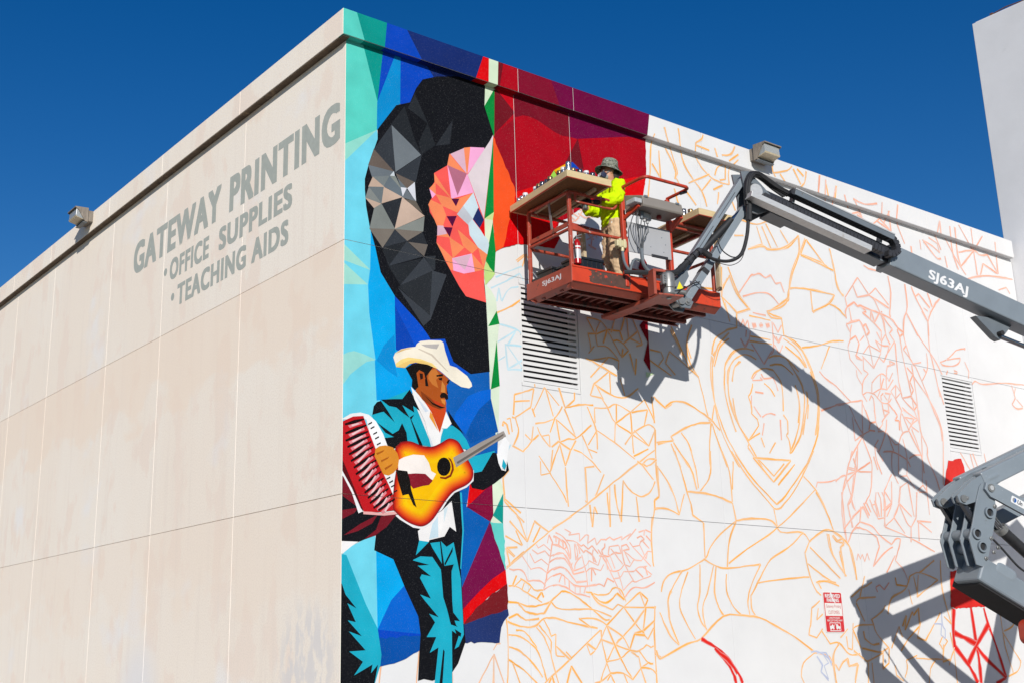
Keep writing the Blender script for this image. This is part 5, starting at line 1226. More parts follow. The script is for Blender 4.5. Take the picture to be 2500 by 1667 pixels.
('o',0.0207,0,'5.73,9.042 5.918,8.742 5.901,8.566'),
('o',0.0215,1,'6.497,9.416 6.46,9.339 6.315,9.236 6.277,9.007'),
('o',0.0215,0,'6.443,9.309 6.405,9.078 6.537,8.911 6.765,8.789 7.006,8.756 7.162,8.769'),
('o',0.0215,1,'6.325,9.195 6.623,9.181'),
('o',0.0217,1,'6.753,9.258 6.798,9.113'),
('o',0.0220,1,'6.912,9.174 7.12,9.237 7.249,9.405'),
('o',0.0220,1,'7.075,9.113 7.314,9.285'),
('o',0.0216,0,'6.833,8.849 6.91,9.001 7.109,9.116 7.077,8.839 6.949,8.798'),
('o',0.0218,0,'7.162,8.769 7.194,9.046 7.44,9.264'),
('o',0.0218,1,'7.059,8.975 7.303,9.191'),
('o',0.0213,0,'6.774,8.592 7.002,8.721'),
('o',0.0211,0,'6.495,8.507 6.732,8.759'),
('o',0.0212,0,'6.84,8.365 6.894,8.575'),
('o',0.0207,0,'6.133,8.425 6.349,8.236'),
('o',0.0204,0,'5.872,8.409 5.938,8.189 6.009,8.035'),
('o',0.0214,0,'7.168,8.548 7.269,8.348'),
('o',0.0211,0,'6.206,8.572 6.71,8.842'),
('o',0.0216,0,'7.509,7.747 7.843,7.878 8.033,7.848 8.511,7.974 8.819,8.24'),
('o',0.0216,0,'7.378,8.216 7.758,8.217 8.102,8.367'),
('o',0.0217,0,'7.702,8.531 7.739,8.314'),
('o',0.0215,0,'7.754,8.183 7.861,7.892'),
('o',0.0216,0,'7.886,8.21 8.068,7.866'),
('o',0.0217,0,'7.992,8.277 8.239,7.921'),
('o',0.0220,0,'8.169,8.382 8.354,8.283'),
('o',0.0220,0,'8.348,8.237 8.521,8.044'),
('o',0.0215,0,'8.819,8.24 8.789,7.914 8.545,7.507 8.441,7.244 8.348,7.051 7.892,6.788'),
('o',0.0223,0,'8.989,8.228 8.806,7.917 9.385,7.865 9.654,7.775'),
('o',0.0224,0,'9.021,8.211 9.483,7.814'),
('o',0.0225,0,'9.646,8.171 9.694,7.806 9.783,7.474 9.904,7.378'),
('o',0.0211,0,'7.187,7.913 7.41,7.958'),
('o',0.0204,0,'6.969,7.353 7.166,6.962 7.414,6.726'),
('o',0.0202,0,'6.982,7.206 6.805,6.963 6.76,6.83'),
('o',0.0202,0,'6.815,7.325 6.777,6.854'),
('o',0.0227,1,'8.16,9.33 8.158,9.191 8.214,9.112'),
('o',0.0229,1,'8.172,9.171 8.523,9.289 8.676,9.408'),
('o',0.0232,1,'9.055,9.403 8.99,9.198 8.868,9.076'),
('o',0.0232,0,'9.143,9.271 9.02,9.148'),
('o',0.0231,1,'8.704,9.367 8.875,9.125'),
('o',0.0232,1,'8.811,9.393 8.968,9.288'),
('o',0.0228,1,'8.34,9.188 8.459,9.076'),
('o',0.0228,0,'8.488,9.26 8.608,9.147'),
('o',0.0235,1,'9.428,9.419 9.345,9.113'),
('o',0.0236,1,'9.579,9.359 9.514,9.056'),
('o',0.0236,0,'9.739,9.433 9.672,9.127'),
('o',0.0237,1,'9.864,9.327 9.782,9.044'),
('o',0.0237,0,'10.026,9.401 9.943,9.115'),
('o',0.0236,1,'9.572,9.309 9.607,9.077'),
('o',0.0236,0,'9.731,9.382 9.766,9.148'),
('p',0.0243,1,'10.322,9.184 10.644,9.16 11.03,9.257'),
('p',0.0240,1,'10.357,9.18 10.523,8.888'),
('p',0.0240,0,'10.524,9.252 10.691,8.957'),
('p',0.0239,1,'10.077,9.211 10.142,8.97'),
('p',0.0239,0,'10.241,9.284 10.307,9.04'),
('p',0.0235,1,'9.412,9.407 9.318,9.019'),
('p',0.0235,0,'9.57,9.481 9.475,9.09'),
('p',0.0235,1,'9.579,9.376 9.497,8.967'),
('p',0.0235,0,'9.738,9.451 9.656,9.038'),
('p',0.0236,1,'9.845,9.298 9.678,8.915'),
('p',0.0236,0,'10.007,9.372 9.838,8.985'),
('p',0.0246,1,'11.191,9.316 11.116,9.013'),
('p',0.0246,0,'11.366,9.39 11.29,9.084'),
('p',0.0246,1,'11.395,9.192 11.103,8.844'),
('p',0.0246,0,'11.572,9.264 11.277,8.913'),
('p',0.0248,1,'11.68,9.374 11.576,9.037'),
('p',0.0248,0,'11.859,9.449 11.754,9.108 11.928,8.707'),
('p',0.0243,0,'10.971,8.874 11.227,9.046 11.535,8.87 11.139,8.98'),
('p',0.0246,1,'11.355,9.183 11.359,8.801'),
('p',0.0246,0,'11.532,9.256 11.535,8.87'),
('p',0.0239,0,'10.403,8.967 10.595,9.031 10.775,8.81'),
('p',0.0240,0,'10.548,8.974 10.932,8.866'),
('p',0.0253,0,'12.521,8.898 12.833,8.835 13.06,8.743 13.016,8.921 12.744,8.991'),
('p',0.0252,0,'12.558,8.88 12.911,8.628 13.077,8.634'),
('p',0.0258,0,'13.061,9.13 13.205,9.411'),
('p',0.0258,1,'12.87,9.058 13.013,9.337 12.994,9.058'),
('p',0.0258,0,'13.205,9.411 13.186,9.13'),
('p',0.0255,0,'12.969,9.086 13.117,8.816'),
('p',0.0258,1,'13.34,9.304 13.31,8.797'),
('p',0.0258,0,'13.536,9.378 13.505,8.865 13.637,8.514'),
('p',0.0259,1,'13.512,9.314 13.48,8.804'),
('p',0.0259,0,'13.709,9.388 13.677,8.873 13.738,8.582'),
('p',0.0257,0,'13.305,9.103 13.564,8.751 13.881,8.457'),
('p',0.0265,1,'14.094,9.408 14.071,8.943'),
('p',0.0265,0,'14.297,9.483 14.273,9.013'),
('p',0.0264,0,'13.722,8.882 14.276,9.026 14.486,8.976 14.767,9.03'),
('p',0.0260,0,'14.273,9.013 13.744,8.608'),
('p',0.0264,1,'13.658,9.395 14.031,8.961'),
('p',0.0264,0,'13.856,9.47 14.233,9.031'),
('p',0.0267,1,'14.473,9.33 14.129,9.005'),
('p',0.0267,0,'14.679,9.404 14.332,9.076'),
('p',0.0262,0,'14.273,9.013 14.29,8.53'),
('p',0.0263,0,'14.369,8.493 14.556,8.809 15.046,8.691'),
('p',0.0268,0,'14.767,9.03 15.07,8.696 15.123,9.36'),
('p',0.0268,1,'14.86,8.629 14.913,9.287'),
('p',0.0263,0,'13.907,8.386 14.375,8.52 14.842,8.603 15.596,8.672'),
('p',0.0265,0,'15.004,8.348 15.306,8.452 15.416,8.34'),
('p',0.0254,0,'13.219,8.711 13.254,8.493'),
('p',0.0247,0,'12.122,8.697 12.122,8.503'),
('p',0.0250,0,'12.438,8.881 12.437,8.685'),
('p',0.0210,0,'7.188,6.973 7.494,7.294 7.589,7.331 7.716,7.375 7.864,7.338 7.996,7.404 8.102,7.275 8.233,7.319 8.306,7.162'),
('p',0.0208,0,'7.271,6.925 7.675,7.055 7.95,7.06 8.148,6.925'),
('o',0.0217,0,'8.446,7.26 8.839,7.317 9.642,7.344 9.477,7.163 8.997,6.956 9.004,7.324'),
('o',0.0220,0,'9.477,7.163 9.706,7.113 9.909,6.991'),
('o',0.0225,0,'9.638,8.168 9.716,7.801 9.738,7.515 9.885,7.363'),
('o',0.0223,0,'9.003,8.2 8.828,7.902 9.679,7.783'),
('o',0.0224,0,'9.034,8.184 9.481,7.825'),
('o',0.0213,0,'8.81,8.228 8.784,7.937 8.557,7.591 8.4,7.157 8.276,6.946 7.82,6.769 7.93,6.683 8.179,6.701'),
('o',0.0202,0,'6.984,7.223 7.126,6.942 7.396,6.742 7.089,6.632 7.061,6.393'),
('o',0.0201,0,'6.929,6.747 7.089,6.632'),
('o',0.0216,0,'7.489,7.742 7.871,7.869 7.99,7.828 8.416,7.953 8.81,8.228'),
('p',0.0229,0,'9.934,7.354 10.352,7.78 10.634,7.516 10.853,7.673 11.192,7.421'),
('p',0.0228,0,'10.193,7.604 10.288,7.413 10.632,7.508'),
('p',0.0230,0,'10.632,7.508 11.182,7.366'),
('p',0.0234,0,'11.273,7.974 11.299,7.658 11.181,7.231'),
('p',0.0222,0,'9.932,7.347 9.962,7.184 9.903,7.102 9.903,6.972'),
('p',0.0222,0,'10.018,7.179 10.049,6.959'),
('p',0.0225,0,'9.963,7.192 10.177,7.307 10.259,7.247 10.345,7.275 10.494,7.196 10.393,7.151 10.6,7.066 10.878,6.901'),
('p',0.0229,0,'10.345,7.275 10.644,7.242 10.9,7.216 11.219,7.177 11.378,7.051 11.522,6.967'),
('p',0.0228,0,'10.767,7.463 10.913,7.218 10.99,7.052 10.997,6.836'),
('p',0.0227,0,'10.6,7.066 10.642,7.235 10.712,7.031 10.863,7.211'),
('p',0.0229,0,'10.922,7.205 11.218,6.982 11.116,6.892'),
('p',0.0222,0,'9.887,6.876 10.274,7.001 10.362,6.912 10.415,6.751'),
('p',0.0220,0,'9.886,6.869 9.968,6.752 10.036,6.884'),
('p',0.0224,0,'10.362,6.912 10.441,6.96 10.523,6.834 10.44,6.764'),
('p',0.0235,0,'11.771,7.908 11.76,7.475 11.61,7.222 11.536,6.915'),
('p',0.0235,0,'11.702,7.374 11.988,6.981'),
('p',0.0239,0,'11.971,7.896 12.061,7.709 12.364,7.308 12.331,7.032'),
('p',0.0241,0,'12.064,7.725 12.181,7.792 12.486,7.576'),
('p',0.0243,0,'12.467,7.855 12.571,7.606'),
('p',0.0243,0,'12.853,7.81 12.646,7.649 12.405,7.376'),
('p',0.0234,0,'10.574,8.045 10.711,8.01 11.073,8.015'),
('p',0.0231,0,'11.375,7.035 11.538,6.985'),
('p',0.0240,0,'12.284,7.544 12.405,7.501'),
('p',0.0150,0,'3.855,7.694 3.942,7.641 3.86,7.53'),
('p',0.0150,0,'3.881,7.628 4.067,7.716'),
('p',0.0149,0,'3.743,7.552 3.86,7.518 3.781,7.443'),
('p',0.0150,0,'3.848,7.574 3.995,7.535 4.151,7.615'),
('p',0.0151,0,'3.976,7.72 4.03,7.613'),
('p',0.0151,0,'4.064,7.668 4.133,7.563'),
('p',0.0148,0,'3.696,7.507 3.782,7.454 3.69,7.4'),
('p',0.0149,0,'4.011,7.302 4.127,7.232'),
('p',0.0149,0,'3.99,7.205 4.194,7.339'),
('p',0.0148,0,'4.016,7.14 4.164,7.098'),
('p',0.0149,0,'4.101,7.297 4.058,7.101'),
('p',0.0150,0,'4.136,7.375 4.19,7.268'),
('o',0.0178,0,'3.916,6.061 4.173,6.051 4.296,5.943 4.067,5.839 3.916,6.053'),
('o',0.0178,0,'4.172,6.044 4.078,5.868 4.093,5.683 4.297,5.69 4.492,5.535 4.472,5.393'),
('o',0.0177,0,'3.92,5.831 4.077,5.854'),
('o',0.0176,0,'3.929,5.833 3.979,5.604'),
('o',0.0175,0,'3.921,5.555 4.038,5.675'),
('o',0.0179,0,'4.296,5.943 4.535,5.611'),
('o',0.0178,0,'4.296,5.943 4.207,5.734'),
('o',0.0180,0,'4.314,5.946 4.541,5.958 4.589,5.83'),
('o',0.0181,0,'4.46,6.138 4.368,5.911'),
('o',0.0182,0,'4.653,6.183 4.561,5.968'),
('o',0.0180,0,'4.408,5.804 4.55,5.811 4.694,5.704 4.552,5.585 4.581,5.716'),
('o',0.0182,0,'4.605,5.79 4.912,6.021'),
('o',0.0182,0,'4.692,6.189 4.708,5.89'),
('o',0.0184,0,'4.791,6.219 4.909,5.992'),
('o',0.0182,0,'4.746,5.882 4.974,5.828 4.854,5.783'),
('o',0.0183,0,'4.909,5.992 4.974,5.828'),
('o',0.0176,0,'3.862,5.478 3.988,5.468 4.287,5.549 4.491,5.528'),
('o',0.0175,0,'4.287,5.549 3.937,5.226'),
('o',0.0175,0,'3.987,5.454 4.438,5.305'),
('o',0.0180,0,'4.71,5.663 4.802,5.365'),
('o',0.0180,0,'4.84,5.61 4.803,5.379'),
('o',0.0184,0,'5.127,5.778 5.325,5.769'),
('o',0.0184,0,'5.345,5.779 5.397,5.685 5.287,5.569'),
('o',0.0185,0,'5.529,5.805 5.431,5.617 5.619,5.468'),
('o',0.0187,0,'5.529,5.805 5.881,5.632 6.117,5.498'),
('o',0.0183,0,'5.113,5.618 5.536,5.443'),
('o',0.0188,0,'5.579,6.135 5.722,5.905 5.792,5.782'),
('o',0.0190,0,'6.049,6.28 5.917,6.007 5.977,5.763'),
('o',0.0194,0,'6.876,6.283 6.603,6.044 6.436,5.705'),
('o',0.0194,0,'6.865,6.189 6.645,6.035 6.479,5.711'),
]
# ------------------------------------------------------------------ ground
H1, H2, CB, CT, OV = 6.423, 3.384, 9.085, 9.445, 0.11
g = MB(); g.add([(-250, -250, 0), (250, -250, 0), (250, 250, 0), (-250, 250, 0)], [(0, 1, 2, 3)])
set_props(g.build('ground', 'asphalt'), kind='structure')
g = MB(); g.box(WORLD, -1.5, 15.6, -1.5, -.004, .004, .13, .02); g.box(WORLD, -1.5, -.004, .0, 24, .004, .13, .02)
set_props(g.build('pavement', 'concrete'), kind='structure')

# ------------------------------------------------------------------ main building
bld = thing('printing_shop_building', 'large beige and white block building with a half painted mural wrapping its corner', 'building')
LJ = [0, 2.706, 5.43, 7.71, 10.76, 13.08, 15.95, 18.7, 21.4, 24.0]
RJ = [.18, 2.722, 3.75, 6.45, 9.62, 12.57, 13.585, 15.66]
V1 = (2.727, 3.745); V2 = (12.576, 13.58); VZ = (5.012, 6.333)
rows = [(0, H2), (H2, H1), (H1, CB+.1)]
gp = .0055
b = MB(); b.box(WORLD, .19, 15.65, .19, 23.9, .02, 9.2); core = b.build('wall_core', 'dark', bld)
for i in range(len(LJ)-1):
    for z0, z1 in rows:
        b = MB(); b.box(WORLD, 0, .18, LJ[i]+(gp if i else 0), LJ[i+1]-gp, z0+(.003 if z0 else .0), z1-.003, .0015); b.build('wall_panel', 'beige', bld)
    if i:
        b = MB(); b.box(WORLD, .0025, .1, LJ[i]-.0054, LJ[i]+.0054, .01, CB); b.build('joint_sealant', 'seal_l', bld)
for i in range(len(RJ)-1):
    x0 = RJ[i]+(gp if i else .0005); x1 = RJ[i+1]-gp
    for z0, z1 in rows:
        parts = [(z0, z1)]
        if i in (2-1, 5) and z0 == H2: parts = [(H2, 4.965), (4.965, VZ[0]-.002), (VZ[1]+.002, H1)]
        for a, c_ in parts:
            b = MB(); b.box(WORLD, x0, x1, 0, .18, a+(.0026 if a else 0), c_-(.0026 if c_ != VZ[0]-.002 else 0), .003); b.build('wall_panel', 'white', bld)
    if i:
        zz = [(.01, CB)]
        if i in (1, 2, 5, 6): zz = [(.01, VZ[0]-.05), (VZ[1]+.03, CB)]
        for a, c_ in zz:
            b = MB(); b.box(WORLD, RJ[i]-.0054, RJ[i]+.0054, .0015, .1, a, c_); b.build('joint_sealant', 'seal_r', bld)
# louvred vents
for x0, x1 in (V1, V2):
    b = MB(); b.box(WORLD, x0-.004, x0+.03, .012, .17, VZ[0], VZ[1]); b.box(WORLD, x1-.03, x1+.004, .012, .17, VZ[0], VZ[1])
    b.box(WORLD, x0+.03, x1-.03, .012, .17, VZ[1]-.025, VZ[1]); b.box(WORLD, x0+.03, x1-.03, .014, .17, VZ[0], VZ[0]+.02)
    vent = b.build('louvre_vent', 'white', bld)
    n = 17; pitch = (VZ[1]-VZ[0]-.05)/n; me = None
    for k in range(n):
        z = VZ[0]+.022+k*pitch
        if me is None:
            b = MB(); b.prism(WORLD, [(.006, 0), (.006, .040), (.010, .044), (.034, .056), (.034, .052), (.014, .004)], 'x', x0+.031, x1-.031)
            s0 = b.build('louvre_slat', 'white', vent); me = s0.data; s0.location.z = z
        else:
            q = bpy.data.objects.new('louvre_slat', me); col.objects.link(q); q.parent = vent; q.location.z = z; ROOTS[q.name] = ROOTS[bld.name]
# coping: left run owns the corner
for i in range(len(LJ)-1):
    y0 = LJ[i]+(.002 if i else -OV); y1 = LJ[i+1]-.002
    b = MB(); b.box(WORLD, -OV, .30, y0, y1, CB, CT, .003); b.build('coping_block', 'beige', bld)
cj = [.301]+RJ[1:-1]+[15.58]
for i in range(len(cj)-1):
    b = MB(); b.box(WORLD, cj[i]+(.004 if i else 0), cj[i+1]-.004, -OV, .30, CB, CT, .006); b.build('coping_block', 'white', bld)
for x in RJ[1:3]:
    b = MB(); b.box(WORLD, x-.0039, x+.0039, -OV+.001, .2, CB+.002, CT-.002); b.build('joint_sealant', 'seal_r', bld)
for i in range(len(LJ)-1):      # dark brown strip painting in the left coping's shadow line and its grime
    b = MB(); b.box(WORLD, -OV+.012, -.001, LJ[i]+(.005 if i else -.09), LJ[i+1]-.005, CB-.014, CB-.001); b.build('coping_shadow_strip', 'grime_shade', bld)
b = MB(); b.box(WORLD, .31, 15.6, .31, 23.9, 9.21, 9.3); b.build('roof', 'roof', bld)

# ---- paint on the right wall (flat colour sheets on the plaster)
def parse(s): return [tuple(map(float, t.split(','))) for t in s.split()]
def cut(bm, co, no, clear_in=False, clear_out=False):
    geom = list(bm.verts)+list(bm.edges)+list(bm.faces)
    if geom: bmesh.ops.bisect_plane(bm, geom=geom, dist=1e-6, plane_co=co, plane_no=no, clear_inner=clear_in, clear_outer=clear_out)
def finish_paint(name, faces, m, ymax=True, zlo=.02, zhi=CB-.001, xlo=.0005, xhi=15.65, label=None, joints=True, vents=False, vj=False):
    """faces: list of (verts3d, colours)"""
    bm = bmesh.new(); cl = bm.loops.layers.float_color.new('Col')
    for vs, cs in faces:
        try:
            f = bm.faces.new([bm.verts.new(v) for v in vs])
        except ValueError: continue
        for lp, c_ in zip(f.loops, cs): lp[cl] = c_
    cut(bm, (xlo, 0, 0), (1, 0, 0), clear_in=True); cut(bm, (xhi, 0, 0), (1, 0, 0), clear_out=True)
    cut(bm, (0, 0, zlo), (0, 0, 1), clear_in=True); cut(bm, (0, 0, zhi), (0, 0, 1), clear_out=True)
    if joints:
        for z in (H1, H2):
            cut(bm, (0, 0, z-.003), (0, 0, 1)); cut(bm, (0, 0, z+.003), (0, 0, 1))
        dead = [f for f in bm.faces if any(abs(f.calc_center_median().z-z) < .0029 for z in (H1, H2)) and (max(v.co.z for v in f.verts)-min(v.co.z for v in f.verts)) < .0065]
        bmesh.ops.delete(bm, geom=dead, context='FACES')
    if vj:
        for x in RJ[1:3]:
            cut(bm, (x-.0038, 0, 0), (1, 0, 0)); cut(bm, (x+.0038, 0, 0), (1, 0, 0))
        dead = [f for f in bm.faces if any(abs(f.calc_center_median().x-x) < .0037 for x in RJ[1:3]) and (max(v.co.x for v in f.verts)-min(v.co.x for v in f.verts)) < .008]
        bmesh.ops.delete(bm, geom=dead, context='FACES')
    if vents:
        for x0, x1 in (V1, V2):
            for x in (x0, x1): cut(bm, (x, 0, 0), (1, 0, 0))
        for z in VZ: cut(bm, (0, 0, z), (0, 0, 1))
        dead = []
        for f in bm.faces:
            c_ = f.calc_center_median()
            if VZ[0] < c_.z < VZ[1] and (V1[0] < c_.x < V1[1] or V2[0] < c_.x < V2[1]): dead.append(f)
        bmesh.ops.delete(bm, geom=dead, context='FACES')
    for f in bm.faces:
        f.normal_update()
        if f.normal.y > 0: f.normal_flip()
    me = bpy.data.meshes.new(name); bm.to_mesh(me); bm.free(); me.materials.append(M[m])
    o = bpy.data.objects.new(name, me); col.objects.link(o); o.parent = bld; ROOTS[o.name] = ROOTS[bld.name]
    if label: o['label'] = label
    return o
PK = .68
groups = {}
PAINT.sort(key=lambda q: q[2])
YL = {}
for i_, (gname, c_, lay, pts) in enumerate(PAINT):
    yl = -.0062-.000015*i_-(.0009 if lay > 11 else 0); YL[lay] = yl
    P_ = parse(pts)
    if c_ in ('22366e', '0052aa', 'b4001a', '7c1a22', 'e8302a', 'e83a34', 'c6e68c', '66d6cc', 'ff5a24'):
        rj = random.Random(i_); Q_ = []
        for j in range(len(P_)):
            (xa, za), (xb, zb) = P_[j], P_[(j+1) % len(P_)]; n_ = max(1, int(math.hypot(xb-xa, zb-za)/.05))
            Q_ += [(xa+(xb-xa)*t/n_+rj.gauss(0, .0055), za+(zb-za)*t/n_+rj.gauss(0, .0055)) for t in range(n_)]
        P_ = Q_
    k = (*lin(c_, PK), 1); vs = [(x, yl, z) for x, z in P_]
    groups.setdefault(gname, []).append((vs, [k]*len(vs)))
# the guitar's sunburst: rings fading from red at the rim to yellow
gp_ = [Vector((x, z)) for x, z in parse(GUITAR)]
gs = []
n = len(gp_)
for i in range(n):
    p0, p1, p2, p3 = gp_[i-1], gp_[i], gp_[(i+1) % n], gp_[(i+2) % n]
    for j in range(4):
        t = j/4; gs.append(.5*((2*p1)+(p2-p0)*t+(2*p0-5*p1+4*p2-p3)*t*t+(3*p1-p0-3*p2+p3)*t*t*t))
def inset(pts, d):
    n = len(pts); area = sum(pts[i].x*pts[(i+1) % n].y-pts[(i+1) % n].x*pts[i].y for i in range(n)); sg = 1 if area > 0 else -1
    out = []
    for i in range(n):
        t = (pts[(i+2) % n]-pts[i-2]).normalized(); out.append(pts[i]+Vector((-t.y, t.x))*d*sg)
    return out
ringc = ['6e1020', 'd02410', 'f2641a', 'fd9a12', 'ffc800', 'ffce08']; ringd = [0, .03, .07, .11, .16, .2]
rings = [inset(gs, d) for d in ringd]; yy = YL[11]-.000004
gf = groups.setdefault('painted_guitar', [])
for a in range(len(rings)-1):
    ca = (*lin(ringc[a], PK), 1); cb_ = (*lin(ringc[a+1], PK), 1); y_a = yy-.000003*a; y_b = yy-.000003*(a+1)
    for i in range(len(gs)):
        j = (i+1) % len(gs)
        yq = yy-.00002-.0000012*(len(rings)-a)*len(gs)+.0000012*i; gf.append(([(rings[a][i].x, yq, rings[a][i].y), (rings[a][j].x, yq, rings[a][j].y), (rings[a+1][j].x, yq, rings[a+1][j].y), (rings[a+1][i].x, yq, rings[a+1][i].y)], [ca, ca, cb_, cb_]))
ce = (*lin('ffc400', PK), 1); gf.append(([(p.x, yy-.00001, p.y) for p in rings[0]], [ce]*len(gs)))
names = {'background': ('mural_background', 'mint, blue and red geometric mural background'), 'dark_profile': ('mural_dark_profile', 'black and grey faceted head in profile'),
         'bright_profile': ('mural_bright_profile', 'coral and pink faceted face beside the black head'), 'painted_guitarist': ('mural_guitarist', 'painted musician in cream hat and turquoise suit'),
         'painted_guitar': ('mural_guitar', 'painted sunburst guitar'), 'painted_accordion': ('mural_accordion', 'painted red accordion at the corner'), 'painted_tower': ('mural_red_tower', 'red painted tower shape behind the lift')}
for gname, fl in groups.items():
    if gname == 'background':          # one sheet for each wall panel column
        for xa, xb in ((.0005, RJ[1]-.0038), (RJ[1]+.0038, RJ[2]-.0038), (RJ[2]+.0038, 9.0)): finish_paint(names[gname][0], fl, 'paint', label=names[gname][1], xlo=xa, xhi=xb)['kind'] = 'stuff'
        continue
    for part in ([[q] for q in fl] if gname == 'painted_tower' else [fl]): finish_paint(names[gname][0], part, 'paint', label=names[gname][1])
# coping face and its soffit
cf = []; sf = []
for gname, c_, lay, pts in COPING_PAINT:
    P_ = parse(pts); k = (*lin(c_, PK), 1); cf.append(([(x, -OV-.0060-.00003*len(cf), z) for x, z in P_], [k]*len(P_)))
    xs = []
    for i in range(len(P_)):
        (xa, za), (xb, zb) = P_[i], P_[(i+1) % len(P_)]
        if (za-CB-.01)*(zb-CB-.01) < 0: xs.append(xa+(xb-xa)*(CB+.01-za)/(zb-za))
    if len(xs) >= 2: sf.append((max(min(xs), -OV), max(xs), k))
finish_paint('coping_paint', cf, 'paint', zlo=CB+.003, zhi=CT-.002, xlo=-OV+.0005, joints=False, vj=True)
b = MB()
bm = bmesh.new(); cl = bm.loops.layers.float_color.new('Col')
for x0, x1, k in sf:
    f = bm.faces.new([bm.verts.new(q) for q in ((x0, -OV+.001, CB-.0016), (x1, -OV+.001, CB-.0016), (x1, -.001, CB-.0016), (x0, -.001, CB-.0016))])
    for lp in f.loops: lp[cl] = k
me = bpy.data.meshes.new('soffit_paint'); bm.to_mesh(me); bm.free(); me.materials.append(M['paint'])
o = bpy.data.objects.new('soffit_paint', me); col.objects.link(o); o.parent = bld
# sketch lines
LC = {'o': ('ffaf30', .96), 'p': ('f8a682', .95), 'b': ('b0e0f0', .9), 'q': ('f6a860', .9), 'R': ('e2281e', 1.0), 'v': ('9fb0dc', .85)}
lf = []; lcf = []; WH = (.592, .59, .587)
nrun = 0
for i, (c_, w_, cop, pts) in enumerate(LINES):
    P0 = [Vector(q) for q in parse(pts)]
    runs = [[P0[0]]]                      # keep sharp corners, round only gentle bends; each run is one pass of the can
    for j in range(1, len(P0)):
        runs[-1].append(P0[j])
        if j < len(P0)-1 and (P0[j]-P0[j-1]).length > 0 and (P0[j+1]-P0[j]).length > 0 and (P0[j]-P0[j-1]).angle(P0[j+1]-P0[j]) > .75: runs.append([P0[j]])
    vis = random.uniform(.88, 1.0); ph = random.uniform(0, 6)
    hx, al = LC[c_]; k = lin(hx, .74); w_ = w_*random.uniform(.66, .98)*(1.0 if c_ != 'R' else .95)
    for rn in runs:
        nrun += 1; y0 = (-OV-.0003 if cop else -.0003)-.000003*nrun
        P_ = [Vector((q.x, q.y)) for q in (smooth_path([(q.x, q.y, 0) for q in rn], 4) if len(rn) > 2 else rn)]
        Q_ = [P_[0]]
        for j in range(1, len(P_)):
            n_ = max(1, int((P_[j]-P_[j-1]).length/.10))
            for t in range(1, n_+1): Q_.append(P_[j-1].lerp(P_[j], t/n_)+Vector((random.gauss(0, .0022), random.gauss(0, .0022))))
        P_ = Q_; L_ = []
        if len(P_) < 2: continue
        for j in range(len(P_)):
            t = (P_[min(j+1, len(P_)-1)]-P_[max(j-1, 0)]); t = t.normalized() if t.length > 1e-6 else Vector((1, 0)); nn = Vector((-t.y, t.x))
            ww = w_*(1+.22*math.sin(j*.9+ph)+.1*math.sin(j*2.3+ph)); L_.append([P_[j]+nn*ww*s_ for s_ in (-1.05, -.46, .46, 1.05)])
        A = (0, al, al, 0) if c_ != 'R' else (.6, 1, 1, .6)
        for j in range(len(L_)-1):
            fa = 1.0 if c_ == 'R' else vis*(.93+.07*math.sin(j*.7+ph*2))
            for s_ in range(3):
                vs = [L_[j][s_], L_[j][s_+1], L_[j+1][s_+1], L_[j+1][s_]]; aa = tuple(q*fa for q in (A[s_], A[s_+1], A[s_+1], A[s_]))
                (lcf if cop else lf).append(([(q.x, y0, q.y) for q in vs], [tuple(WH[n_]*(1-a)+k[n_]*a for n_ in range(3))+(1.0,) for a in aa]))
finish_paint('mural_sketch_lines', lf, 'paint_line', vents=True, label='orange and peach spray outlines of the unpainted mural')['kind'] = 'stuff'
finish_paint('coping_sketch_lines', lcf, 'paint_line', zlo=CB+.003, zhi=CT-.002, joints=False)['kind'] = 'stuff'
# ---- lettering on the left wall
XL = -.0015
def wall_word(body, ya, yb, z0, z1, bold=.026):
    b = MB(); put_text(b, body, (XL, ya, z0), (0, -1, 0), (0, 0, 1), ya-yb, z1-z0, bold, 1.13); return b.build('painted_lettering', 'letter', bld)
wall_word('GATEWAY', 6.706, 3.436, 7.748, 8.303, .056); wall_word('PRINTING', 3.158, .113, 7.748, 8.303, .056)
wall_word('OFFICE', 5.18, 3.787, 7.255, 7.605, .052); wall_word('SUPPLIES', 3.459, 1.298, 7.255, 7.605, .052)
wall_word('TEACHING', 4.854, 2.575, 6.775, 7.12, .052); wall_word('AIDS', 2.414, 1.379, 6.775, 7.12, .052)
for y, z in ((5.345, 7.45), (5.022, 6.965)):
    b = MB(); b.add([(XL, y+.062*math.cos(a*.3927), z+.062*math.sin(a*.3927)) for a in range(16)], [tuple(range(16))]); b.build('painted_bullet', 'letter', bld)

# ------------------------------------------------------------------ neighbouring white tower
tw = thing('neighbour_tower', 'tall plain white stucco tower block at the right edge', 'building', (18, -3, 0))
b = MB(); b.box(WORLD, 15.67, 24, -9, .1, 0, 14.43, .01); b.build('tower_wall', 'tower', tw)
b = MB(); b.box(WORLD, 15.72, 23.95, -8.95, .05, 14.43, 14.47, .01); b.build('roof_cap', 'tower', tw)
b = MB(); b.box(WORLD, 15.75, 15.83, -.33, -.27, 14.47, 14.53); b.tube([(15.8, -.3, 14.52), (15.82, -.6, 14.56), (15.9, -1.2, 14.55)], .012, 6); b.build('rusty_bracket', 'brown', tw)

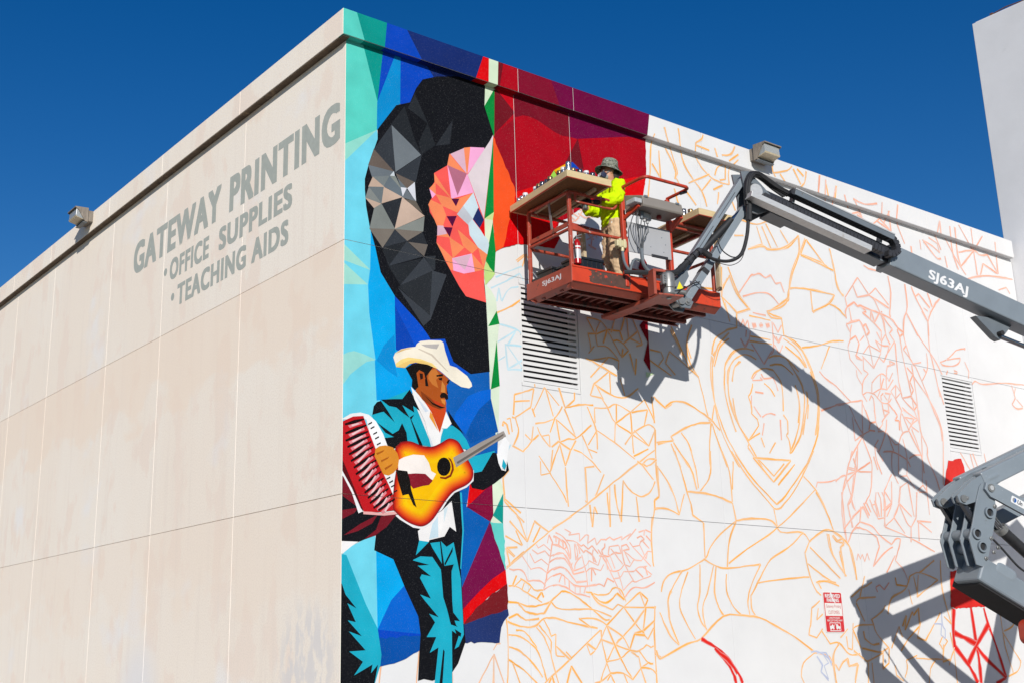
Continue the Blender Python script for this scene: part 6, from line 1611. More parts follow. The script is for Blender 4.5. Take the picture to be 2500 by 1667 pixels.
# ------------------------------------------------------------------ flood lights
def floodlight(name, label, O, out, side):
    t = thing(name, label, 'floodlight', O, 0, 'wall mounted floodlights'); F = Frame(O, Vector(out)*.95, Vector(side)*.92, (0, 0, .76))
    b = MB(); b.box(F, 0, .11, -.19, .19, -.15, .13, .012); b.build('back_box', 'fix', t)
    hood = [(.11, .17), (.36, .155), (.36, .125), (.30, .09), (.165, -.175), (.11, -.18)]
    b = MB(); b.prism(F, hood, 'y', -.225, -.205); b.prism(F, hood, 'y', .205, .225)
    b.prism(F, [(.11, .171), (.365, .156), (.365, .13), (.35, .14), (.11, .15)], 'y', -.2249, .2249); b.box(F, .10, .125, -.2049, .2049, -.18, .15); b.box(F, .112, .17, -.2049, .2049, -.178, -.15)
    b.build('hood', 'fix', t)
    b = MB(); b.prism(F, [(.126, .148), (.33, .135), (.34, -.05), (.325, -.075), (.19, -.12), (.126, -.14)], 'y', -.2, .2); b.build('lens', 'glass', t, bevel=.006)
    b = MB(); b.prism(F, [(.325, -.078), (.34, -.052), (.345, -.055), (.33, -.085), (.185, -.13), (.183, -.124)], 'y', -.2005, .2005); b.build('lens_base', 'glassb', t)
    b = MB(); b.box(F, .12, .2, -.21, .21, -.2, -.183, .004); b.build('latch_bar', 'dgrey', t)
floodlight('floodlight', 'weathered floodlight high on the beige wall beside the lettering', (-OV-.001, 8.68, 9.345), (-1, 0, 0), (0, -1, 0))
floodlight('floodlight', 'weathered floodlight on the white parapet above the boom tip', (7.77, -OV-.001, 9.345), (0, -1, 0), (1, 0, 0))

# ------------------------------------------------------------------ parking sign
sg = thing('parking_sign', 'red and white reserved parking sign fixed low on the white wall', 'sign', (8.773, 0, 2.158))
FS = Frame((8.773, 0, 2.158), (1, 0, 0), (0, -1, 0))
def rrect(w, h, r, k=5):
    out = []
    for cx, cz, a0 in ((w/2-r, h/2-r, 0), (-w/2+r, h/2-r, 90), (-w/2+r, -h/2+r, 180), (w/2-r, -h/2+r, 270)):
        for i in range(k+1): a = rad(a0+90*i/k); out.append((cx+r*math.cos(a), cz+r*math.sin(a)))
    return out
SW, SH = .462, .604
b = MB(); b.prism(FS, rrect(SW, SH, .03), 'y', .004, .010); b.build('sign_plate', 'signwhite', sg)
b = MB(); b.prism(FS, rrect(SW-.022, SH-.022, .022), 'y', .0101, .0112); b.build('red_field', 'signred', sg)
b = MB(); b.box(FS, -.205, .205, .0113, .0122, -.055, .135); b.build('white_field', 'signwhite', sg)
def sign_text(body, cx, z0, w, h, m, y=.0126, bold=.012):
    b = MB(); put_text(b, body, FS(cx-w/2, y, z0), (1, 0, 0), (0, 0, 1), w, h, bold, 1.0); b.build('sign_lettering', m, sg)
sign_text('RESERVED', 0, .215, .37, .055, 'decal', bold=.035); sign_text('PARKING', 0, .15, .30, .055, 'decal', bold=.035)
sign_text('Gateway Printing', 0, .052, .36, .06, 'signtext', bold=0); sign_text('CUSTOMERS', 0, -.028, .27, .052, 'signtext', bold=0)
sign_text('UNAUTHORIZED', 0, -.098, .26, .026, 'decal'); sign_text('VEHICLES TOWED AWAY', 0, -.138, .38, .03, 'decal')
b = MB(); ro = rrect(.27, .125, .015); ri = rrect(.25, .105, .010); n = len(ro)
b.add([FS(x, .0126, z-.215) for x, z in ro]+[FS(x, .0126, z-.215) for x, z in ri], [(i, (i+1) % n, n+(i+1) % n, n+i) for i in range(n)])
for cx, sx in ((-.075, 1), (.07, -1)):
    pts = [(-.05, -.02), (-.05, .015), (-.02, .02), (-.005, .04), (.02, .04), (.045, .01), (.05, -.02)] if sx == 1 else [(-.05, -.02), (-.05, .02), (-.045, .045), (-.01, .045), (.005, .02), (.05, .01), (.05, -.02)]
    b.add([FS(cx+x, .0126, z-.222) for x, z in pts], [tuple(range(len(pts)))])
    for wx in (-.028, .03): b.add([FS(cx+wx+.014*math.cos(a*.628), .0128, -.244+.014*math.sin(a*.628)) for a in range(10)], [tuple(range(10))])
b.add([FS(x, .0126, z-.215) for x, z in ((-.04, -.005), (.0, .045), (.02, .045), (.02, .037), (.003, .037), (-.032, -.01))], [(0, 1, 2, 3, 4, 5)])
b.build('tow_truck_symbol', 'decal', sg)
b = MB(); b.add([FS(x, .0132, z) for x, z in ((-.06, .29), (-.025, .29), (.0, .22), (.055, .155), (.06, .135), (.035, .14), (-.03, .21))], [tuple(range(7))]); b.build('scraped_patch', 'decal', sg)
b = MB()
for z in (.27, -.285): b.lathe(Frame(FS(0, .010, z), (1, 0, 0), (0, 0, 1), (0, -1, 0)), [(.008, 0), (.007, .003), (.003, .0045)], 10)
b.build('screw', 'steel', sg)

# ------------------------------------------------------------------ boom lift
AA = rad(-16.5); AO = Vector((3.861, -1.572, 0))
FA = Frame(AO, (math.cos(AA), math.sin(AA), 0), (math.sin(AA), -math.cos(AA), 0))      # (along boom, towards the street, up)
PE = rad(-4.54)
FP = Frame((2.584, -1.179, 0), (math.cos(PE), math.sin(PE), 0), (-math.sin(PE), math.cos(PE), 0))   # platform: (long side, towards wall, up)
SA = FA.y; LA = FA.x
lift = thing('boom_lift', 'grey and red articulated boom lift holding its work platform up to the mural', 'boom lift', tuple(FA(7.6, 0, 0)), AA)
PW, PL = .93, 2.5
# deck
b = MB(); b.box(FP, .01, PL-.01, .01, PW-.01, 6.075, 6.10); deck = b.build('deck_floor', 'rust', lift)
for k in range(19):
    b = MB(); u = .09+k*.129; b.box(FP, u, u+.03, .03, PW-.03, 6.035, 6.074); b.build('deck_rib', 'rust', deck)
for v in (.24, .62):
    b = MB(); b.box(FP, .03, PL-.03, v, v+.06, 5.985, 6.034, .004); b.build('deck_beam', 'rust', deck)
b = MB(); b.box(FP, 1.16, 1.36, -.12, PW-.05, 5.93, 5.984, .006); b.build('centre_beam', 'toe2', deck)
b = MB(); b.prism(FP, [(0, 6.05), (.10, 5.985), (.12, 5.985), (.02, 6.07)], 'x', .0, PL); b.prism(FP, [(PW, 6.05), (PW-.10, 5.985), (PW-.12, 5.985), (PW-.02, 6.07)], 'x', 0, PL); b.build('deck_edge', 'toe2', deck)
b = MB(); b.box(FP, 0, PL, -.012, 0, 6.05, 6.254, .003); b.box(FP, 0, PL, -.02, -.0121, 6.235, 6.256); b.build('toe_board', 'toe', lift, label='street side toe board, half of it brown with overspray')
b = MB(); rnd = random.Random(4)
top_ = [(.27+.66*k/30, 6.249-abs(rnd.gauss(0, .004))) for k in range(31)]; rgt = [(.93+rnd.uniform(-.025, .02), 6.235-.17*k/12) for k in range(13)]
bot_ = [(.93-.62*k/24, 6.062+abs(rnd.gauss(0, .004))) for k in range(25)]; lft = [(.275+rnd.uniform(-.02, .035), 6.07+.17*k/12) for k in range(13)]
pts = top_+rgt+bot_+lft; b.add([FP(x, -.0132, z) for x, z in pts], [tuple(range(len(pts)))]); tbn = bpy.data.objects['toe_board']; b.build('overspray_patch', 'overspray', tbn)
for cx, cz, r_ in ((.53, 6.175, .03), (.62, 6.12, .012), (.45, 6.2, .014), (.38, 6.225, .016), (.72, 6.225, .012), (.33, 6.14, .012)):
    b = MB(); k_ = 14; b.add([FP(cx+r_*rnd.uniform(.4, 1.2)*math.cos(q*6.283/k_), -.0138, cz+r_*rnd.uniform(.4, 1.2)*math.sin(q*6.283/k_)) for q in range(k_)], [tuple(range(k_))]); b.build('paint_chip', 'red', tbn)
b = MB(); b.box(FP, 0, PL, PW, PW+.012, 6.05, 6.254, .003); b.build('toe_board', 'toe2', lift)
b = MB(); b.box(FP, -.012, -.0001, -.012, PW+.012, 6.03, 6.252, .003); b.prism(FP, [(-.012, 6.03), (-.004, 6.03), (.08, 5.985), (.07, 5.98)], 'y', .08, PW-.06); tb = b.build('toe_board', 'toe2', lift)
b = MB(); put_text(b, 'SJ63AJ', FP(-.0135, .60, 6.118), -FP.y, (0, 0, 1), .40, .078, .02); b.build('lettering', 'decal', tb)
b = MB(); b.box(FP, PL+.0001, PL+.012, -.012, PW+.012, 6.05, 6.254, .003); b.build('toe_board', 'toe2', lift)
# guard rails
def post(u, v, z0, z1, s=.045, m='redrail'):
    b = MB(); b.box(FP, u-s/2, u+s/2, v-s/2, v+s/2, z0, z1, .006); b.build('post', m, lift)
def rail(pts, r=.0215, m='redrail', name='rail', sm=0):
    P_ = [FP(*q) for q in pts]; P_ = smooth_path(P_, sm) if sm else P_
    b = MB(); b.tube(P_, r, 12); return b.build(name, m, lift, smooth=True)
V0, V9 = .03, PW-.03
post(.03, V0, 6.1, 7.24); post(.03, V9, 6.1, 7.24); post(.88, V0-.03, 6.1, 7.44, .055, 'red'); post(1.67, V0-.03, 6.1, 7.44, .055, 'red'); post(PL-.05, V0, 6.1, 7.14); post(PL-.05, V9, 6.1, 7.14)
post(.86, V9, 6.1, 7.2); post(1.7, V9, 6.1, 7.2)
rail([(.03, V0, 7.245), (.88, V0, 7.25)]); rail([(.03, V0, 6.745), (.88, V0, 6.755)]); rail([(.03, V9, 7.245), (PL-.05, V9, 7.15)]); rail([(.03, V9, 6.73), (PL-.05, V9, 6.73)])
rail([(.03, V0, 7.245), (.03, V9, 7.245)]); rail([(.03, V0, 6.75), (.03, V9, 6.75)]); rail([(PL-.05, V0, 7.15), (PL-.05, V9, 7.15)]); rail([(PL-.05, V0, 6.73), (PL-.05, V9, 6.73)])
rail([(1.67, V0, 7.15), (PL-.05, V0, 7.15)]); rail([(1.67, V0, 7.08), (PL-.05, V0, 7.08)], .017); rail([(1.67, V0, 6.745), (PL-.05, V0, 6.745)])
rail([(.14, V0, 7.235), (.135, V0, 7.16), (.17, V0, 7.135), (.30, V0, 7.135), (.55, V0, 7.135), (.72, V0, 7.14), (.79, V0, 7.18), (.81, V0, 7.26), (.79, V0, 7.34), (.86, V0-.02, 7.40)], .017, name='gate_loop', sm=5)
rail([(.88, -.0, 7.45), (.89, -.08, 7.462), (.90, -.36, 7.465), (.93, -.43, 7.465), (1.0, -.445, 7.465), (1.55, -.43, 7.465), (1.63, -.42, 7.465), (1.68, -.36, 7.462), (1.675, -.10, 7.455), (1.67, .0, 7.45)], .022, 'red', 'console_guard', 5)
b = MB(); b.box(FP, .022, .04, V0+.02, V9-.02, 6.79, 6.85, .003); b.build('gate_plate', 'toe2', lift)
b = MB(); b.prism(FP, [(.04, 6.75), (.04, 6.83), (.22, 6.785), (.3, 6.765), (.3, 6.745), (.2, 6.735)], 'y', V0-.012, V0+.012); b.build('rail_gusset', 'redrail', lift)
# latch and brackets
b = MB(); b.bar(FP(.03, .45, 7.22), FP(.03, .40, 6.82), .035, .012, FP.y); b.build('gate_latch', 'steel', lift)
b = MB(); b.bar(FP(.88, -.02, 7.02), FP(.9, -.3, 7.12), .03, .05, FP.x); b.build('console_bracket', 'red', lift)
b = MB(); b.bar(FP(1.67, -.02, 7.0), FP(1.62, -.3, 7.1), .04, .07, FP.x); b.build('console_bracket', 'red', lift)
# control console
b = MB(); b.prism(FP, [(.0, 7.105), (-.345, 7.095), (-.36, 7.12), (-.335, 7.245), (-.30, 7.26), (.0, 7.36), (.02, 7.34)], 'x', .93, 1.61); con = b.build('control_console', 'box', lift, bevel=.008)
for u, v, z, s_, m in ((1.12, -.14, 7.04, .05, 'plasticg'), (1.19, -.12, 7.03, .045, 'plasticg'), (1.04, -.18, 7.05, .03, 'dgrey')):
    b = MB(); b.box(FP, u-s_, u+s_, v-s_*.8, v+s_*.8, z-.02, 7.1, .008); b.lathe(Frame(FP(u, v, z-.055), FP.x, FP.y), [(.018, 0), (.022, .02), (.018, .036)], 10); b.build('cable_connector', m, con)
b = MB(); b.lathe(Frame(FP(1.36, -.16, 7.05), FP.x, FP.y), [(.02, 0), (.032, .008), (.034, .03), (.028, .05)], 14); b.build('horn_button', 'btn', con, smooth=True)
for u in (.99, 1.53):
    b = MB(); b.box(FP, u-.03, u+.03, -.352, -.332, 7.225, 7.255, .004); b.build('console_latch', 'dgrey', con)
b = MB(); b.box(FP, .80, .92, -.33, -.16, 7.13, 7.2, .01); b.box(FP, .80, .855, -.345, -.32, 7.135, 7.195, .005); b.box(FP, .862, .918, -.345, -.32, 7.135, 7.195, .005); sw = b.build('foot_switch_box', 'plasticg', lift)
b = MB(); b.box(FP, .925, 1.655, -.035, -.022, 6.575, 6.985, .004); pan = b.build('document_panel', 'panel', lift)
for u, z in ((1.28, 6.9), (1.5, 6.86), (1.3, 6.7), (1.52, 6.66), (1.56, 6.77), (1.2, 6.8)):
    b = MB(); b.lathe(Frame(FP(u, -.036, z), FP.x, (0, 0, 1), -FP.y), [(.008, -.001), (.006, .002)], 8); b.build('rivet', 'dgrey', pan)
b = MB(); b.box(FP, 1.30, 1.58, -.05, -.036, 6.56, 6.6, .004); b.build('panel_handle', 'track', pan)
b = MB(); b.tube([FP(1.60, -.34, 7.40), FP(1.72, -.32, 7.455)], .022, 10); b.build('rail_grip', 'track', lift, smooth=True)
# junction box on the post
b = MB(); b.box(FP, .70, .86, -.08, -.01, 6.60, 6.69, .01); b.box(FP, .725, .76, -.095, -.0, 6.585, 6.705, .006); b.box(FP, .80, .835, -.095, 0, 6.585, 6.705, .006); b.lathe(Frame(FP(.80, -.05, 6.55), FP.x, FP.y), [(.022, 0), (.025, .05)], 10); b.build('junction_box', 'plastic', lift)
def hose(pts, r, m='black', name='hose', k=6, F=FP):
    b = MB(); b.tube(smooth_path([F(*q) for q in pts], k), r, 8); return b.build(name, m, lift, smooth=True)
hose([(.80, -.05, 6.56), (.80, -.06, 6.45), (.83, -.07, 6.35), (.90, -.07, 6.285), (1.02, -.06, 6.28), (1.15, -.1, 6.29), (1.28, -.2, 6.24)], .018, 'dgrey')
for q in ([(.95, -.2, 7.1), (.89, -.17, 6.98), (.87, -.15, 6.84), (.93, -.14, 6.68), (1.02, -.14, 6.58)], [(.97, -.22, 7.1), (.93, -.2, 6.95), (1.0, -.16, 6.72), (1.03, -.14, 6.58)], [(1.04, -.18, 7.0), (1.03, -.16, 6.85), (1.05, -.14, 6.65), (1.04, -.14, 6.55)], [(1.12, -.14, 6.99), (1.11, -.15, 6.85), (1.07, -.14, 6.7), (1.05, -.14, 6.5)], [(1.19, -.12, 6.98), (1.17, -.14, 6.85), (1.09, -.14, 6.72), (1.06, -.14, 6.5)], [(1.0, -.16, 7.05), (1.0, -.15, 6.86), (1.035, -.13, 6.66), (1.04, -.13, 6.5)]):
    hose(q, .0062, 'cable', 'console_cable')
hose([(1.04, -.14, 6.6), (1.045, -.14, 6.5), (1.07, -.13, 6.40), (1.16, -.12, 6.32), (1.26, -.16, 6.26)], .024, 'dgrey')
hose([(.90, -.05, 6.28), (.93, -.07, 6.40), (.98, -.08, 6.46), (1.06, -.09, 6.45), (1.12, -.1, 6.38), (1.2, -.14, 6.29)], .018, 'dgrey')
hose([(1.24, -.05, 6.25), (1.235, -.06, 6.33), (1.27, -.07, 6.37), (1.31, -.06, 6.34), (1.32, -.05, 6.25)], .007, 'redrail', 'hook_wire')
# rotator
b = MB(); b.box(FA, -.32, -.28, .06, .22, 5.90, 6.22, .005); b.box(FA, -.32, .04, -.05, .22, 6.2, 6.235, .005); b.box(FA, -.32, .03, -.05, .33, 5.86, 5.885, .005); b.build('rotator_bracket', 'toe2', lift)
b = MB(); b.lathe(Frame(FA(-.13, .24, 5.885), LA, SA), [(.095, 0), (.10, .012), (.075, .03), (.075, .09), (.085, .10), (.085, .27), (.075, .285), (.06, .30)], 20); b.build('rotator_motor', 'steel', lift, smooth=True)
b = MB(); b.box(FA, -.26, -.20, .27, .34, 6.0, 6.13, .006)
for k in range(4): b.lathe(Frame(FA(-.23, .342, 6.015+k*.032), LA, (0, 0, 1), SA), [(.011, 0), (.009, .012)], 8)
b.build('valve_block', 'steel', lift)
b = MB(); b.lathe(Frame(FA(-.13, .24, 5.845), LA, SA), [(.03, 0), (.035, .02), (.03, .04)], 10); b.build('rotator_bolt', 'steel', lift)
b = MB(); b.prism(FA, [(-.06, 6.16), (.10, 6.18), (.24, 6.30), (.26, 6.22), (.14, 6.02), (.22, 5.93), (.30, 5.88), (.25, 5.79), (.12, 5.80), (.02, 5.90), (-.05, 6.0)], 'y', -.09, -.065); b.prism(FA, [(-.06, 6.16), (.10, 6.18), (.24, 6.30), (.26, 6.22), (.14, 6.02), (.22, 5.93), (.30, 5.88), (.25, 5.79), (.12, 5.80), (.02, 5.90), (-.05, 6.0)], 'y', .085, .11); br = b.build('jib_bracket', 'dgrey', lift)
b = MB(); b.add([FA(x, .1115, z) for x, z in ((.07, 6.03), (.17, 6.04), (.115, 6.135))], [(0, 1, 2)]); b.build('warning_sticker', 'yellow', br)
b = MB(); b.tube([FA(.12, -.1, 5.87), FA(.12, .14, 5.87)], .045, 14); b.tube([FA(.02, -.08, 6.08), FA(.02, .16, 6.08)], .035, 12); b.tube([FA(.10, .1, 6.0), FA(.17, .16, 5.97)], .035, 10); b.build('bracket_pin', 'steel', lift, smooth=True)
# jib: two parallel arms
b = MB(); b.bar(FA(1.27, 0, 7.73), FA(.16, 0, 6.205), .12, .085, SA); ja = b.build('jib_arm', 'grey', lift, bevel=.006)
for s0, s1 in ((.16, .42), (.5, .72)):
    b = MB(); A_ = Vector(FA(1.27, .0605, 7.73)); B_ = Vector(FA(.16, .0605, 6.205)); b.bar(A_.lerp(B_, s0), A_.lerp(B_, s1), .002, .008, SA); b.build('weld_slot', 'track', ja)
b = MB(); b.bar(FA(1.25, 0, 7.30), FA(.215, 0, 5.875), .13, .095, SA); jb = b.build('jib_arm', 'grey', lift, bevel=.006)
for s_ in (.66, .8, .83):
    b = MB(); A_ = Vector(FA(1.25, 0, 7.30)); B_ = Vector(FA(.215, 0, 5.875)); b.bar(A_.lerp(B_, s_), A_.lerp(B_, s_+(.04 if s_ < .7 else .006)), .134, .099, SA); b.build('tape_band', 'black', jb)
b = MB(); b.tube([FA(.215, -.09, 5.875), FA(.215, .125, 5.875)], .048, 16); b.tube([FA(.215, .125, 5.875), FA(.215, .14, 5.875)], .025, 6); b.build('jib_pin', 'steel', lift, smooth=True)
b = MB(); b.tube([FA(.52, .02, 6.60), FA(1.02, .02, 7.10)], .05, 14); b.build('jib_cylinder', 'black', lift, smooth=True)
b = MB(); b.tube([FA(1.02, .02, 7.10), FA(1.24, .02, 7.30)], .025, 12); b.build('cylinder_rod', 'chrome', lift, smooth=True)
# boom tip
b = MB(); b.prism(FA, [(1.16, 7.80), (1.30, 7.82), (1.46, 7.66), (1.62, 7.50), (1.62, 7.28), (1.40, 7.16), (1.20, 7.20), (1.22, 7.42)], 'y', -.10, -.075); b.prism(FA, [(1.18, 7.78), (1.30, 7.80), (1.46, 7.66), (1.62, 7.50), (1.62, 7.28), (1.40, 7.20), (1.22, 7.22), (1.24, 7.42)], 'y', .075, .10); b.build('boom_tip', 'dgrey', lift)
b = MB(); b.lathe(Frame(FA(1.33, .10, 7.49), LA, (0, 0, 1), SA), [(.12, 0), (.125, .03), (.11, .06)], 24); b.build('pivot_hub', 'track', lift, smooth=True)
b = MB(); b.lathe(Frame(FA(1.345, .162, 7.495), LA, (0, 0, 1), SA), [(.098, 0), (.098, .02), (.09, .028)], 28); b.build('pivot_cap', 'alu', lift, smooth=True)
# telescopic boom
SL = -.31
def bz(a): return 7.30+SL*(a-2)
nd = Vector((-SL, 0, 1)).normalized()
def boxbeam(a0, a1, b0, b1, h0, h1, m, name, parent, bev=.012):
    """beam along the boom: h measured square to it"""
    b = MB(); c_ = 1/math.sqrt(1+SL*SL)
    vs = []
    for a in (a0, a1):
        for bb, h in ((b0, h0), (b1, h0), (b1, h1), (b0, h1)):
            vs.append(FA(a-h*c_*SL, bb, bz(a)+h*c_))
    b.add(vs, [(3, 2, 1, 0), (4, 5, 6, 7), (0, 1, 5, 4), (1, 2, 6, 5), (2, 3, 7, 6), (3, 0, 4, 7)])
    return b.build(name, m, parent, bevel=bev)
boxbeam(1.40, 4.2, -.095, .095, -.125, .125, 'navy', 'fly_boom', lift)
mb_ = boxbeam(3.52, 8.9, -.14, .14, -.165, .165, 'boomgrey', 'main_boom', lift, .02)
boxbeam(3.48, 3.56, -.15, .15, -.175, .175, 'boomgrey', 'boom_collar', mb_, .006)
boxbeam(1.62, 1.95, -.12, .14, -.20, -.126, 'dgrey', 'wear_block', lift, .006)
boxbeam(1.80, 3.42, -.11, .11, -.15, -.126, 'dgrey', 'wear_strip', lift, .004)
b = MB(); put_text(b, 'SJ63AJ', FA(4.055, .1412, 6.507), (LA+Vector((0, 0, SL))).normalized(), (Vector((0, 0, 1))-LA*SL).normalized(), .68, .182, .032, 1.05); b.build('lettering', 'decal', mb_)
b = MB(); b.prism(FA, [(4.95, 6.12), (5.26, 5.83), (5.34, 5.79), (5.42, 5.86), (5.62, 6.05), (5.5, 6.1)], 'y', -.12, .0); lg = b.build('cylinder_lug', 'dgrey', lift, bevel=.01)
b = MB(); b.tube([FA(5.32, -.13, 5.875), FA(5.32, .08, 5.875)], .035, 14); b.build('lug_pin', 'dark', lg)
b = MB(); b.tube([FA(5.36, -.02, 5.85), FA(6.5, -.02, 5.55)], .035, 14); b.build('lift_cylinder_rod', 'chrome', lift, smooth=True)
b = MB(); b.tube([FA(6.3, -.02, 5.60), FA(8.3, -.02, 5.07)], .07, 16); b.build('lift_cylinder', 'black', lift, smooth=True)
# cable trays and track
boxbeam(1.22, 3.06, .17, .32, -.205, -.125, 'alu', 'cable_tray', lift, .004)
boxbeam(1.86, 3.42, .12, .25, .150, .228, 'dgrey', 'cable_tray', lift, .003); boxbeam(1.86, 3.42, .115, .256, .2285, .246, 'alu', 'tray_lip', lift, .002)
for a in (1.92, 3.30): boxbeam(a, a+.03, .02, .12, .1, .24, 'dgrey', 'tray_bracket', lift, .003)
b = MB()
path = []
def bp(a, h): c_ = 1/math.sqrt(1+SL*SL); return (a-h*c_*SL, bz(a)+h*c_)
for k in range(34): path.append((*bp(1.45+k*.055, -.075), 'l'))
for k in range(9):
    t = -math.pi/2+math.pi*(k+.5)/9; path.append((*bp(3.36+.15*math.cos(t), .06+.135*math.sin(t)), 'c'))
for k in range(28): path.append((*bp(3.33-k*.055, .190), 'u'))
for i, (a, z, _) in enumerate(path):
    a2, z2, _ = path[min(i+1, len(path)-1)]; a1, z1, _ = path[max(i-1, 0)]
    d = Vector(FA(a2, 0, z2))-Vector(FA(a1, 0, z1)); d.normalize(); c_ = Vector(FA(a, .215 if i < 38 else .185, z))
    b.bar(c_-d*.024, c_+d*.024, .10, .085, SA); b.bar(c_-d*.032, c_+d*.032, .085, .062, SA)
b.build('cable_track', 'track', lift)
# hoses round the boom tip and the jib
def bundle(pts, n, r, spread, name='hose'):
    for k in range(n):
        ox, oy, oz = (random.uniform(-spread, spread) for _ in range(3))
        hose([(a+ox, bb+oy, z+oz) for a, bb, z in pts], r*random.uniform(.8, 1.15), 'black', name, 6, FA)
bundle([(1.92, .12, 7.53), (1.74, .12, 7.60), (1.58, .12, 7.69), (1.45, .13, 7.75), (1.33, .15, 7.74), (1.24, .17, 7.62), (1.21, .17, 7.45), (1.215, .16, 7.28)], 10, .018, .034)
bundle([(1.30, -.02, 7.80), (1.42, .03, 7.81), (1.55, .06, 7.74), (1.70, .08, 7.62), (1.85, .10, 7.52)], 5, .016, .03)
hose([(1.225, .16, 7.36), (1.215, .16, 7.2), (1.20, .16, 7.06)], .042, 'black', 'hose_sleeve', 4, FA)
bundle([(1.20, .15, 7.08), (1.16, .15, 6.86), (1.07, .15, 6.62), (.95, .15, 6.51), (.80, .15, 6.465), (.62, .15, 6.48), (.47, .15, 6.55)], 4, .016, .014)
hose([(1.16, .15, 6.86), (1.06, .15, 6.54), (.9, .15, 6.42), (.74, .15, 6.42), (.6, .14, 6.46)], .005, 'black', 'hose', 6, FA)
hose([(.72, .12, 6.78), (.76, .13, 6.63), (.88, .14, 6.54), (.98, .15, 6.53)], .008, 'black', 'hose', 6, FA)
hose([(.58, .14, 6.50), (.47, .15, 6.56), (.40, .15, 6.55), (.32, .15, 6.48), (.2, .16, 6.37), (.1, .18, 6.28), (-.0, .2, 6.21), (-.14, .2, 6.19)], .042, 'black', 'hose_sleeve', 6, FA)
for a, z in ((.40, 6.55), (.33, 6.49), (.24, 6.41), (.14, 6.31)):
    b = MB(); b.tube([FA(a+.02, .153, z+.015), FA(a-.02, .157, z-.02)], .05, 10); b.build('tape_wrap', 'track', lift, smooth=True)
hose([(-.14, .2, 6.19), (-.26, .12, 6.21), (-.4, -.0, 6.24), (-.55, -.1, 6.26)], .03, 'black', 'hose', 6, FA)
hose([(-.16, .28, 6.02), (-.02, .2, 5.97), (.16, .14, 6.04), (.3, .12, 6.12), (.42, .1, 6.16)], .008, 'black', 'hose', 6, FA)
# knuckle
KP = [(4.40, 3.70), (4.50, 3.69), (4.585, 3.60), (4.585, 3.33), (4.36, 2.76), (4.24, 2.61), (4.14, 2.64), (4.075, 2.98), (4.155, 3.155), (4.29, 3.51), (4.36, 3.66)]
KH = [(4.445, 3.315), (4.196, 3.038), (4.258, 2.869)]
for bb in (-.27, -.12, .09, .25):
    b = MB(); b.prism(FA, KP, 'y', bb, bb+.022); kp = b.build('knuckle_plate', 'boomgrey', lift, bevel=.004)
for a, z in KH:
    b = MB(); n = 20; r0, r1 = .075, .052
    ring = [(math.cos(2*math.pi*k/n), math.sin(2*math.pi*k/n)) for k in range(n)]
    vs = [FA(a+x*r, y, z+y2*r) for y in (-.30, .305) for r in (r0, r1) for x, y2 in ring]
    fs = []
    for k in range(n):
        j = (k+1) % n; fs += [(k, j, 2*n+j, 2*n+k), (n+k, 3*n+k, 3*n+j, n+j), (k, n+k, n+j, j), (2*n+k, 2*n+j, 3*n+j, 3*n+k)]
    b.add(vs, fs); pt_ = b.build('knuckle_tube', 'boomgrey', lift, smooth=True)
    b = MB(); b.tube([FA(a, -.2, z), FA(a, .274, z)], .051, 16); b.build('bore_shade_plug', 'dark', pt_)  # near-black plug painted in for the shade inside the open bore
# upper riser
def riser(a0, z0, a1, z1, b0, b1, h, m, name, bev=.012):
    b = MB(); b.bar(FA(a0, (b0+b1)/2, z0), FA(a1, (b0+b1)/2, z1), b1-b0, h, SA); return b.build(name, m, lift, bevel=bev)
ur = riser(4.45, 3.735, 8.5, 5.355, .105, .265, .225, 'grey', 'upper_riser', .02); riser(4.45, 3.735, 8.5, 5.355, -.27, -.12, .225, 'grey', 'upper_riser', .02)
riser(4.42, 3.08, 8.6, 4.76, -.24, -.04, .20, 'grey', 'parallel_link', .015)
for bb in (-.25, .12):
    b = MB(); b.prism(FA, [(4.02, 3.44), (3.99, 3.53), (4.05, 3.58), (4.24, 3.72), (4.62, 3.91), (4.9, 4.0), (4.86, 3.80), (4.62, 3.66), (4.30, 3.46), (4.12, 3.41)], 'y', bb, bb+.03); b.prism(FA, [(4.02, 3.44), (3.99, 3.53), (4.05, 3.58), (4.24, 3.72), (4.62, 3.91), (4.9, 4.0), (4.86, 3.80), (4.62, 3.66), (4.30, 3.46), (4.12, 3.41)], 'y', bb+.10, bb+.13); b.build('riser_fork', 'boomgrey', ur, bevel=.004)
    b = MB(); b.tube([FA(4.08, bb-.02, 3.49), FA(4.08, bb+.15, 3.49)], .05, 14); b.build('fork_pin', 'steel', ur, smooth=True)
    b = MB(); b.bar(FA(4.08, bb+.065, 3.49), FA(4.30, bb+.065, 3.15), .06, .06, SA); b.build('fork_link', 'navy', ur)
    b = MB(); b.lathe(Frame(FA(4.14, bb+.131, 3.50), LA, (0, 0, 1), SA), [(.024, 0), (.024, .012), (.012, .02)], 8); b.build('lock_bolt', 'steel', ur)
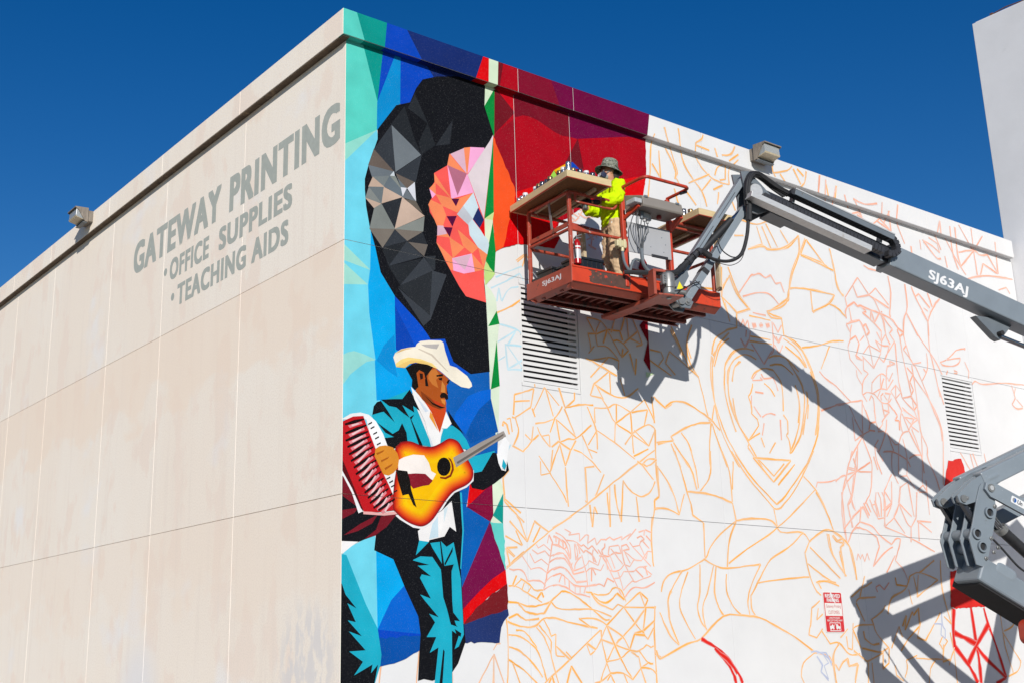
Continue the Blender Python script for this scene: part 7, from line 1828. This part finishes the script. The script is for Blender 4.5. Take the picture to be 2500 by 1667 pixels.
# emboss plate ovals
def oval(Fc, cx, cz, dx, dz, w, h, y, name, parent, m):
    b = MB(); n = 20; d = Vector((dx, dz)).normalized(); e = Vector((-d.y, d.x)); o_ = []; i_ = []
    for k in range(n):
        a = 2*math.pi*k/n; c_, s_ = math.cos(a), math.sin(a); px = (w/2)*(abs(c_)**.6)*(1 if c_ > 0 else -1); py = (h/2)*(abs(s_)**.6)*(1 if s_ > 0 else -1)
        o_.append((cx+d.x*px+e.x*py, cz+d.y*px+e.y*py)); px *= (1-.03/w*2); py *= (1-.025/h*2); i_.append((cx+d.x*px+e.x*py, cz+d.y*px+e.y*py))
    b.add([Fc(x, y, z) for x, z in o_]+[Fc(x, y+.006, z) for x, z in i_], [(k, (k+1) % n, n+(k+1) % n, n+k) for k in range(n)]+[tuple(range(n, 2*n))]); b.build(name, m, parent)
oval(FA, 4.62, 3.80, 1, .4, .22, .07, .2655, 'stamped_oval', ur, 'grey')
# levelling link with rental sticker
b = MB(); b.prism(FA, [(4.40, 3.62), (4.44, 3.71), (4.53, 3.73), (4.62, 3.69), (7.0, 2.66), (6.95, 2.45), (4.58, 3.48), (4.48, 3.52)], 'y', .272, .315); lk = b.build('levelling_link', 'grey', lift, bevel=.005)
b = MB(); b.tube([FA(4.50, .20, 3.635), FA(4.50, .33, 3.635)], .055, 18); b.build('link_pin', 'steel', lk, smooth=True)
b = MB(); b.tube([FA(4.50, .331, 3.635), FA(4.50, .338, 3.635)], .032, 16); b.build('pin_cap', 'alu', lk)
ld_ = (LA*1.0+Vector((0, 0, -.432))).normalized(); lu_ = (LA*.432+Vector((0, 0, 1))).normalized()
FK = Frame(FA(4.80, .3160, 3.465), ld_, SA, lu_)
b = MB(); b.prism(FK, [(x+.25, z+.045) for x, z in rrect(.5, .095, .02)], 'y', 0, .0012); st = b.build('rental_sticker', 'decal', lk)
for nm, c0, m in (('sticker_circle', 90, 'dgr'), ('sticker_circle', -90, 'dblue')):
    pts = [(.055+.033*math.cos(rad(c0+i*15)), .045+.033*math.sin(rad(c0+i*15))) for i in range(13)]
    b = MB(); b.add([FK(x, .002 if m == 'dgr' else .0022, z) for x, z in pts], [tuple(range(13))]); b.build(nm, m, lk)
b = MB(); put_text(b, 'Un', FK(.105, .0024, .018), ld_, lu_, .085, .058, .03); b.build('sticker_lettering', 'dnavy', lk)
# cylinder between the risers
b = MB(); b.tube([FA(4.62, .02, 3.40), FA(4.87, .02, 3.11)], .028, 12); b.tube([FA(4.66, .07, 3.38), FA(4.9, .07, 3.09)], .016, 10); b.build('riser_cylinder_rod', 'chrome', lift, smooth=True)
b = MB(); b.tube([FA(4.86, .02, 3.13), FA(6.6, .02, 1.75)], .075, 16); b.build('riser_cylinder', 'black', lift, smooth=True)
b = MB(); b.tube([FA(4.84, .02, 3.15), FA(4.9, .02, 3.10)], .085, 16); b.build('cylinder_gland', 'steel', lift, smooth=True)
# lower riser
lr = riser(4.22, 2.60, 6.9, 1.24, -.20, .26, .33, 'boomgrey', 'lower_riser', .03)
riser(4.24, 2.47, 6.9, 1.11, -.29, .21, .17, 'dark', 'riser_belly', .01)
oval(FA, 4.62, 2.55, 1, -.5, .34, .16, .2605, 'stamped_oval', lr, 'grey')
for a, z in ((4.30, 2.72), (4.52, 2.86), (4.43, 2.98), (4.56, 3.40), (4.44, 2.80)):
    b = MB(); F_ = Frame(FA(a, .273, z), LA, (0, 0, 1), SA); b.lathe(F_, [(.028, 0), (.028, .014), (.016, .018), (.016, .03)], 6); b.build('lock_bolt', 'steel', lr)
hose([(4.55, .16, 3.0), (4.7, .17, 2.85), (4.9, .2, 2.62), (5.1, .22, 2.5), (5.3, .24, 2.36)], .014, 'black', 'hose', 6, FA)
# turret and chassis (out of the picture)
b = MB(); b.prism(FA, [(6.2, 1.0), (6.3, 1.5), (6.8, 1.75), (8.9, 1.75), (9.3, 1.45), (9.3, .95)], 'y', -.55, .55); b.build('turret', 'red', lift, bevel=.05)
b = MB(); b.prism(FA, [(6.35, 1.2), (6.8, 1.2), (8.75, 5.0), (8.95, 5.45), (8.65, 5.65), (8.35, 5.45), (8.2, 4.9)], 'y', -.18, -.15); b.prism(FA, [(6.35, 1.2), (6.8, 1.2), (8.75, 5.0), (8.95, 5.45), (8.65, 5.65), (8.35, 5.45), (8.2, 4.9)], 'y', .15, .18); b.build('boom_mast_plate', 'grey', lift)
b = MB(); b.box(FA, 5.9, 9.3, -.75, .75, .45, .9, .06); b.build('chassis', 'dgrey', lift)
b = MB(); b.lathe(Frame(FA(7.6, 0, .9), LA, SA), [(.5, 0), (.5, .1)], 28); b.build('slew_ring', 'navy', lift)
for a in (6.4, 8.8):
    for s_ in (-1, 1):
        F_ = Frame(FA(a, s_*.78, .45), LA, (0, 0, 1), SA*s_)
        b = MB(); b.lathe(F_, [(.28, 0), (.42, .02), (.45, .08), (.45, .26), (.42, .32), (.28, .34)], 28); wh = b.build('wheel', 'tyre', lift, smooth=True)
        b = MB(); b.lathe(F_, [(.10, .30), (.26, .345), (.27, .36), (.2, .33)], 20); b.build('rim', 'rim', wh, smooth=True)
b = MB(); b.prism(FA, rrect(.34, .32, .10), 'y', .2, .6)
for i, v in enumerate(b.v): b.v[i] = v + LA*4.90 + Vector((0, 0, 1.79))
b.build('engine_cowling', 'red', lift, bevel=.03)

# ------------------------------------------------------------------ plywood trays clamped to the rails
def tray(label, u0, u1, v0, v1, z, skew=0.0, battens=()):
    O = FP(u0, v0, z); t = thing('paint_tray', label, 'tray', tuple(O), PE, 'plywood paint trays')
    F = Frame(O, FP.x, FP.y+FP.x*skew); w = u1-u0; d = v1-v0
    b = MB(); b.box(F, 0, w, 0, d, 0, .014); b.build('osb_sheet', 'osb', t)
    for x0, x1, y0, y1 in ((-.038, w+.0, -.038, -.0005), (.0, w, d+.0005, d+.038), (-.038, -.0005, 0, d+.038), (w+.0005, w+.038, -.038, d+.038)):
        b = MB(); b.box(F, x0, x1, y0, y1, -.002, .088, .003); b.build('fascia_board', 'pine', t)
    b = MB(); b.box(F, -.039, w+.039, -.039, -.02, -.010, -.0025); b.box(F, -.039, -.02, -.0199, d+.039, -.010, -.0025); b.build('overspray_edge', 'red', t)
    for x0, y0, x1, y1 in battens:
        b = MB(); b.bar(F(x0, y0, -.022), F(x1, y1, -.022), .04, .040, F.x); b.build('batten', 'pineold', t)
    return t, F
t1, FT1 = tray('wide plywood tray of spray cans above the left end of the platform', -.20, .43, -.26, 1.06, 7.287, .08, ((.22, .32, .24, 1.25), (.50, .10, .52, 1.15)))
t2, FT2 = tray('smaller looking plywood tray behind the grey jib arm', 1.95, 2.50, -.30, .90, 7.175, .05, ((.3, .55, .3, 1.1),))
# timber props under the trays
b = MB(); b.bar(FP(.84, .78, 6.12), FP(.83, .80, 7.12), .05, .09, FP.x); o = b.build('timber_prop', 'pineold'); set_props(o, 'peeling whitish timber prop standing inside the platform behind the fire extinguisher', 'timber', 'timber props on the platform')
b = MB(); b.bar(FP(2.44, -.07, 6.26), FP(2.465, -.07, 7.17), .035, .07, FP.x); o = b.build('timber_prop', 'pineold'); set_props(o, 'dark timber prop at the right end of the platform under the tray', 'timber', 'timber props on the platform')
b = MB(); b.bar(FP(1.58, .80, 6.12), FP(1.56, .80, 6.85), .04, .05, FP.x); o = b.build('timber_prop', 'pineold'); set_props(o, 'short pale timber prop seen below the grey control panel', 'timber', 'timber props on the platform')

# ------------------------------------------------------------------ spray cans
def can_proto(name, body, cap, h=.19, r=.037):
    t = thing(name, 'spray can', 'spray can'); F = WORLD
    b = MB(); b.lathe(F, [(r*.92, 0), (r, .006), (r, h*.78), (r*.97, h*.80)], 18); b.build('can_body', body, t, smooth=True)
    b = MB(); b.lathe(F, [(r*.98, h*.80), (r*.9, h*.84), (r*.62, h*.90)], 18); b.build('can_shoulder', 'can', t, smooth=True)
    b = MB(); b.lathe(F, [(r*.97, h*.82), (r*.97, h*.985), (r*.9, h*1.01), (r*.5, h*1.02)], 18); b.build('cap', cap, t, smooth=True)
    return t
used = set()
protos = {}
def spray_can(kind, F, x, y, label, z=.0145, tilt=0.0, hs=1.0):
    body, cap = {'silver': ('can', 'can'), 'gold': ('canblack', 'cangold'), 'white': ('can', 'canwhite'), 'black': ('can2', 'can2')}[kind]
    if kind not in protos:
        protos[kind] = can_proto('spray_can', body, cap); t = protos[kind]
    else:
        s = protos[kind]; t = s.copy(); col.objects.link(t)
        for ch in s.children:
            c_ = ch.copy(); col.objects.link(c_); c_.parent = t
    t.location = F(x, y, z); t.rotation_euler = (tilt, tilt*.5, random.uniform(0, 6)); t.scale = (1, 1, hs)
    set_props(t, label, 'spray can', 'spray cans on the plywood trays'); return t
row = [('silver', .01, .03, 'silver spray can standing on the nearest corner of the left tray', 1.08), ('white', .02, .155, 'white spray can just left of the silver can at the tray corner', .95), ('gold', .02, .25, 'brass coloured can beside the white can on the tray edge', .9),
       ('gold', .02, .47, 'brass can halfway along the sloping tray edge, highest of its cluster', .92), ('black', .02, .55, 'black can left of the halfway brass can on the tray edge', .86), ('black', .02, .66, 'black banded can in the middle cluster of the tray edge', .92), ('gold', .02, .745, 'brass can next to last in the middle cluster of the tray edge', .92), ('white', .02, .82, 'pale can ending the middle cluster of the tray edge', .86),
       ('white', .03, 1.10, 'round topped pale can leading the far left trio', .95), ('silver', .02, 1.17, 'middle can of the far left trio on the tray', .84), ('silver', .01, 1.24, 'leftmost silver can on the far end of the tray', .8)]
for kind, x, y, lb, hs_ in row: spray_can(kind, FT1, x+.025, y, lb, hs=hs_)
for kind, x, y, lb, hs_ in (('gold', .13, .06, 'brass can just right of the tray corner', .8), ('black', .23, .05, 'black labelled can second right of the tray corner', .8), ('white', .33, .05, 'pale can third right of the tray corner', .8), ('black', .43, .05, 'dark can nearest the painter on the left tray', .78)): spray_can(kind, FT1, x, y, lb, hs=hs_)
for kind, x, y, lb, hs_ in (('black', .03, .34, 'black and silver can at the left edge of the tray behind the jib', 1.0), ('gold', .12, .30, 'brass can leaning at the left edge of the tray behind the jib', 1.0), ('silver', .42, .03, 'flat lying silver can top on the tray behind the jib', .62)): spray_can(kind, FT2, x, y, lb, hs=hs_)

# ------------------------------------------------------------------ things on the deck
ex = thing('fire_extinguisher', 'red fire extinguisher with silver label strapped to the platform post', 'fire extinguisher', tuple(FP(.12, .06, 6.30)), PE)
F = Frame(FP(.15, .06, 6.30), FP.x, FP.y)
b = MB(); b.lathe(F, [(.035, 0), (.046, .012), (.047, .27), (.040, .30), (.022, .32), (.018, .335)], 20); b.build('cylinder', 'exred', ex, smooth=True)
b = MB(); b.lathe(F, [(.0475, .07), (.0477, .075), (.0477, .19), (.0475, .195)], 20); b.build('label_band', 'exlabel', ex, smooth=True)
b = MB(); b.lathe(F, [(.0476, .215), (.0478, .217), (.0478, .235), (.0476, .237)], 20); b.build('strap', 'decal', ex, smooth=True)
b = MB(); b.box(F, -.02, .02, -.018, .018, .33, .365, .004); b.bar(F(-.02, 0, .37), F(.07, -.01, .405), .02, .01, FP.y); b.bar(F(-.02, 0, .352), F(.06, -.01, .36), .02, .008, FP.y); b.build('valve_handle', 'steel', ex)
b = MB(); b.tube(smooth_path([F(-.02, -.01, .35), F(-.06, -.02, .32), F(-.06, -.03, .2), F(-.05, -.03, .08)], 6), .008, 8); b.build('hose', 'black', ex, smooth=True)
def crate(label, u, v, w, d, h, rz=0.0):
    t = thing('plastic_crate', label, 'crate', tuple(FP(u, v, 6.101)), PE+rz, 'black plastic crates on the deck')
    R_ = Matrix.Rotation(PE+rz, 3, 'Z'); F = Frame(FP(u, v, 6.101), R_ @ Vector((1, 0, 0)), R_ @ Vector((0, 1, 0)))
    b = MB(); tk = .008
    for x0, x1, y0, y1 in ((-w/2, w/2, -d/2, -d/2+tk), (-w/2, w/2, d/2-tk, d/2), (-w/2, -w/2+tk, -d/2+tk, d/2-tk), (w/2-tk, w/2, -d/2+tk, d/2-tk)): b.box(F, x0, x1, y0, y1, 0, h)
    b.box(F, -w/2+tk, w/2-tk, -d/2+tk, d/2-tk, 0, .01); b.build('bin_wall', 'bin', t)
    b = MB()
    for x0, x1, y0, y1 in ((-w/2-.012, w/2+.012, -d/2-.014, -d/2+.004), (-w/2-.012, w/2+.012, d/2-.004, d/2+.014), (-w/2-.014, -w/2+.004, -d/2, d/2), (w/2-.004, w/2+.014, -d/2, d/2)): b.box(F, x0, x1, y0, y1, h-.03, h+.002, .003)
    for k in range(6):
        x = -w/2+.03+k*(w-.06)/5; b.box(F, x-.006, x+.006, -d/2-.008, -d/2, .01, h-.03)
    b.build('rim', 'bin', t); return t
crate('tall black plastic crate between the fire extinguisher and the painter', .38, .25, .42, .30, .33)
crate('low black crate behind the left end toe board', .17, .62, .26, .30, .27, .05)
crate('lowest black crate half hidden at the far left corner of the deck', .15, .80, .22, .16, .20, .02)
crate('narrow black crate beside the lone left post', .22, .42, .2, .14, .26, -.1)

# ------------------------------------------------------------------ the painter
PO_ = FP(.955, .27, 6.11)
fd = rad(161)          # facing
per = thing('person', 'painter in fluorescent yellow shirt, khaki trousers, camouflage bucket hat and respirator on the lift', 'person', tuple(PO_), fd)
FH = Frame(PO_, (math.cos(fd), math.sin(fd), 0), (-math.sin(fd), math.cos(fd), 0))      # x forward, y to his left
def blob(name, chains, m, vox=.014, smooth=6, parent=per, holes=None):
    """chains of (x,y,z,rx,ry) rings lofted to tubes, fused by voxel remesh into one continuous skin"""
    b = MB(); n = 14
    for ch in chains:
        P_ = [Vector(q[:3]) for q in ch]; u = None; vs = []
        for i, q in enumerate(ch):
            t = (P_[min(i+1, len(P_)-1)]-P_[max(i-1, 0)]).normalized()
            if abs(t.z) > .7: u = Vector((1, 0, 0))
            else: u = Vector((0, 0, 1))
            u = (u-t*u.dot(t)).normalized(); w = t.cross(u)
            for k in range(n):
                a = 2*math.pi*k/n; vs.append(FH(*(P_[i]+u*math.cos(a)*q[3]+w*math.sin(a)*q[4])))
        m_ = len(ch); fs = [(i*n+k, i*n+(k+1) % n, (i+1)*n+(k+1) % n, (i+1)*n+k) for i in range(m_-1) for k in range(n)]
        fs += [tuple(range(n))[::-1], tuple((m_-1)*n+k for k in range(n))]; b.add(vs, fs)
    o = b.build(name, m, parent)
    md = o.modifiers.new('skin', 'REMESH'); md.mode = 'VOXEL'; md.voxel_size = vox
    ms = o.modifiers.new('relax', 'SMOOTH'); ms.factor = .5; ms.iterations = smooth
    bpy.context.view_layer.update()
    me = baked(o); old = o.data; o.modifiers.clear(); o.data = me; bpy.data.meshes.remove(old)
    me.polygons.foreach_set('use_smooth', [True]*len(me.polygons)); return o
HD = Vector((.03, 0, 1.66))
head = [(HD.x-.01, 0, 1.555, .075, .062), (HD.x+.008, 0, 1.59, .088, .070), (HD.x+.006, 0, 1.64, .098, .078), (HD.x, 0, 1.70, .102, .080), (HD.x-.008, 0, 1.745, .092, .074), (HD.x-.012, 0, 1.775, .06, .05)]
def leg(s, x0=0.0, xk=.03): return [(0, s*.085, .97, .10, .10), (.01, s*.092, .80, .088, .088), (xk, s*.10, .50, .060, .058), (x0, s*.108, .30, .056, .054), (x0-.01, s*.11, .09, .040, .036), (x0+.02, s*.112, .045, .045, .042)]
lh = (.40, .20, 1.13); le = (.10, .27, 1.17); ls = (-.01, .185, 1.45)
rh = (.42, -.14, 1.22); re_ = (.13, -.27, 1.20); rs = (-.01, -.185, 1.45)
def arm(s, e, h, r0, r1, r2):
    s, e, h = Vector(s), Vector(e), Vector(h); L_ = []
    for i in range(4): p = s.lerp(e, i/4); r = r0+(r1-r0)*i/4; L_.append((*p, r, r))
    for i in range(6): p = e.lerp(h, i/5); r = r1+(r2-r1)*i/5; L_.append((*p, r, r))
    return L_
def fingers(h, s):
    x, y, z = h; out = [[(x-.03, y, z, .035, .020), (x+.03, y-.004*s, z, .042, .020), (x+.075, y-.01*s, z-.004, .040, .017)]]
    for k, L_ in enumerate((.072, .082, .078, .062)):
        zz = z+.030-k*.020
        out.append([(x+.06, y-.012*s, zz, .010, .010), (x+.06+L_*.45, y-.025*s, zz-.003, .0095, .0095), (x+.06+L_*.62, y-.052*s, zz-.006, .009, .009), (x+.06+L_*.40, y-.075*s, zz-.008, .008, .008)])
    out.append([(x+.0, y-.01*s, z+.030, .013, .012), (x+.035, y-.04*s, z+.048, .011, .011), (x+.065, y-.062*s, z+.045, .009, .009)])
    return out
body = [head, [(.0, 0, 1.44, .07, .07), (.01, 0, 1.50, .06, .058), (.03, 0, 1.58, .062, .058)],
        [(.0, 0, .90, .105, .15), (.0, 0, 1.05, .10, .145), (.0, 0, 1.25, .115, .165), (-.01, 0, 1.40, .11, .18), (-.005, 0, 1.47, .07, .12)],
        leg(1), leg(-1, -.04, .0), arm(ls, le, lh, .055, .044, .030), arm(rs, re_, rh, .055, .044, .030),
        [(.125, 0, 1.675, .012, .012), (.155, 0, 1.635, .02, .017), (.135, 0, 1.615, .016, .02)],
        [(.03, .078, 1.69, .022, .012), (.026, .088, 1.66, .024, .010), (.035, .08, 1.63, .014, .010)], [(.03, -.078, 1.69, .022, .012), (.026, -.088, 1.66, .024, .010), (.035, -.08, 1.63, .014, .010)]]
body += fingers(lh, 1) + fingers(rh, -1)
blob('body', body, 'skin', .008, 4)
for s in (-1, 1):
    b = MB(); b.lathe(Frame(FH(.128, s*.034, 1.675), FH.y, (0, 0, 1), FH.x), [(.013, -.01), (.012, .002), (.006, .008)], 12); e_ = b.build('eye', 'decal', per, smooth=True)
    b = MB(); b.lathe(Frame(FH(.135, s*.034, 1.675), FH.y, (0, 0, 1), FH.x), [(.006, -.002), (.005, .002)], 10); b.build('iris', 'hair', e_)
    b = MB(); b.tube([FH(.122, s*.06, 1.695), FH(.136, s*.035, 1.703), FH(.14, s*.015, 1.698)], .006, 6); b.build('eyebrow', 'hair', per)
# clothing
def folds(o, amp, sc):
    tx = bpy.data.textures.new('folds', 'CLOUDS'); tx.noise_scale = sc; tx.noise_depth = 2
    md = o.modifiers.new('folds', 'DISPLACE'); md.texture = tx; md.strength = amp; md.mid_level = .5; md.texture_coords = 'LOCAL'
sh = blob('shirt', [[(.01, 0, .90, .145, .185), (.01, 0, .98, .150, .19), (.01, 0, 1.12, .148, .19), (.0, 0, 1.28, .150, .20), (-.01, 0, 1.40, .135, .205), (-.01, 0, 1.475, .095, .155), (.0, 0, 1.525, .072, .075)],
    arm((-.01, .17, 1.45), (.08, .275, 1.19), (.33, .225, 1.14), .102, .096, .080)[:-1], arm((-.01, -.17, 1.45), (.11, -.275, 1.21), (.33, -.18, 1.2), .102, .096, .080)[:-1]], 'hivis', .013, 3)
folds(sh, .06, .07)
tr = blob('trousers', [[(0, 0, 1.02, .125, .17), (0, 0, .92, .13, .178), (.0, 0, .84, .12, .17)],
    [(0, .10, .95, .125, .118), (.01, .11, .78, .122, .115), (.04, .12, .52, .108, .102), (.01, .125, .30, .10, .098), (.0, .125, .16, .10, .098), (.01, .125, .10, .096, .095)],
    [(0, -.10, .95, .125, .118), (.0, -.11, .78, .122, .115), (.01, -.12, .52, .108, .102), (-.03, -.125, .30, .10, .098), (-.04, -.125, .16, .10, .098), (-.03, -.125, .10, .096, .095)]], 'khaki', .013, 3)
folds(tr, .06, .07)
for s, x0 in ((1, .0), (-1, -.04)):
    bo = blob('boot', [[(x0-.02, s*.112, .17, .056, .052), (x0-.02, s*.112, .06, .058, .05), (x0-.02, s*.112, .012, .055, .046)], [(x0-.07, s*.112, .04, .035, .042), (x0+.05, s*.114, .045, .04, .047), (x0+.14, s*.118, .035, .032, .045), (x0+.19, s*.12, .028, .022, .03)]], 'boot', .009, 3)
for h, s, nm in ((lh, 1, 'glove'), (rh, -1, 'glove')):
    e_ = Vector(le if s == 1 else re_); h_ = Vector(h); cuff = [(*(e_.lerp(h_, t)), r, r) for t, r in ((.66, .043), (.8, .040), (.95, .036))]
    blob(nm, [[(q[0], q[1], q[2], q[3]+.004, q[4]+.004) for q in f_] for f_ in fingers(h, s)]+[cuff], 'glove', .006, 2)
# hair
blob('hair', [[(-.005, 0, 1.76, .085, .076), (-.02, 0, 1.70, .098, .086), (-.035, 0, 1.63, .085, .082), (-.045, 0, 1.575, .055, .066), (-.05, 0, 1.54, .035, .05)]], 'hair', .009, 3)
# bucket hat
tl_ = rad(11); Rx = Vector((math.cos(tl_), 0, math.sin(tl_)))
hx = FH.x*math.cos(tl_)+Vector((0, 0, 1))*math.sin(tl_); hz = Vector((0, 0, 1))*math.cos(tl_)-FH.x*math.sin(tl_)
FB = Frame(FH(HD.x-.005, 0, 1.725), hx, FH.y, hz)
n = 36; prof = [(.002, .135), (.05, .134), (.080, .128), (.092, .112), (.099, .06), (.104, .012), (.107, .0), (.125, -.016), (.15, -.034), (.168, -.05), (.166, -.055), (.12, -.024), (.103, -.004)]
b = MB(); vs = []
for i, (r, z) in enumerate(prof):
    for k in range(n):
        a = 2*math.pi*k/n; wv = 1+.035*math.sin(3*a+1)*(r > .12); dz = .012*math.sin(2*a+.6)*max(0, (r-.10)/.07); vs.append(FB(r*1.14*math.cos(a)*wv, r*math.sin(a)*wv, z+dz))
b.add(vs, [(i*n+k, i*n+(k+1) % n, (i+1)*n+(k+1) % n, (i+1)*n+k) for i in range(len(prof)-1) for k in range(n)]+[tuple(range(n))])
hat = b.build('bucket_hat', 'camo', per, smooth=True)
b = MB(); b.lathe(FB, [(.1055, .014), (.1085, .016), (.107, .034), (.1035, .036)], 36)
for i, v in enumerate(b.v): d_ = v-FB.o; b.v[i] = v+FB.x*(d_.dot(FB.x)*.14)
b.build('hat_band', 'camo', hat, smooth=True)
# respirator
rp = blob('respirator', [[(.08, 0, 1.60, .065, .062), (.135, 0, 1.612, .058, .05), (.175, 0, 1.60, .038, .036), (.19, 0, 1.59, .02, .02)], [(.09, .03, 1.58, .04, .045), (.13, .05, 1.585, .03, .03)], [(.09, -.03, 1.58, .04, .045), (.13, -.05, 1.585, .03, .03)]], 'mask', .008, 2)
for s in (-1, 1):
    b = MB(); d = (FH.y*s+FH.x*.5).normalized(); F_ = Frame(FH(.135, s*.055, 1.60), FH.x, (0, 0, 1), d); b.lathe(F_, [(.026, 0), (.040, .008), (.042, .028), (.036, .034)], 20); b.build('filter_cartridge', 'filter', rp, smooth=True)
    b = MB(); b.tube([FH(.10, s*.075, 1.63), FH(.04, s*.088, 1.67), FH(-.05, s*.088, 1.70)], .007, 6); b.build('mask_strap', 'dgr', rp)
b = MB(); b.lathe(Frame(FH(.18, 0, 1.60), FH.y, (0, 0, 1), FH.x), [(.02, 0), (.022, .012), (.016, .018)], 14); b.build('exhale_valve', 'decal', rp, smooth=True)
b = MB(); b.add([FH(x, .172+dy, z) for x, z, dy in ((.06, .93, 0), (.11, .92, -.02), (.115, .85, -.02), (.09, .80, -.012), (.055, .86, 0))], [(0, 1, 2, 3, 4)]); b.add([FH(x, .178+dy, z) for x, z, dy in ((.06, .93, 0), (.11, .92, -.02), (.115, .85, -.02), (.09, .80, -.012), (.055, .86, 0))], [(4, 3, 2, 1, 0)]); b.build('belt_rag', 'belt', per)
ch_ = spray_can('white', FH, lh[0]+.075, lh[1]-.045, 'white spray can held in the black glove of the painter', z=lh[2]-.085)
ch_['group'] = 'spray cans in hand'
bpy.context.view_layer.update()
